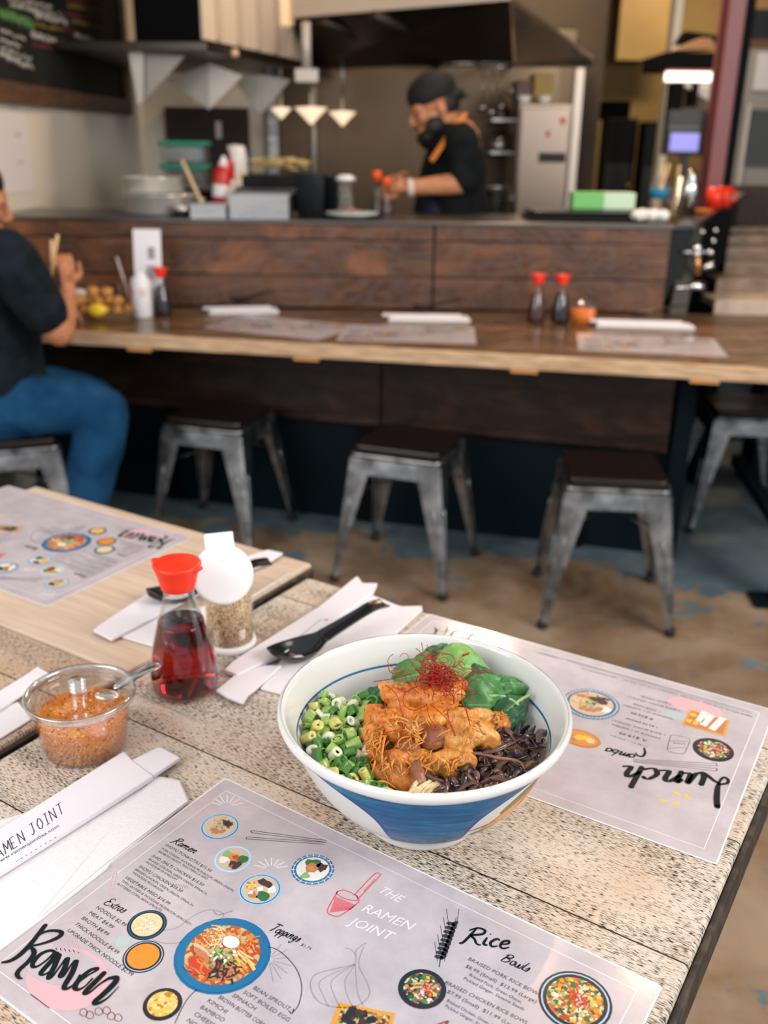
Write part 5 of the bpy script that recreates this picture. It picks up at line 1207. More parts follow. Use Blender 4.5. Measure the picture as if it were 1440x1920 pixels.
for i in range(15):
    r0 = .022; m = MB().mat(fried); m.ball((0,0,0), (r0*rnd.uniform(.85,1.3), r0*rnd.uniform(.8,1.1), r0*rnd.uniform(.75,1)), 14, 9); me = m.mesh('fried_piece')
    for v in me.vertices: v.co *= 1 + .28*noise.noise(v.co*60 + Vector((i,0,0)))
    if i < 8: x, y, z = -.095 + .027*i, -.035 + .05*(i % 2), .026
    elif i < 13: x, y, z = -.07 + .033*(i-8), .01*(i % 2), .056
    else: x, y, z = -.02 + .045*(i-13), .0, .084
    o = bpy.data.objects.new('fried_chicken_piece', me); col.objects.link(o); o.location = (c0.x + x, c0.y + y, .7502 + z); o.rotation_euler = (0,0,rnd.uniform(0,3))
    tag(o, 'golden fried chicken piece in the brown paper tray on the bar', 'fried chicken', 'fried chicken pieces in the tray')
m = MB().mat(lemon); m.lathe([(0,-.02),(.014,-.017),(.022,-.008),(.024,0),(.022,.008),(.012,.018),(0,.021)], 20); o = m.build('lemon_wedge', None, None, loc=(c0.x + .01, c0.y - .078, .785)); o.rotation_euler = (PI/2, .2, PI/2); o.scale = (1,1,1.6)
tag(o, 'bright yellow lemon wedge at the front of the fried food tray', 'lemon')
p_ = aty(150, 545, 3.46); m = MB().mat(papern)
m.ball((0,0,0), (.030,.018,.034), 16, 10); me = m.mesh('crumpled_napkin')
for v in me.vertices: v.co *= 1 + .5*noise.noise(v.co*45)
o = bpy.data.objects.new('crumpled_napkin', me); col.objects.link(o); o.location = (p_.x - .0, 3.46, .790); tag(o, 'crumpled white napkin behind the fried food by the hand', 'napkin')
# ---------------------------------------------------------------- right end: service counter return with fittings, benches, column
ret = empty('counter_return', (1.05, 3.6, 0), 0, 'black glass-sided counter end turning away at the right of the plank counter', 'counter')
rmat = pmat('black_glass', (.006,.008,.008), .25, spec=.35); grey = pmat('grey_frame', (.07,.068,.06), .45, .6)
part(MB().mat(rmat).prism([(1.035,3.62),(1.10,3.62),(2.25,6.4),(2.18,6.4)], .0, 1.05), 'glass_side', ret)
part(MB().mat(cap_).prism([(1.035,3.56),(1.12,3.60),(2.30,6.4),(2.10,6.4)], 1.051, 1.068), 'top_rail', ret)
part(MB().mat(grey).solid([(1.045,3.545,.752),(1.105,3.545,.752),(1.19,3.75,1.05),(1.13,3.75,1.05)], (0,.02,0)), 'slanted_brace', ret)
fit_ = empty('pipe_fitting', (1.19, 3.60, 0), 0, 'cluster of chrome valves and a brass pipe on the black counter end', 'pipe fitting')
chrome = pmat('chrome', (.7,.7,.7), .15, 1); brass = pmat('brass', (.60,.30,.10), .3, .8)
def A(px, py, Y=3.60): return aty(px, py, Y) - Vector((1.19,3.60,0))
MB().mat(chrome).ball(tuple(A(1306,465)), .020).ball(tuple(A(1306,476)), .016).build('valve_head', None, fit_)
MB().mat(brass).tube([A(1308,478), A(1308,515)], .011, 12).build('brass_pipe', None, fit_)
MB().mat(chrome).tube([A(1278,473), A(1338,472)], .006, 10).ball(tuple(A(1332,473)), .012).tube([A(1318,503), A(1338,495)], .012, 10).build('cross_pipe', None, fit_)
MB().mat(chrome).tube([A(1262,540), A(1320,538)], .009, 10).tube([A(1292,536), A(1322,538)], .018, 10).build('drain_pipe', None, fit_)
MB().mat(chrome).ball(tuple(A(1317,435)), .009).ball(tuple(A(1342,432)), .008).ball(tuple(A(1338,452)), .008).build('hook_row', None, fit_)
slat = nmat('slat_wood', (.20,.13,.09), (.40,.28,.20), 9, .35, 4, vs=(1,7,1)); slat2 = nmat('slat_wood_pale', (.42,.32,.25), (.62,.50,.41), 9, .3, 4, vs=(1,7,1)); dw = nmat('dark_panel_wood', (.030,.014,.009), (.060,.026,.015), 8, .5, vs=(6,6,1))
rows_ = [(1342, 563, 1500, 608, 3.75, slat2, .80), (1345, 523, 1500, 556, 4.05, slat, .84), (1348, 493, 1500, 515, 4.4, slat, .87), (1350, 466, 1500, 486, 4.8, slat, .90), (1352, 444, 1500, 458, 5.3, slat, .93), (1352, 427, 1500, 436, 5.9, slat, .95)]
for i, (x0, y0, x1, y1, Y, mt, zz) in enumerate(rows_):
    a = aty(x0, y0, Y); b = aty(x1, y0, Y); lo = aty(x0, y1, Y)
    e = empty('wooden_bench', (a.x, Y, 0), 0, 'slatted wooden bench at the right behind the bar, ' + ['nearest and palest of the row','second nearest of the row','third from the front of the row','fourth from the front of the row','second farthest of the row','farthest of the row'][i], 'bench', 'wooden benches receding at the right')
    zt_ = a.z; w_ = b.x - a.x
    MB().mat(mt).box((0,0,lo.z), (w_,.018,zt_)).build('front_board', None, e, bevel=.003)
    MB().mat(dw if i > 0 else slat).box((0,.02,zt_-.03), (w_,.10,zt_)).box((0,.11,zt_-.03), (w_,.19,zt_)).build('seat_board', None, e, bevel=.003)  # dark seat boards stand in for shadow gaps between the front boards
    for xx in (.02, w_ - .07): MB().mat(navy).box((xx,.03,0), (xx+.05,.16,zt_-.0305)).build('leg', None, e)
a = aty(1350, 347, 6.3); b = aty(1540, 425, 6.3); o = MB().mat(dw).box((a.x,6.3,.0), (b.x,6.36,a.z)).build('low_partition'); tag(o, 'dark brown wooden partition behind the benches at the right', 'partition')
red_ = pmat('maroon_paint', (.20,.06,.065), .45)
a = aty(1357, 0, 4.6); b = aty(1340, 340, 4.6); cc_ = aty(1388, 0, 4.6)
colm = empty('steel_column', ((a.x + b.x)/2, 4.6, 0), 0, 'maroon painted steel column rising at the right behind the counter', 'column')
wd = cc_.x - a.x
MB().mat(red_).box((0,0,0), (wd,.02,3.298)).box((wd*.42,.02,0), (wd*.58,.12,3.298)).box((0,.12,0), (wd,.14,3.298)).build('column_profile', None, colm, bevel=.003)
MB().mat(blackm).box((wd+.002,.0,0), (wd + .040,.14,3.298)).build('black_conduit', None, colm, bevel=.003)
# ---------------------------------------------------------------- kitchen beyond the counter
def atx(px, py, X): d = ray(px, py); return CAM + d*(X/d.x)
WX = -1.44
# chalkboard
frm = nmat('frame_wood', (.055,.022,.010), (.12,.05,.022), 10, .4, vs=(1,1,6)); slate = nmat('slate', (.006,.007,.007), (.016,.018,.018), 3, .6, spec=.2)
b = atx(238, 216, WX); zb = b.z; y1 = b.y; y0 = 2.45; z1 = 2.75
e = empty('chalkboard', (WX, (y0+y1)/2, zb), 0, 'black chalkboard menu in a dark wood frame on the left wall', 'chalkboard')
def P_(mb, name, **k): return part(mb, name, e, **k)
P_(MB().mat(slate).box((WX+.001,y0+.02,zb+.02), (WX+.016,y1-.02,z1-.02)), 'slate_panel')
P_(MB().mat(frm).box((WX+.001,y0,zb), (WX+.035,y1,zb+.075)).box((WX+.001,y0,z1-.08), (WX+.035,y1,z1)).box((WX+.001,y1-.10,zb+.075), (WX+.035,y1,z1-.08)).box((WX+.001,y0,zb+.075), (WX+.035,y0+.08,z1-.08)), 'wooden_frame', bevel=.004)
m = MB(); rnd = random.Random(2); ck = {'w': pmat('chalk_white', (.50,.48,.46), .9), 'g': pmat('chalk_green', (.08,.22,.07), .9), 'r': pmat('chalk_red', (.22,.03,.035), .9), 'y': pmat('chalk_yellow', (.30,.20,.04), .9)}
def chalk(px0, py0, px1, py1, c, h=.02, dens=1.):
    A_ = atx(px0, py0, WX+.0165); B_ = atx(px1, py1, WX+.0165); n = int((B_ - A_).length/.035*dens) + 1; m.mat(ck[c]); z0 = A_.z
    for i in range(n):
        q = A_ + (B_ - A_)*(i/n); q.z = z0 + (B_.z - z0)*(i/n); P = [(WX+.0168, q.y + k*.006, q.z + rnd.uniform(0, h)) for k in range(5)]; m.tube(P, h*.14, 4)
for l in ((15,2,100,20,'w'),(20,14,118,34,'w'),(0,28,60,52,'g',.03,2.),(0,36,62,58,'g',.03,2.),(65,34,125,50,'w',.028,1.6),(66,50,120,62,'y'),(58,70,125,90,'w',.026,1.6),(0,62,48,80,'w'),(0,78,40,96,'w'),(0,94,60,118,'w'),(0,108,62,134,'w',.024,1.4),(62,88,108,98,'r'),(120,2,190,12,'r'),(128,14,195,26,'y'),(118,30,190,44,'r'),(135,44,196,58,'y'),(118,60,150,70,'r'),(140,70,198,86,'w'),(130,84,160,92,'r'),(150,90,198,104,'y')):
    chalk(*l)
P_(m, 'chalk_writing')
# paper notice, cable, dark poster
a = atx(-40, 205, WX); b = atx(66, 356, WX); a2 = atx(50, 214, WX)
o = MB().mat(pmat('notice_paper', (.70,.66,.68), .8)).box((WX+.001,a.y,b.z), (WX+.004,b.y - .02,a2.z)).build('paper_notice'); tag(o, 'white paper notice taped to the left wall under the chalkboard', 'notice')
m = MB().mat(pmat('notice_lines', (.55,.50,.54), .8))
for k in range(4): m.box((WX+.0041, a.y + .3, b.z + .10 + k*.10), (WX+.0046, b.y - .10, b.z + .115 + k*.10))
ch = m.build('printed_lines'); ch.parent = o
m = MB().mat(pmat('orange_cord', (.60,.18,.07), .5)); P = []
for px, py in ((30,414),(60,403),(95,404),(130,408),(160,400),(185,395),(205,396),(215,402)): 
    q = atx(px, py, WX+.01); q.z = max(q.z, .9); P.append(q)
o = m.tube(smoothline(P, 4), .006, 8).build('power_cord'); tag(o, 'orange cord running along the left wall above the counter', 'cord')
a = aty(308, 200, 5.97); b = aty(469, 300, 5.97)
o = MB().mat(pmat('dark_board', (.025,.016,.011), .5)).box((a.x,5.97,1.0), (b.x,5.995,a.z)).build('dark_board'); tag(o, 'dark brown board on the back wall behind the green-lidded tubs', 'board')
a = aty(404, 228, 5.96); ch = MB().mat(whitep).box((a.x,5.96,a.z-.09), (a.x+.03,5.969,a.z)).build('switch_plate', None, o)
# steel splash wall
spl = pmat('splash_steel', (.12,.085,.055), .36, .85); g = G(spl); g.rough(g.ramp(g.noise(g.coord((1,1,.3)), 4, 4), [(.3, .28), (.7, .5)]))
a = aty(523, 200, 5.98)
o = MB().mat(spl).box((a.x,5.975,.9), (1.05,5.998,1.93)).build('splash_panel'); tag(o, 'brushed steel sheet covering the back wall behind the cook', 'wall panel')
cm = MB().mat(steel).box((a.x-.06,5.93,.9), (a.x-.005,5.97,1.95)); o = cm.build('wall_post'); tag(o, 'pale upright post at the left edge of the steel wall sheet', 'post')
# hood
creamst = pmat('hood_front_steel', (.66,.58,.49), .45, .1); hoodin = pmat('hood_inside', (.030,.022,.016), .45, .4)
e = empty('extractor_hood', (.0, 5.2, 2.0), 0, 'large steel extractor hood above the stove', 'extractor hood')
A_ = aty(548, 33, 5.30); B_ = aty(958, 0, 4.56); zh = (A_.z + B_.z)/2
P_(MB().mat(creamst).solid([(A_.x,A_.y,zh),(B_.x,B_.y,zh),(B_.x,B_.y,2.7),(A_.x,A_.y,2.7)], (0,.03,0)), 'front_band')
C_ = aty(1113, 114, 5.92); D_ = aty(962, 124, 5.94); E_ = aty(560, 150, 5.94)
P_(MB().mat(hoodin).solid([(A_.x,A_.y+.04,zh+.02),(B_.x,B_.y+.04,zh+.02),(D_.x,5.93,D_.z+.02),(E_.x,5.93,E_.z+.05)], (0,0,.02)), 'inner_lining')
P_(MB().mat(pmat('hood_end_steel', (.80,.70,.64), .22, .9)).solid([(B_.x+.005,B_.y+.02,zh),(C_.x,C_.y,C_.z),(D_.x+.01,5.93,D_.z)], (0,0,.02)), 'end_panel')
P_(MB().mat(steel).tube([(C_.x,C_.y,C_.z-.01),(D_.x-1.4,5.92,D_.z-.01)], .014, 8), 'rear_rail')
P_(MB().mat(hoodin).tube([aty(600,40,5.2), aty(820,120,5.9)], .03, 8).tube([aty(700,30,4.9), aty(900,110,5.9)], .025, 8), 'filter_bars')
# wall box and steel shelf at the left
dirv = Vector((math.sin(.28), math.cos(.28), 0))
c0 = aty(378, 90, 4.5); c0 = Vector((c0.x, c0.y, 0)); zb = aty(378, 78, 4.5).z; l0 = aty(255, 90, 4.55)
e = empty('wall_cabinet', (c0.x, c0.y, zb), 0, 'tall black cabinet with a ribbed cream side above the left kitchen shelf', 'cabinet')
f1 = c0 + dirv*1.17
P_(MB().mat(blackm).prism([(l0.x,l0.y),(c0.x-.004,c0.y),(f1.x-.004,f1.y),(l0.x,l0.y+1.1)], zb, 2.75), 'cabinet_body')
crm = pmat('cream_panel', (.72,.60,.48), .5); nn = Vector((dirv.y, -dirv.x, 0)); m = MB().mat(crm); q0 = c0 + nn*.001
m.prism([(q0.x,q0.y),((q0+nn*.012).x,(q0+nn*.012).y),((q0+nn*.012+dirv*1.15).x,(q0+nn*.012+dirv*1.15).y),((q0+dirv*1.15).x,(q0+dirv*1.15).y)], zb+.01, 2.7)
P_(m, 'side_panel'); m = MB().mat(pmat('cream_rib', (.58,.47,.36), .5))
for k in range(5): q = c0 + nn*.0135 + dirv*(.12+.22*k); m.prism([(q.x,q.y),((q+nn*.010).x,(q+nn*.010).y),((q+nn*.010+dirv*.05).x,(q+nn*.010+dirv*.05).y),((q+dirv*.05).x,(q+dirv*.05).y)], zb+.02, 2.68)
P_(m, 'side_rib')
for k, (px, py) in enumerate(((392,92),(440,100))): q = aty(px, py, 4.46 + k*.15); P_(MB().mat(pmat('lamp_dot%d' % k, (.8,.5,.35), .4)).ball(tuple(q), .018), 'control_knob')
e = empty('steel_shelf', (-1.0, 5.0, 1.7), 0, 'steel wall shelf on triangular plates at the upper left of the kitchen', 'shelf')
s0 = aty(246, 100, 4.42); s1 = aty(388, 100, 4.38); zs = zb - .045; s2 = Vector((s1.x, s1.y, 0)) + dirv*1.55
P_(MB().mat(darksteel).prism([(-1.40,s0.y),(s1.x,s1.y),(s2.x,s2.y),(-1.40,s2.y)], zs, zs+.035), 'shelf_plate', bevel=.003)
pale = pmat('pale_steel', (.62,.58,.54), .5, .3); greyst = pmat('grey_steel_plate', (.36,.34,.31), .45, .5)
def plate_(pts, Y, mt, nm='bracket_plate'):
    Q = [aty(x, y, Y) for x, y in pts]; Q = [Vector((q.x, Y, min(q.z, zs - .001))) for q in Q]; P_(MB().mat(mt).solid(Q, (0, .012, 0)), nm, bevel=.002)
plate_([(240,95),(268,95),(268,190),(258,200)], 4.46, pale); plate_([(269,100),(348,104),(270,192)], 4.50, greyst)
plate_([(312,150),(392,118),(392,206)], 4.80, greyst); plate_([(392,118),(455,142),(392,206)], 4.815, pale)
plate_([(430,140),(490,140),(488,216)], 5.15, greyst); plate_([(490,140),(545,150),(489,216)], 5.165, greyst)
hl = pmat('heat_lamp_glow', (.8,.7,.6), .4, emit=(1,.72,.48), es=1.15)  # emission stands in for bright reflections on the lamp shades
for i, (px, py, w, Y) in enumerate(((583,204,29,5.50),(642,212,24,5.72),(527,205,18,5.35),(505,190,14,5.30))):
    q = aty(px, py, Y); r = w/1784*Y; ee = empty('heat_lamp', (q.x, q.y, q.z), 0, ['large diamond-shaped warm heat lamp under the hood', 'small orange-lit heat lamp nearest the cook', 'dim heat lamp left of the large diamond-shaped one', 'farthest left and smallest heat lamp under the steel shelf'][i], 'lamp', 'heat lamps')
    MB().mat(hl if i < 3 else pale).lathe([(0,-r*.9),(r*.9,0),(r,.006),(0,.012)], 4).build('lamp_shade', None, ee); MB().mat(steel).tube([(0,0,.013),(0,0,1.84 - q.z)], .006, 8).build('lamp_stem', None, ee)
q = aty(575, 142, 5.0); ee = empty('hanging_outlet', tuple(q), 0, 'white box on a pale vertical pipe hanging under the hood', 'outlet')
MB().mat(pale).box((-.055,-.02,-.03), (.055,.02,.03)).build('outlet_box', None, ee, bevel=.004); MB().mat(pale).tube([(0,0,.031),(0,0,.23)], .022, 10).build('conduit', None, ee)
q = aty(588, 300, 5.9); ee = MB().mat(pale).tube([(q.x,5.94,1.05),(q.x,5.94,1.62)], .014, 10).build('wall_pipe'); tag(ee, 'thin pale vertical pipe on the steel wall between the heat lamps and counter', 'pipe')

# prep counter and the things on the pass
e = empty('prep_counter', (-.8, 4.45, 0), 0, 'steel prep counter behind the pass with a raised rear shelf', 'counter')
P_(MB().mat(cap_).box((-1.42,4.04,.90), (.02,4.60,.94)), 'worktop', bevel=.003); P_(MB().mat(blackm).box((-1.40,4.10,.0), (.0,4.58,.899)), 'cabinet_body')
P_(MB().mat(cap_).box((-.98,4.28,1.125), (-.30,4.60,1.14)), 'raised_shelf'); P_(MB().mat(blackm).box((-.96,4.30,.941), (-.32,4.58,1.124)), 'shelf_support')
ZP = 1.0645
def put(name, px, py, Y, z=None): q = aty(px, py, Y); return Vector((q.x, Y, ZP if z is None else z))
def thing(name, px, Y, z, label, cat, group=None): q = aty(px, 400, Y); return empty(name, (q.x, Y, z), 0, label, cat, group)
def up_(py, Y): return aty(720, py, Y).z
e = thing('cooking_pot', 303, 3.80, ZP, 'lower wide steel pot in the stack on the counter at the left', 'pot', 'stacked steel pots')
MB().mat(potsteel).lathe([(0,0),(.128,0),(.138,.008),(.138,.066),(.142,.068),(.142,.072),(.132,.072),(.132,.010),(0,.008)], 40).build('pot_body', None, e); MB().mat(potsteel).tube([(.138,0,.05),(.165,.02,.052),(.165,-.02,.052),(.138,0,.05)], .005, 8).build('handle', None, e)
e = thing('cooking_pot', 292, 3.82, ZP + .0725, 'upper smaller steel pot stacked on the wide pot at the left', 'pot', 'stacked steel pots')
MB().mat(potsteel).lathe([(0,0),(.108,0),(.114,.006),(.114,.054),(.118,.057),(.108,.058),(.106,.010),(0,.008)], 40).build('pot_body', None, e)
teal = pmat('teal_lid', (.01,.24,.16), .4); tub = thinclear('cloudy_tub', (.72,.80,.78), .12, .5, .2); 
for i, (z, lab) in enumerate(((1.1405, 'lower storage tub with a teal lid on the raised shelf'), (1.2335, 'upper storage tub with a teal lid stacked on another'))):
    e = thing('storage_tub', 354, 4.42, z, lab, 'storage tub', 'stacked tubs with teal lids')
    MB().mat(tub).prism(rrect(-.095,-.07,.095,.07,.02), 0, .068).build('tub_body', None, e, bevel=.004); MB().mat(teal).prism(rrect(-.105,-.08,.105,.08,.022), .0685, .088).build('teal_lid', None, e, bevel=.004)
sqr = pmat('red_bottle', (.48,.015,.015), .35)
def squeeze(px, Y, h, tilt, body, cap2, lab, z=ZP):
    e = thing('squeeze_bottle', px, Y, z, lab, 'bottle', 'squeeze bottles on the pass'); e.rotation_euler = (0, tilt, 0)
    MB().mat(body).lathe([(0,0),(.030,0),(.033,.006),(.033,h*.72),(.022,h*.82),(0,h*.82)], 24).build('bottle_body', None, e); MB().mat(cap2).lathe([(0,h*.82),(.018,h*.82),(.016,h*.88),(.006,h),(0,h)], 20).build('nozzle', None, e)
    MB().mat(whitep).lathe([(.0334,h*.30),(.0336,h*.31),(.0336,h*.5),(.0334,h*.51)], 24, cap=False).build('label', None, e); return e
squeeze(412, 3.82, .21, .12, sqr, whitep, 'red squeeze bottle leaning by the steel pans on the pass')
squeeze(424, 3.92, .24, .05, sqr, blackp, 'red squeeze bottle with a black cap behind the leaning red one')
e = thing('plastic_jug', 447, 4.38, 1.1405, 'white plastic jug with a red mark behind the red squeeze bottles', 'jug'); MB().mat(whitep).lathe([(0,0),(.045,0),(.050,.01),(.047,.12),(.038,.165),(0,.17)], 28).build('jug_body', None, e); MB().mat(redcap).box((-.05,-.052,.09), (-.02,-.046,.12)).build('red_mark', None, e)
e = thing('noodle_tray', 524, 4.45, 1.1405, 'black tray heaped with pale yellow fresh noodles', 'tray'); MB().mat(blackp).prism(rrect(-.15,-.12,.15,.12,.02), 0, .050).build('tray_body', None, e, bevel=.006)
m = MB().mat(pmat('fresh_noodles', (.62,.47,.22), .6)); rnd = random.Random(6)
for k in range(70):
    a = rnd.uniform(0, 6.3); q = Vector((rnd.uniform(-.12,.12), rnd.uniform(-.08,.08), .282 + rnd.uniform(0, .045))); m.tube([q + Vector((.02*math.cos(a+t*1.2), .02*math.sin(a+t*1.2), 0)) for t in range(5)], .004, 5)
q = aty(524, 400, 4.45); o = m.build('fresh_noodles', None, None, loc=(q.x+.005, 4.45, .9305)); tag(o, 'nests of pale yellow fresh noodles heaped in the black tray', 'noodles', kind='stuff')
wood_sp = pmat('pale_wood', (.66,.46,.26), .6)
for i, (x0, y0, x1, y1, lab) in enumerate(((341,300,383,390,'wooden spatula leaning left, standing in the steel pan'), (456,320,420,388,'wooden spatula leaning right, beside the red bottles'))):
    a = aty(x0, y0, 3.80); b = aty(x1, y1, 3.72); b.z = max(b.z, ZP+.004); m = MB().mat(wood_sp).tube([b - a, (b-a)*.5, (a-a)], [(.004,.007),(.004,.007),(.004,.010)], 8); o = m.build('wooden_spatula', None, None, loc=a); tag(o, lab, 'spatula', 'wooden spatulas on the pass')
def pan(px0, px1, py0, Y, lab, dp=.10, mt=steel):
    a = aty(px0, 400, Y).x; b = aty(px1, 400, Y).x; h = max(.012, up_(py0, Y) - ZP); w = b - a; e = empty('steel_pan', ((a+b)/2, Y, ZP), 0, lab, 'pan', 'rectangular steel pans on the pass')
    MB().mat(mt).box((-w/2,-dp/2,0), (w/2,dp/2,.003)).box((-w/2,-dp/2,.003), (w/2,-dp/2+.003,h)).box((-w/2,dp/2-.003,.003), (w/2,dp/2,h)).box((-w/2,-dp/2+.003,.003), (-w/2+.003,dp/2-.003,h)).box((w/2-.003,-dp/2+.003,.003), (w/2,dp/2-.003,h)).build('pan_body', None, e)
    MB().mat(mt).box((-w/2-.006,-dp/2-.006,h+.0004), (w/2+.006,-dp/2+.006,h+.004)).box((-w/2-.006,dp/2-.006,h+.0004), (w/2+.006,dp/2+.006,h+.004)).box((-w/2-.006,-dp/2,h+.0004), (-w/2+.003,dp/2,h+.004)).box((w/2-.003,-dp/2,h+.0004), (w/2+.006,dp/2,h+.004)).build('pan_rim', None, e)
pan(362, 428, 388, 3.68, 'shallow steel pan in front of the wooden spatulas'); pan(436, 545, 368, 3.68, 'long steel pan beside the red bottles', .14)
e = thing('mixing_bowl', 340, 3.66, ZP, 'small shiny steel mixing bowl in front of the stacked pots', 'bowl'); MB().mat(steel).lathe([(0,0),(.022,0),(.036,.020),(.040,.034),(.038,.034),(.033,.020),(.02,.004),(0,.004)], 28).build('bowl_body', None, e)
dk = pmat('dark_grey_bin', (.022,.027,.032), .4)
for px, Y, w, h, lab in ((583,3.80,.058,.150,'left dark grey food bin with sloping sides on the pass'), (632,3.95,.075,.135,'right and broader dark grey food bin on the pass')):
    e = thing('food_bin', px, Y, ZP, lab, 'food bin', 'dark food bins on the pass'); m = MB().mat(dk); m.lathe([(0,0),(w*1.1,0),(w*1.35,h),(w*1.4,h+.004),(w*1.25,h+.004),(w*1.0,.006),(0,.006)], 4); o = m.build('bin_body', None, e); o.rotation_euler = (0,0,PI/4)
    MB().mat(pmat('salad_fill', (.05,.06,.05), .7)).lathe([(0,.006),(w*.98,.0065),(w*1.15,h-.02),(0,h-.015)], 4).build('contents', None, e).rotation_euler = (0,0,PI/4)
e = thing('deli_cup', 648, 3.72, ZP, 'clear deli cup with a white lid beside the dark bins', 'cup'); MB().mat(clearp).lathe([(0,0),(.028,0),(.034,.13),(.032,.13),(.026,.004),(0,.004)], 24).build('cup_body', None, e); MB().mat(whitep).lathe([(0,.131),(.036,.131),(.036,.140),(.02,.150),(0,.150)], 24).build('lid', None, e)
e = thing('plate', 660, 3.68, ZP, 'white plate on a dark tray in front of the cook', 'plate'); MB().mat(dk).lathe([(0,0),(.105,0),(.11,.008),(0,.008)], 36).build('tray', None, e); MB().mat(pmat('plate_white', (.60,.68,.66), .3)).lathe([(0,.0085),(.06,.0085),(.098,.018),(.097,.021),(.06,.012),(0,.012)], 36).build('plate_body', None, e)
q = aty(657, 385, 3.74); m = MB().mat(pmat('red_cloth', (.42,.02,.02), .8)); m.ball((0,0,0), (.034,.03,.013), 14, 8); me = m.mesh('red_cloth')
for v in me.vertices: v.co *= 1 + .35*noise.noise(v.co*60)
o = bpy.data.objects.new('red_cloth', me); col.objects.link(o); o.location = (q.x, 3.74, ZP + .040); o.location = (q.x, 3.845, ZP + .013); tag(o, 'crumpled bright red cloth behind the white plate', 'cloth')
orc = pmat('orange_cap', (.85,.10,.02), .4)
for px, py, Y, lab in ((706,323,3.92,'left sauce bottle with an orange cap by the hands of the cook'), (724,335,3.90,'right sauce bottle with an orange cap touching the gloved hand of the cook')):
    e = thing('sauce_bottle', px, Y, ZP, lab, 'sauce bottle', 'orange-capped sauce bottles'); h = up_(py + 8, Y) - ZP; MB().mat(glass).lathe([(0,0),(.024,0),(.026,.01),(.018,h*.6),(.010,h*.9),(0,h*.9)], 24).build('glass_body', None, e)
    MB().mat(pmat('sauce_dark', (.08,.05,.06), .3)).lathe([(0,.001),(.0235,.001),(.0245,.01),(.020,h*.45),(0,h*.45)], 20).build('sauce', None, e); MB().mat(orc).lathe([(0,h*.9),(.014,h*.9),(.019,h+.012),(.017,h+.02),(0,h+.022)], 20).build('cap', None, e)

# right of the cook
e = thing('reach_in_fridge', 1018, 5.30, 0, 'tall steel fridge with warm reflections right of the cook', 'fridge')
w0 = aty(968, 300, 5.3).x - e.location.x; w1 = aty(1066, 300, 5.3).x - e.location.x; zt = up_(190, 5.3)
fs_ = pmat('fridge_steel', (.26,.21,.175), .34, .9)
MB().mat(fs_).box((w0,0,.0), (w1,.5,zt)).build('fridge_body', None, e, bevel=.004); MB().mat(fs_).box((w0+.01,-.02,.1), (w1-.01,-.001,zt-.02)).build('door', None, e, bevel=.004)
MB().mat(blackp).box((w1-.16,-.026,up_(300,5.3)), (w1-.02,-.0205,up_(282,5.3))).build('label_plate', None, e); MB().mat(pmat('red_magnet', (.45,.05,.02), .5)).box((w1-.06,-.026,up_(228,5.3)), (w1-.035,-.0205,up_(216,5.3))).box((w1-.13,-.026,up_(252,5.3)), (w1-.11,-.0205,up_(242,5.3))).build('magnets', None, e)
o = MB().mat(pale).box((w1+.01,.02,.0), (w1+.05,.06,up_(122,5.3))).build('steel_post', None, None, loc=e.location); tag(o, 'thin steel upright between the fridge and the dark doorway', 'post')
X0, Y0 = e.location.x, 5.3
for i, (px0, px1, py0, py1, mt, nm, lab, cat) in enumerate(((1000,1040,137,186,pmat('yellow_carton', (.30,.20,.05), .6),'carton','dull yellow carton standing on top of the steel fridge','carton'), (968,998,150,188,pmat('brown_carton', (.10,.06,.05), .6),'carton','brown carton left of the yellow carton on the fridge','carton'))):
    a = aty(px0, py1, 5.35); b = aty(px1, py0, 5.35); o = MB().mat(mt).box((a.x,5.35,zt+.0005), (b.x,5.55,b.z)).build(nm, bevel=.004); tag(o, lab, cat)
tub2 = pmat('white_tub', (.75,.70,.64), .4)
for px, lab in ((984,'left white takeout tub in front of the cartons on the fridge'), (1022,'right white takeout tub in front of the cartons on the fridge')):
    q = aty(px, 180, 5.31); e = empty('takeout_tub', (q.x, 5.315, zt+.0005), 0, lab, 'tub', 'white tubs on the fridge'); MB().mat(tub2).lathe([(0,0),(.028,0),(.034,.03),(0,.03)], 18).build('tub_body', None, e); MB().mat(tub2).lathe([(0,.0305),(.037,.0305),(.037,.036),(0,.038)], 18).build('lid', None, e)
# stove side behind the cook: stock pot and hanging ladles
e = empty('stove', (.75, 5.7, 0), 0, 'dark stove block under the hood behind the cook', 'stove'); P_(MB().mat(darksteel).box((-.2,5.50,0), (.62,5.96,.90)), 'stove_body', bevel=.004); P_(MB().mat(blackm).box((-.18,5.52,.901), (.60,5.94,.93)), 'burner_grate')
e = thing('stock_pot', 922, 5.1, .9, 'tall bright steel stock pot right behind the shoulder of the cook', 'pot'); MB().mat(steel).lathe([(0,0),(.078,0),(.082,.01),(.082,.22),(.088,.225),(.078,.228),(0,.228)], 32).build('pot_body', None, e); MB().mat(steel).tube([(.082,0,.16),(.115,.0,.17),(.115,0,.19),(.082,0,.19)], .006, 8).build('handle', None, e)
e2 = empty('side_table', (aty(935,400,5.1).x, 5.1, 0), 0, 'low steel side table that carries the stock pot', 'table')
MB().mat(darksteel).box((-.16,-.14,.86), (.10,.14,.8995)).build('table_top', None, e2); 
for sx in (-.15,.07):
    for sy in (-.13,.11): MB().mat(darksteel).box((sx,sy,0), (sx+.02,sy+.02,.8595)).build('leg', None, e2)
e = empty('utensil_rail', (.65, 5.55, 1.8), 0, 'steel rail for ladles under the hood right of the cook', 'rail'); zr = up_(122, 5.55)
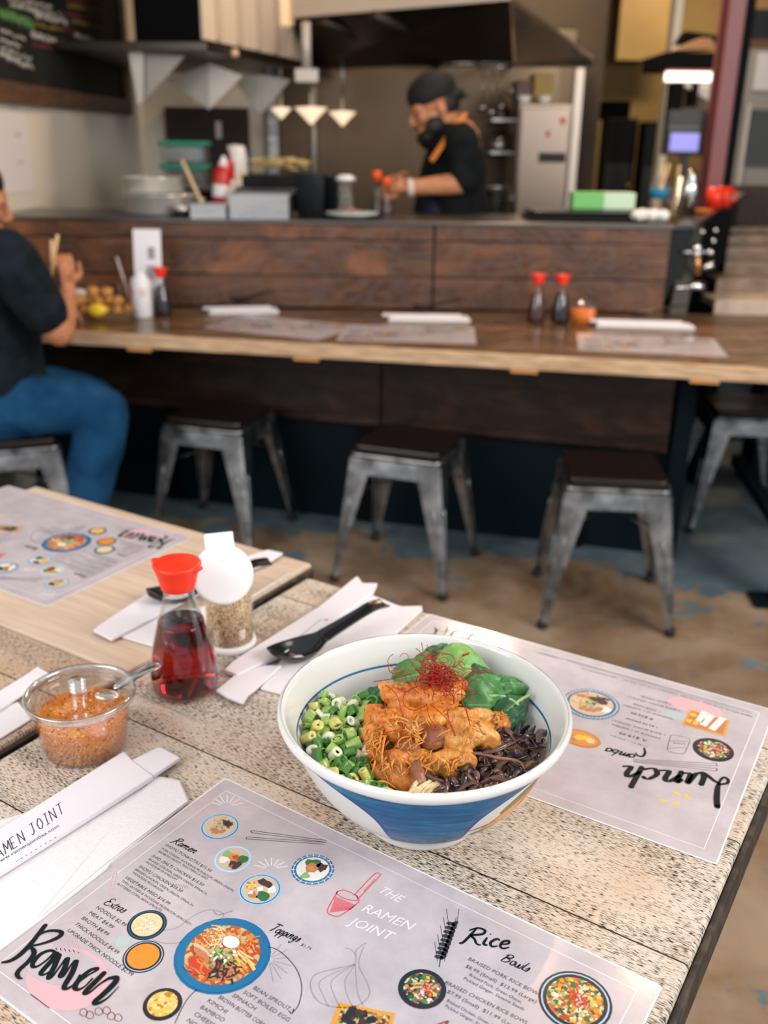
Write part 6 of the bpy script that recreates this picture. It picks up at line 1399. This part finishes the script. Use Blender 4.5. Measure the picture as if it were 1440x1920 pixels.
a = aty(905, 122, 5.55).x; b = aty(962, 122, 5.55).x; P_(MB().mat(steel).tube([(a,5.55,zr),(b,5.55,zr)], .007, 8), 'rail_bar'); P_(MB().mat(steel).tube([(a,5.55,zr),(a,5.94,zr)], .006, 8).tube([(b,5.55,zr),(b,5.94,zr)], .006, 8), 'rail_arms')
for i, (px, py1) in enumerate(((907,200),(925,208),(943,198),(961,170))):
    q = aty(px, 130, 5.53); zlo = up_(py1, 5.53); e = empty('ladle', (q.x, 5.53, zr - .010), 0, ['leftmost of the ladles hanging on the rail','second ladle from the left on the rail','third ladle from the left on the rail','rightmost and shortest of the ladles on the rail'][i], 'ladle', 'ladles hanging from the rail')
    L = zr - .010 - zlo; MB().mat(steel).tube([(0,0,0),(0,0,-L+.02)], [(.003,.007)]*2, 8).build('ladle_handle', None, e); MB().mat(steel).lathe([(0,-.030),(.022,-.022),(.031,0),(.029,0),(.020,-.020),(0,-.027)], 20, (0,-.01,-L+.01)).build('ladle_bowl', None, e)
# shelf with pans right behind the cook
e = empty('pan_rack', (.72, 5.7, 0), 0, 'steel rack of pans on the wall behind the cook', 'rack'); 
for z in (up_(285,5.6), up_(225,5.6)): P_(MB().mat(steel).box((.55,5.50,z), (.725,5.96,z+.012)), 'rack_shelf')
for i, (px, pz, r, h, mt) in enumerate(((912,285,.05,.07,steel),(940,285,.045,.10,steel),(912,225,.04,.06,darksteel),(942,225,.045,.05,steel))):
    z = up_(pz, 5.6) + .0125; q = aty(px, 280, 5.56); q.x = min(max(q.x, .60), .70); ee = empty('small_pot', (q.x, 5.56 + .18*(i % 2), z), 0, ['small steel pot on the lower rack shelf, in front', 'taller steel pot at the back of the lower rack shelf', 'dark small pot in front on the upper rack shelf', 'shallow steel pot at the back of the upper rack shelf'][i], 'pot', 'small pots on the wall rack')
    MB().mat(mt).lathe([(0,0),(r*.9,0),(r,.005),(r,h),(r*.92,h),(r*.9,.006),(0,.006)], 24).build('pot_body', None, ee); MB().mat(blackp).tube([(0,-r,h*.8),(0,-r-.05,h*.85)], .006, 8).build('handle', None, ee)
# on the pass, right
e = thing('serving_tray', 1092, 3.80, ZP, 'stack of thin black serving trays on the right of the counter top', 'tray')
for k in range(3): MB().mat(blackp).prism(rrect(-.225+.01*k,-.12,.225-.012*k,.13,.03), .001 + k*.012, .0095 + k*.012).build('tray', None, e, bevel=.003)
gb = pmat('glove_box_green', (.16,.48,.14), .5); 
e = thing('glove_box', 1119, 3.93, ZP + .0365, 'green and white carton lying on the black trays', 'box'); e.location.y = 3.86
MB().mat(gb).box((-.118,-.045,0), (.0,.05,.058)).build('green_half', None, e); MB().mat(pmat('box_white_green', (.52,.68,.50), .5)).box((.0005,-.045,0), (.118,.05,.058)).build('white_half', None, e)
q = aty(1222, 398, 3.66); m = MB().mat(white_lin)
for k in range(5): m.ball((-.045 + .022*k, .01*(k % 2), .0), (.028,.035,.019), 14, 8)
o = organic(m, 'kitchen_cloth', white_lin, None, .004, 2, loc=(q.x, 3.67, ZP + .026))
for v in o.data.vertices: v.co += v.normal*.008*noise.noise(v.co*70)
tag(o, 'crumpled white cloth at the right end of the counter top', 'cloth')
lbl = pmat('blue_label', (.01,.16,.32), .5)
for i, (px, Y, r, h, lab) in enumerate(((1232,3.90,.040,.155,'clear plastic cup with a blue band and straws on the counter'), (1262,3.98,.036,.150,'plain clear plastic cup with a straw right of the blue-banded cup'))):
    e = thing('plastic_cup', px, Y, ZP, lab, 'cup', 'clear cups on the counter'); MB().mat(clearp).lathe([(0,0),(r*.75,0),(r,h),(r*.95,h),(r*.7,.004),(0,.004)], 28).build('cup_body', None, e)
    if i == 0: MB().mat(lbl).lathe([(r*.86,h*.48),(r*.93,h*.72)], 28, cap=False).build('blue_band', None, e, solid=.001)
    for k in range(2 - i): MB().mat(wood_sp).tube([(.0-.01*k,0,.006),(.004+.022*k,0,h+.045)], .0045, 8).build('straw', None, e)
e = thing('cocktail_shaker', 1290, 4.05, 1.0, 'bright steel shaker right of the plastic cups', 'shaker'); e.location.z = ZP; e.location.y = 3.99; e.location.x = aty(1297, 330, 3.99).x
MB().mat(chrome).lathe([(0,0),(.026,0),(.034,.11),(.030,.125),(.018,.155),(.016,.175),(0,.18)], 28).build('shaker_body', None, e)
e = empty('orange_bowl', (aty(1307,348,4.15).x + .03, 4.15, 1.0685), 0, 'flat orange dish on the end of the counter', 'dish'); MB().mat(pmat('orange_plastic', (.55,.15,.03), .4)).lathe([(0,0),(.03,0),(.046,.016),(.044,.018),(.03,.004),(0,.004)], 24).build('dish_body', None, e)
# till screen, mugs
e = empty('till_monitor', (aty(1285,300,4.7).x, 4.7, 1.07), 0, 'black till monitor with a glowing violet-blue screen', 'monitor'); xm = e.location.x
scrn = pmat('violet_screen', (.1,.1,.2), .3, emit=(.28,.26,.85), es=.9)
a = aty(1255, 205, 4.7); b = aty(1316, 292, 4.7)
P_(MB().mat(blackp).box((a.x,4.70,b.z), (b.x,4.74,a.z)), 'monitor_case', bevel=.004); c1 = aty(1259, 249, 4.69); c2 = aty(1308, 284, 4.69); P_(MB().mat(scrn).box((c1.x,4.690,c2.z), (c2.x,4.698,c1.z)), 'screen')
c1 = aty(1254, 235, 4.69); c2 = aty(1310, 243, 4.69); P_(MB().mat(grey).box((c1.x,4.692,c2.z), (c2.x,4.699,c1.z)), 'grey_strip'); P_(MB().mat(blackp).box((xm-.02,4.72,1.07), (xm+.02,4.735,b.z)), 'stand'); P_(MB().mat(blackp).box((xm-.07,4.66,1.0695), (xm+.07,4.78,1.0795)), 'stand_foot')
for i, (px, py) in enumerate(((1332,315),(1350,315))):
    q = aty(px, py, 4.62 + .1*i); e = empty('red_mug', (q.x, 4.50 + .12*i, 1.0685), 0, ['left one of the two red mugs near the maroon column', 'right one of the two red mugs near the maroon column'][i], 'mug', 'red mugs'); MB().mat(redcap).lathe([(0,0),(.036,0),(.038,.09),(.035,.09),(.033,.006),(0,.006)], 24).build('mug_body', None, e); MB().mat(redcap).tube([(.037,0,.02),(.058,0,.03),(.058,0,.065),(.037,0,.075)], .005, 8).build('handle', None, e)
e = empty('back_ledge', (1.45, 4.5, 0), 0, 'dark ledge cabinet beside the column carrying the till and red mugs', 'cabinet')
P_(MB().mat(blackm).prism([(1.16,3.80),(2.14,6.2),(1.70,6.2),(1.135,4.2)], 0, 1.05), 'cabinet_body') if False else P_(MB().mat(blackm).box((1.38,4.40,0), (1.52,4.595,1.068)), 'cabinet_body')
# cabinet with light strip above the till
stripm = pmat('lit_strip', (.8,.8,.8), .5, emit=(1,.86,.72), es=2.2)
e = empty('lit_cabinet', (aty(1295,110,5.6).x, 5.6, 1.7), 0, 'dark shelf unit with a lit strip beneath, right of the olive wall', 'shelf unit')
def scr(px0, py0, px1, py1, Y, mt, nm, d=.2): a = aty(px0, py0, Y); b = aty(px1, py1, Y); P_(MB().mat(mt).box((a.x,Y,b.z), (b.x,Y+d,a.z)), nm)
scr(1250, 97, 1341, 128, 5.6, blackm, 'shelf_box', .5); scr(1251, 129, 1340, 132, 5.6, pmat('red_line', (.25,.01,.01), .5), 'red_trim', .18); scr(1252, 134, 1340, 153, 5.6, stripm, 'light_strip', .05)
scr(1262, 154, 1268, 290, 5.62, blackm, 'side_post', .1); scr(1300, 154, 1306, 200, 5.62, blackm, 'side_post', .1)
P_(MB().mat(pmat('white_chute', (.55,.50,.45), .5)).solid([aty(1275,156,5.64), aty(1336,156,5.64), aty(1334,192,5.64)], (0,.02,0)), 'slanted_panel'); scr(1275, 160, 1330, 205, 5.8, pmat('brown_inside', (.16,.11,.06), .6), 'inner_panel', .02)
a = aty(1262, 95, 5.55); m = MB().mat(pmat('cardboard', (.36,.19,.09), .7)); m.solid([aty(1262,95,5.62), aty(1340,90,5.62), aty(1335,72,5.62), aty(1318,70,5.62)], (0,.15,0)); o = m.build('cardboard_box'); tag(o, 'slanting brown cardboard box on top of the lit shelf unit', 'box')
m = MB().mat(blackm); m.solid([aty(1272,82,5.84), aty(1288,58,5.84), aty(1345,66,5.84), aty(1345,80,5.84)], (0,.12,0)); o = m.build('black_case'); tag(o, 'black case lying behind the cardboard box on the shelf unit', 'case')
o = MB().mat(cream_wall).box((aty(1264,40,6.6).x,6.6,0), (aty(1278,40,6.6).x,6.72,3.29)).build('door_jamb'); tag(o, 'narrow cream upright trim in the dark doorway left of the lit shelf unit', 'trim')
o = MB().mat(nmat('olive_panel', (.26,.18,.075), (.33,.24,.11), 2, .7)).box((aty(1162,40,8.7).x,8.7,up_(106,8.7)), (aty(1262,40,8.7).x,8.76,3.29)).build('olive_panel'); tag(o, 'olive-gold framed panel high on the far wall', 'wall panel')  # brighter sheet stands in for warm light on the olive wall
dkdoor = pmat('dark_door', (.014,.011,.008), .4, spec=.25)
# dark equipment far back
for i, (px0, px1, py0, Y, lab) in enumerate(((1078,1128,170,7.0,'tall dark cabinet just right of the steel upright'), (1130,1200,222,7.4,'dark kitchen machine in the middle of the doorway'), (1202,1258,228,7.2,'dark machine right of the middle one in the doorway'))):
    a = aty(px0, 300, Y); b = aty(px1, py0, Y); e = empty('kitchen_machine', ((a.x+b.x)/2, Y, 0), 0, lab, 'kitchen equipment', 'dark machines in the doorway'); P_(MB().mat(pmat('machine_dark%d' % i, (.006,.0055,.0045), .5, spec=.15)).box((a.x+.005,Y,0), (b.x-.005,Y+.19,b.z)), 'machine_body', bevel=.01)
    P_(MB().mat(dkdoor).box((a.x+.02,Y-.012,b.z*.55), (b.x-.02,Y-.001,b.z*.80)), 'door'); P_(MB().mat(brass).ball((b.x-.05,Y-.03,b.z*.7), .02), 'knob')
a = aty(1150, 300, 7.39); o = MB().mat(blackm).box((aty(1152,0,7.5).x,7.5,up_(221,7.4)+.012), (aty(1202,0,7.5).x,7.7,up_(182,7.4))).build('black_box'); tag(o, 'small black box on top of the middle dark machine', 'box')
# fridge at the right edge
e = empty('glass_door_fridge', (aty(1420,200,6.9).x, 6.9, 0), 0, 'pale grey fridge with a dark glass door at the right edge', 'fridge'); fg = pmat('fridge_grey', (.33,.31,.28), .5)
a = aty(1398, 90, 6.9); b = aty(1540, 350, 6.9)
P_(MB().mat(fg).box((a.x,6.9,.0), (b.x,7.35,a.z)), 'fridge_body', bevel=.01); c1 = aty(1408, 205, 6.89); P_(MB().mat(pmat('dark_glass', (.05,.055,.055), .15)).box((c1.x,6.875,aty(0,292,6.9).z), (b.x-.03,6.8985,c1.z)), 'glass_door')
c1 = aty(1402, 196, 6.89); P_(MB().mat(pale).box((c1.x-.01,6.86,.4), (c1.x+.015,6.8745,c1.z)), 'door_edge'); c1 = aty(1420, 92, 6.89); P_(MB().mat(whitep).box((c1.x,6.87,aty(0,150,6.9).z), (b.x-.1,6.8985,c1.z-.02)), 'label')
o = MB().mat(pmat('brown_crate', (.16,.07,.03), .6)).box((a.x+.02,6.9,a.z+.001), (b.x,7.3,up_(62,6.9))).build('storage_crate'); tag(o, 'brown crate on top of the pale fridge at the right edge', 'crate')
o = MB().mat(blackp).box((a.x+.02,6.88,up_(62,6.9)+.001), (b.x,7.3,up_(8,6.9))).build('black_bin'); tag(o, 'black bin stacked on the brown crate above the fridge', 'bin')
# ---------------------------------------------------------------- people
def limb(m, pts, rad, seg=14):
    P = smoothline([Vector(p) for p in pts], 4); n = len(P); k = len(rad) - 1; R = []
    for i in range(n):
        u = i/(n-1)*k; j = min(int(u), k-1); f = u - j; a, b = rad[j], rad[j+1]
        a = a if isinstance(a, tuple) else (a, a); b = b if isinstance(b, tuple) else (b, b); R.append((a[0]*(1-f) + b[0]*f, a[1]*(1-f) + b[1]*f))
    m.tube(P, R, seg); m.ball(tuple(P[0]), min(R[0])*.98, 12, 8); m.ball(tuple(P[-1]), min(R[-1])*.98, 12, 8)
def hand(m, wrist, fwd, thumb_side, palm_n, curl=.6, s=1.):
    """palm with four separate curled fingers and a thumb leaving its side"""
    w = Vector(wrist); f = Vector(fwd).normalized(); t = Vector(thumb_side); t = (t - f*t.dot(f)).normalized(); n = Vector(palm_n); n = (n - f*n.dot(f) - t*n.dot(t)).normalized()
    limb(m, [w - f*.02*s, w + f*.03*s, w + f*.08*s], [(.020*s,.026*s), (.016*s,.036*s), (.014*s,.040*s)])
    m.ball(tuple(w + f*.05*s), .028*s, 12, 8)
    for i, (off, L) in enumerate(((.030,.074),(.010,.082),(-.010,.076),(-.029,.060))):
        b = w + f*.080*s + t*off*s; P = [b - f*.02*s, b]; d = f.copy(); ang = 0
        for seg_, q in ((.42, .45), (.32, .8), (.26, .6)):
            ang += curl*q*1.5; d = f*math.cos(ang) + n*math.sin(ang); P.append(P[-1] + d*L*seg_*s)
        limb(m, P, [.0088*s,.0090*s,.0085*s,.0078*s,.0066*s], 10)
    b = w + f*.022*s + t*.026*s; d1 = (t*.75 + f*.65 + n*.35).normalized(); d2 = (f*.85 + t*.25 + n*.6).normalized(); limb(m, [b - t*.02*s, b + d1*.030*s, b + d1*.030*s + d2*.026*s, b + d1*.030*s + d2*.048*s], [.013*s,.0115*s,.010*s,.0078*s], 10)
hairm = pmat('black_hair', (.008,.006,.005), .6); 
def head(m, c, look, upv, s=1.):
    """skull, jaw, nose, lips, brows and ears around centre c"""
    c = Vector(c); f = Vector(look).normalized(); u = Vector(upv); u = (u - f*u.dot(f)).normalized(); r = f.cross(u)
    g_ = lambda a, b, d: c + r*a*s + f*b*s + u*d*s
    def el(cen, rad):
        b = len(m.v); m.ball((0,0,0), rad, 20, 14)
        for i in range(b, len(m.v)): v = m.v[i]; m.v[i] = tuple(cen + r*v[0]*s + f*v[1]*s + u*v[2]*s)
    el(g_(0,-.012,.030), (.076,.096,.088)); el(g_(0,.012,-.020), (.064,.078,.078)); el(g_(0,.042,-.072), (.044,.044,.036)); el(g_(0,.066,.018), (.056,.026,.040))
    limb(m, [g_(0,.084,.020), g_(0,.100,-.004), g_(0,.107,-.022), g_(0,.094,-.034)], [.008,.010,.013,.010], 10)
    for sg_ in (-1, 1):
        el(g_(sg_*.012,.094,-.030), (.010,.010,.008)); el(g_(sg_*.078,-.012,-.008), (.010,.020,.032)); el(g_(sg_*.030,.080,.026), (.020,.014,.008)); el(g_(sg_*.032,.070,-.016), (.022,.020,.020))
    el(g_(0,.088,-.056), (.024,.012,.006)); el(g_(0,.084,-.066), (.022,.013,.008)); el(g_(0,.074,-.092), (.022,.020,.016))
    return g_
def eyes(g_, par, base):
    w_ = pmat('eye_white', (.6,.55,.5), .3) if 'eye_white' not in bpy.data.materials else bpy.data.materials['eye_white']
    for sg_ in (-1, 1):
        q = g_(sg_*.030,.074,.004) - base; MB().mat(w_).ball(tuple(q), .0115).build('eye', None, par); q2 = g_(sg_*.030,.0835,.003) - base; MB().mat(blackp).ball(tuple(q2), .0048).build('iris', None, par)
def local(m, base): m.v = [tuple(Vector(v) - base) for v in m.v]; return m

# ---- the cook
Yc = 4.27
cook_b = Vector((.30, Yc, 0)); cook = empty('person', cook_b, 0, 'bearded cook in black T-shirt and cap, orange apron strap, working behind the counter', 'person')
k = lambda px, py, dy=0.: aty(px, py, Yc + dy)
look = Vector((-.86, -.20, -.36)); hc = k(813, 203)
m = MB().mat(skin_warm); G_ = head(m, hc, look, (-.25,0,1), 1.0)
limb(m, [hc + Vector((.035,0,-.03)), k(848,238), k(856,262)], [.056,.058,.070])
limb(m, [k(856,262), k(850,310), k(845,370), (.29,Yc,1.02), (.30,Yc,.93)], [(.10,.16),(.12,.17),(.125,.16),(.125,.16),(.12,.16)], 20)
shL = k(866,268,-.19); elL = k(872,343,-.22); wrL = k(768,352,-.26); hdL = k(745,352,-.27)
limb(m, [k(858,262), shL, (shL+elL)/2, elL], [.05,.056,.050,.043]); limb(m, [elL, elL*.6 + wrL*.4, wrL], [.043,.040,.028])
hand(m, wrL, (-.95,.02,-.10), (.0,.35,.9), (0,1,-.1), .75, 1.0)
shR = k(856,268,.19); elR = k(850,340,.26); wrR = k(775,345,.02); limb(m, [k(858,262), shR, (shR+elR)/2, elR], [.05,.056,.050,.043]); limb(m, [elR, elR*.6 + wrR*.4, wrR], [.043,.040,.028])
hand(m, wrR, (-.9,-.25,.05), (0,-.4,.9), (-.1,-1,0), .7, 1.0)
for sg_ in (-1, 1): limb(m, [(.30,Yc+.09*sg_,.95), (.29,Yc+.10*sg_,.50), (.30,Yc+.10*sg_,.09)], [.088,.060,.040]); limb(m, [(.32,Yc+.10*sg_,.05), (.20,Yc+.11*sg_,.04)], [.040,.034])
organic(local(m, cook_b), 'body', skin_warm, cook, .0045, 5); eyes(G_, cook, cook_b)
tee = nmat('black_tshirt', (.006,.008,.009), (.010,.012,.013), 20, .9, spec=.1)
m = MB().mat(tee); limb(m, [k(866,250), k(858,264), k(852,310), k(846,360), (.285,Yc,1.05), (.29,Yc,.90)], [(.070,.10),(.108,.185),(.135,.19),(.145,.185),(.150,.185),(.148,.185)], 24)
limb(m, [k(860,262), shL, shL*.45 + elL*.55, shL*.15 + elL*.85], [.07,.072,.068,.068]); limb(m, [k(860,262), shR, shR*.45 + elR*.55, shR*.15 + elR*.85], [.07,.072,.068,.068])
organic(local(m, cook_b), 'tshirt', tee, cook, .006, 5)
m = MB().mat(hairm); G2 = lambda a, b, d: G_(a, b, d)
def el2(cen, rad):
    f = look.normalized(); u = Vector((-.25,0,1)); u = (u - f*u.dot(f)).normalized(); r = f.cross(u); b = len(m.v); m.ball((0,0,0), rad, 18, 12)
    for i in range(b, len(m.v)): v = m.v[i]; m.v[i] = tuple(cen + r*v[0] + f*v[1] + u*v[2])
el2(G_(0,.060,-.092), (.058,.052,.036)); el2(G_(0,.062,-.118), (.044,.040,.026)); el2(G_(.050,.030,-.062), (.024,.044,.040)); el2(G_(-.050,.030,-.062), (.024,.044,.040)); el2(G_(0,-.045,.0), (.076,.070,.065)); el2(G_(0,.098,-.048), (.026,.010,.006))
organic(local(m, cook_b), 'beard_and_hair', hairm, cook, .004, 3)
capm = pmat('black_cap', (.005,.006,.007), .75); m = MB().mat(capm)
el2(G_(0,-.014,.062), (.088,.108,.080)); el2(G_(0,-.085,.015), (.066,.060,.030)); el2(G_(0,-.125,-.006), (.050,.036,.008))
organic(local(m, cook_b), 'cap', capm, cook, .004, 3)
stp = pmat('orange_strap', (.62,.20,.03), .6); m = MB().mat(stp); m.tube(smoothline([k(872,212,-.05), k(864,224,-.125), k(846,246,-.17), k(826,276,-.195), k(808,302,-.20)], 4), [(.004,.013)]*17, 8); local(m, cook_b).build('apron_strap', None, cook)
apm = pmat('navy_apron', (.006,.012,.030), .8); m = MB().mat(apm); limb(m, [(.235,Yc,1.26), (.215,Yc,1.1), (.205,Yc,.85), (.21,Yc,.55)], [(.085,.12),(.10,.16),(.115,.19),(.115,.19)], 20); organic(local(m, cook_b), 'apron', apm, cook, .008, 4)
pnt = pmat('black_trousers', (.008,.009,.011), .85); m = MB().mat(pnt)
for sg_ in (-1, 1): limb(m, [(.30,Yc+.085*sg_,.95), (.295,Yc+.10*sg_,.50), (.30,Yc+.10*sg_,.10)], [.110,.078,.060])
organic(local(m, cook_b), 'trousers', pnt, cook, .008, 3)
m = MB().mat(blackp)
for sg_ in (-1, 1): limb(m, [(.335,Yc+.10*sg_,.045), (.26,Yc+.105*sg_,.045), (.17,Yc+.11*sg_,.035)], [(.042,.044),(.042,.046),(.030,.040)])
organic(local(m, cook_b), 'shoes', blackp, cook, .006, 2)
glv = pmat('clear_glove', (.75,.66,.62), .35, alpha=.55); m = MB().mat(pmat('glove_cuff', (.62,.52,.48), .4)); d = (wrL - elL).normalized()
m.tube([wrL - d*.012, wrL + d*.012], [.036,.034], 16); local(m, cook_b).build('glove_cuff', None, cook)

# ---- the diner
Yd = 2.93
db = Vector((-1.205, Yd, 0)); din = empty('person', db, 0, 'seated diner in dark T-shirt and blue jeans at the left edge, holding chopsticks', 'person')
k = lambda px, py, dy=0.: aty(px, py, Yd + dy)
look = Vector((.90, .30, -.30)); hc = k(-52, 375, .02)
m = MB().mat(skin_warm); G_ = head(m, hc, look, (.2,0,1), 1.0)
hip = Vector((-1.235, Yd, .555)); chest = Vector((-1.215, Yd, .86)); nk = k(-58, 432)
limb(m, [hc - Vector((.02,0,.04)), nk, chest + Vector((0,0,.10))], [.056,.058,.075]); limb(m, [hip, (hip+chest)/2, chest, chest + Vector((.005,0,.09))], [(.12,.155),(.115,.15),(.12,.17),(.09,.15)], 20)
shR = k(10, 482, -.19); elR = k(112, 622, -.12); wrR = k(126, 545, -.02); shL = Vector((-1.20, Yd+.20, .96)); elL = Vector((-1.24, Yd+.32, .80)); wrL = Vector((-1.13, Yd+.20, .795))
limb(m, [chest + Vector((0,-.05,.10)), shR, (shR+elR)/2, elR], [.055,.056,.050,.044]); limb(m, [elR, elR*.55 + wrR*.45, wrR], [.044,.040,.028])
hand(m, wrR, (-.10,.05,1), (.35,.2,0), (-.9,.1,-.1), 1.0, .95)
limb(m, [chest + Vector((0,.05,.10)), shL, (shL+elL)/2, elL], [.055,.056,.050,.042]); limb(m, [elL, elL*.5 + wrL*.5, wrL], [.042,.038,.027]); hand(m, wrL, (.5,.6,-.05), (0.6,-.6,.3), (0,-.1,-1), .5, .95)
kneeR = k(196, 740, -.04); kneeR.z = .545; ankR = Vector((kneeR.x - .135, Yd - .04, .10)); kneeL = Vector((kneeR.x - .10, Yd + .19, .51)); ankL = Vector((kneeL.x - .08, Yd+.22, .10))
for kn, an, sg_ in ((kneeR, ankR, -1), (kneeL, ankL, 1)):
    limb(m, [hip + Vector((.02,.09*sg_,-.02)), (hip + kn)/2 + Vector((0,.04*sg_,-.01)), kn - Vector((.02,0,.02)), kn*.5 + an*.5, an], [.085,.075,.056,.052,.036]); limb(m, [an - Vector((.03,0,.05)), an + Vector((.10,0,-.06))], [.035,.030])
organic(local(m, db), 'body', skin_warm, din, .0048, 5); eyes(G_, din, db)
tee2 = nmat('charcoal_tshirt', (.007,.011,.015), (.012,.018,.024), 24, .9, spec=.1); m = MB().mat(tee2)
limb(m, [nk + Vector((.0,0,-.02)), chest + Vector((0,0,.08)), chest, (hip+chest)/2, hip + Vector((0,0,.03))], [(.075,.09),(.125,.20),(.145,.195),(.145,.185),(.165,.19)], 24)
limb(m, [chest + Vector((0,-.04,.11)), shR, (shR+elR)/2, shR*.28 + elR*.72], [.075,.082,.074,.068]); limb(m, [chest + Vector((0,.04,.11)), shL, (shL+elL)/2, shL*.3 + elL*.7], [.075,.078,.070,.066])
organic(local(m, db), 'tshirt', tee2, din, .006, 5)
jeans = nmat('blue_denim', (.003,.036,.095), (.010,.062,.145), 12, .85, 5, bump=.5, bdist=.008, spec=.15); m = MB().mat(jeans)
limb(m, [hip + Vector((-.02,-.02,.03)), hip + Vector((.06,0,-.02))], [(.135,.175),(.11,.17)], 20)
for kn, an, sg_ in ((kneeR, ankR, -1), (kneeL, ankL, 1)):
    limb(m, [hip + Vector((.03,.09*sg_,-.01)), hip*.62 + kn*.38 + Vector((0,.04*sg_,.0)), hip*.25 + kn*.75 + Vector((0,.01*sg_,.005)), kn + Vector((-.025,0,-.01))], [.102,.098,.088,.080], 18); limb(m, [kn - Vector((.012,0,.01)), kn*.75 + an*.25, kn*.35 + an*.65, an + Vector((0,0,.02))], [.080,.082,.076,.068], 18)
jo = organic(local(m, db), 'jeans', jeans, din, .0065, 3)
for v in jo.data.vertices:
    c_ = v.co; v.co = c_ + v.normal*(.006*noise.noise(Vector((c_.x*22, c_.y*9, c_.z*12))) + .004*math.sin((c_.x*1.0 + c_.z*.5)*95 + 3*noise.noise(c_*14))*max(0, 1 - abs(c_.x - .06)/.10))
m = MB().mat(hairm); f = look.normalized(); u = Vector((.2,0,1)); u = (u - f*u.dot(f)).normalized(); r = f.cross(u)
def el3(cen, rad):
    b = len(m.v); m.ball((0,0,0), rad, 18, 12)
    for i in range(b, len(m.v)): v = m.v[i]; m.v[i] = tuple(cen + r*v[0] + f*v[1] + u*v[2])
el3(G_(0,-.022,.055), (.085,.102,.076)); el3(G_(0,-.050,.0), (.080,.072,.070)); organic(local(m, db), 'hair', hairm, din, .004, 3)
m = MB().mat(blackp)
for an in (ankR, ankL): limb(m, [an + Vector((-.04,0,-.052)), an + Vector((.05,0,-.052)), an + Vector((.14,0,-.060))], [(.045,.046),(.044,.050),(.032,.042)])
organic(local(m, db), 'shoes', blackp, din, .006, 2)
a0 = k(99, 488, -.035); a1 = k(108, 442, -.06); b0 = k(106, 490, -.02); b1 = k(100, 446, -.03)
cpm = pmat('bamboo', (.72,.50,.25), .55)
h0 = wrR + Vector((-.035,-.02,.05))
for i, (top_, lab) in enumerate(((k(108,440,-.03),'wooden chopstick held upright, the right one of the two in the hand'), (k(97,450,-.03),'wooden chopstick held upright, the left one of the two in the hand'))):
    d = (top_ - h0); m = MB().mat(cpm).tube([h0 - d*.15 - top_, Vector((0,0,0))], [.0035,.0050], 8); o = m.build('chopstick', None, None, loc=top_ + Vector((0,0,0))); tag(o, lab, 'chopstick', 'chopsticks of the diner')
# ---------------------------------------------------------------- unseen lamps added to lay warm glints on the menus
bulb = pmat('warm_bulb', (1,.8,.6), .5, emit=(1,.60,.30), es=80)
for (x, y, z, r, lab) in ((.475,2.50,2.70,.085,'warm pendant lamp hanging over the middle of the bar, left one of the two'), (.92,2.45,2.72,.070,'warm pendant lamp hanging over the bar, right one of the two')):
    e = empty('pendant_lamp', (x, y, z), 0, lab, 'lamp', 'pendant lamps over the bar')
    MB().mat(bulb).ball((0,0,0), r, 20, 12).build('bulb', None, e); MB().mat(blackp).lathe([(.02,r*.97),(.05,r*.95),(.03,r+.05),(.012,r+.06),(.0,r+.06)], 20).tube([(0,0,r+.05),(0,0,3.298-z)], .006, 8).build('lamp_holder', None, e)
# ---------------------------------------------------------------- light
w = bpy.data.worlds.new('world'); scn.world = w; w.use_nodes = True
bg = w.node_tree.nodes['Background']; bg.inputs[0].default_value = (.90,.94,1.0,1); bg.inputs[1].default_value = .92
def area(name, loc, target, size, power, color=(1,1,1), sy=None):
    ld = bpy.data.lights.new(name, 'AREA'); ld.energy = power; ld.color = color; ld.size = size
    if sy: ld.shape = 'RECTANGLE'; ld.size_y = sy
    o = bpy.data.objects.new(name, ld); col.objects.link(o); o.location = loc
    o.rotation_euler = (Vector(target) - Vector(loc)).to_track_quat('-Z', 'Y').to_euler(); return o
area('shopfront_daylight', (-2.2, -.6, 2.3), (0, 1.6, .7), 2.2, 58, (1, .95, .90), 1.6)
area('shopfront_daylight', (2.6, .2, 2.4), (-1.3, 4.6, 1.5), 1.6, 105, (1, .94, .86), 1.4)
area('kitchen_tube_light', (.6, 5.2, 3.15), (.5, 5.2, 0), 1.6, 90, (1, .74, .48), .3)
area('kitchen_tube_light', (2.6, 7.6, 3.15), (2.6, 8.2, 0), 1.4, 75, (1, .72, .42), .3)
vs = scn.view_settings; vs.view_transform = 'Standard'; vs.look = 'None'; vs.exposure = 0; vs.gamma = 1; vs.use_curve_mapping = False
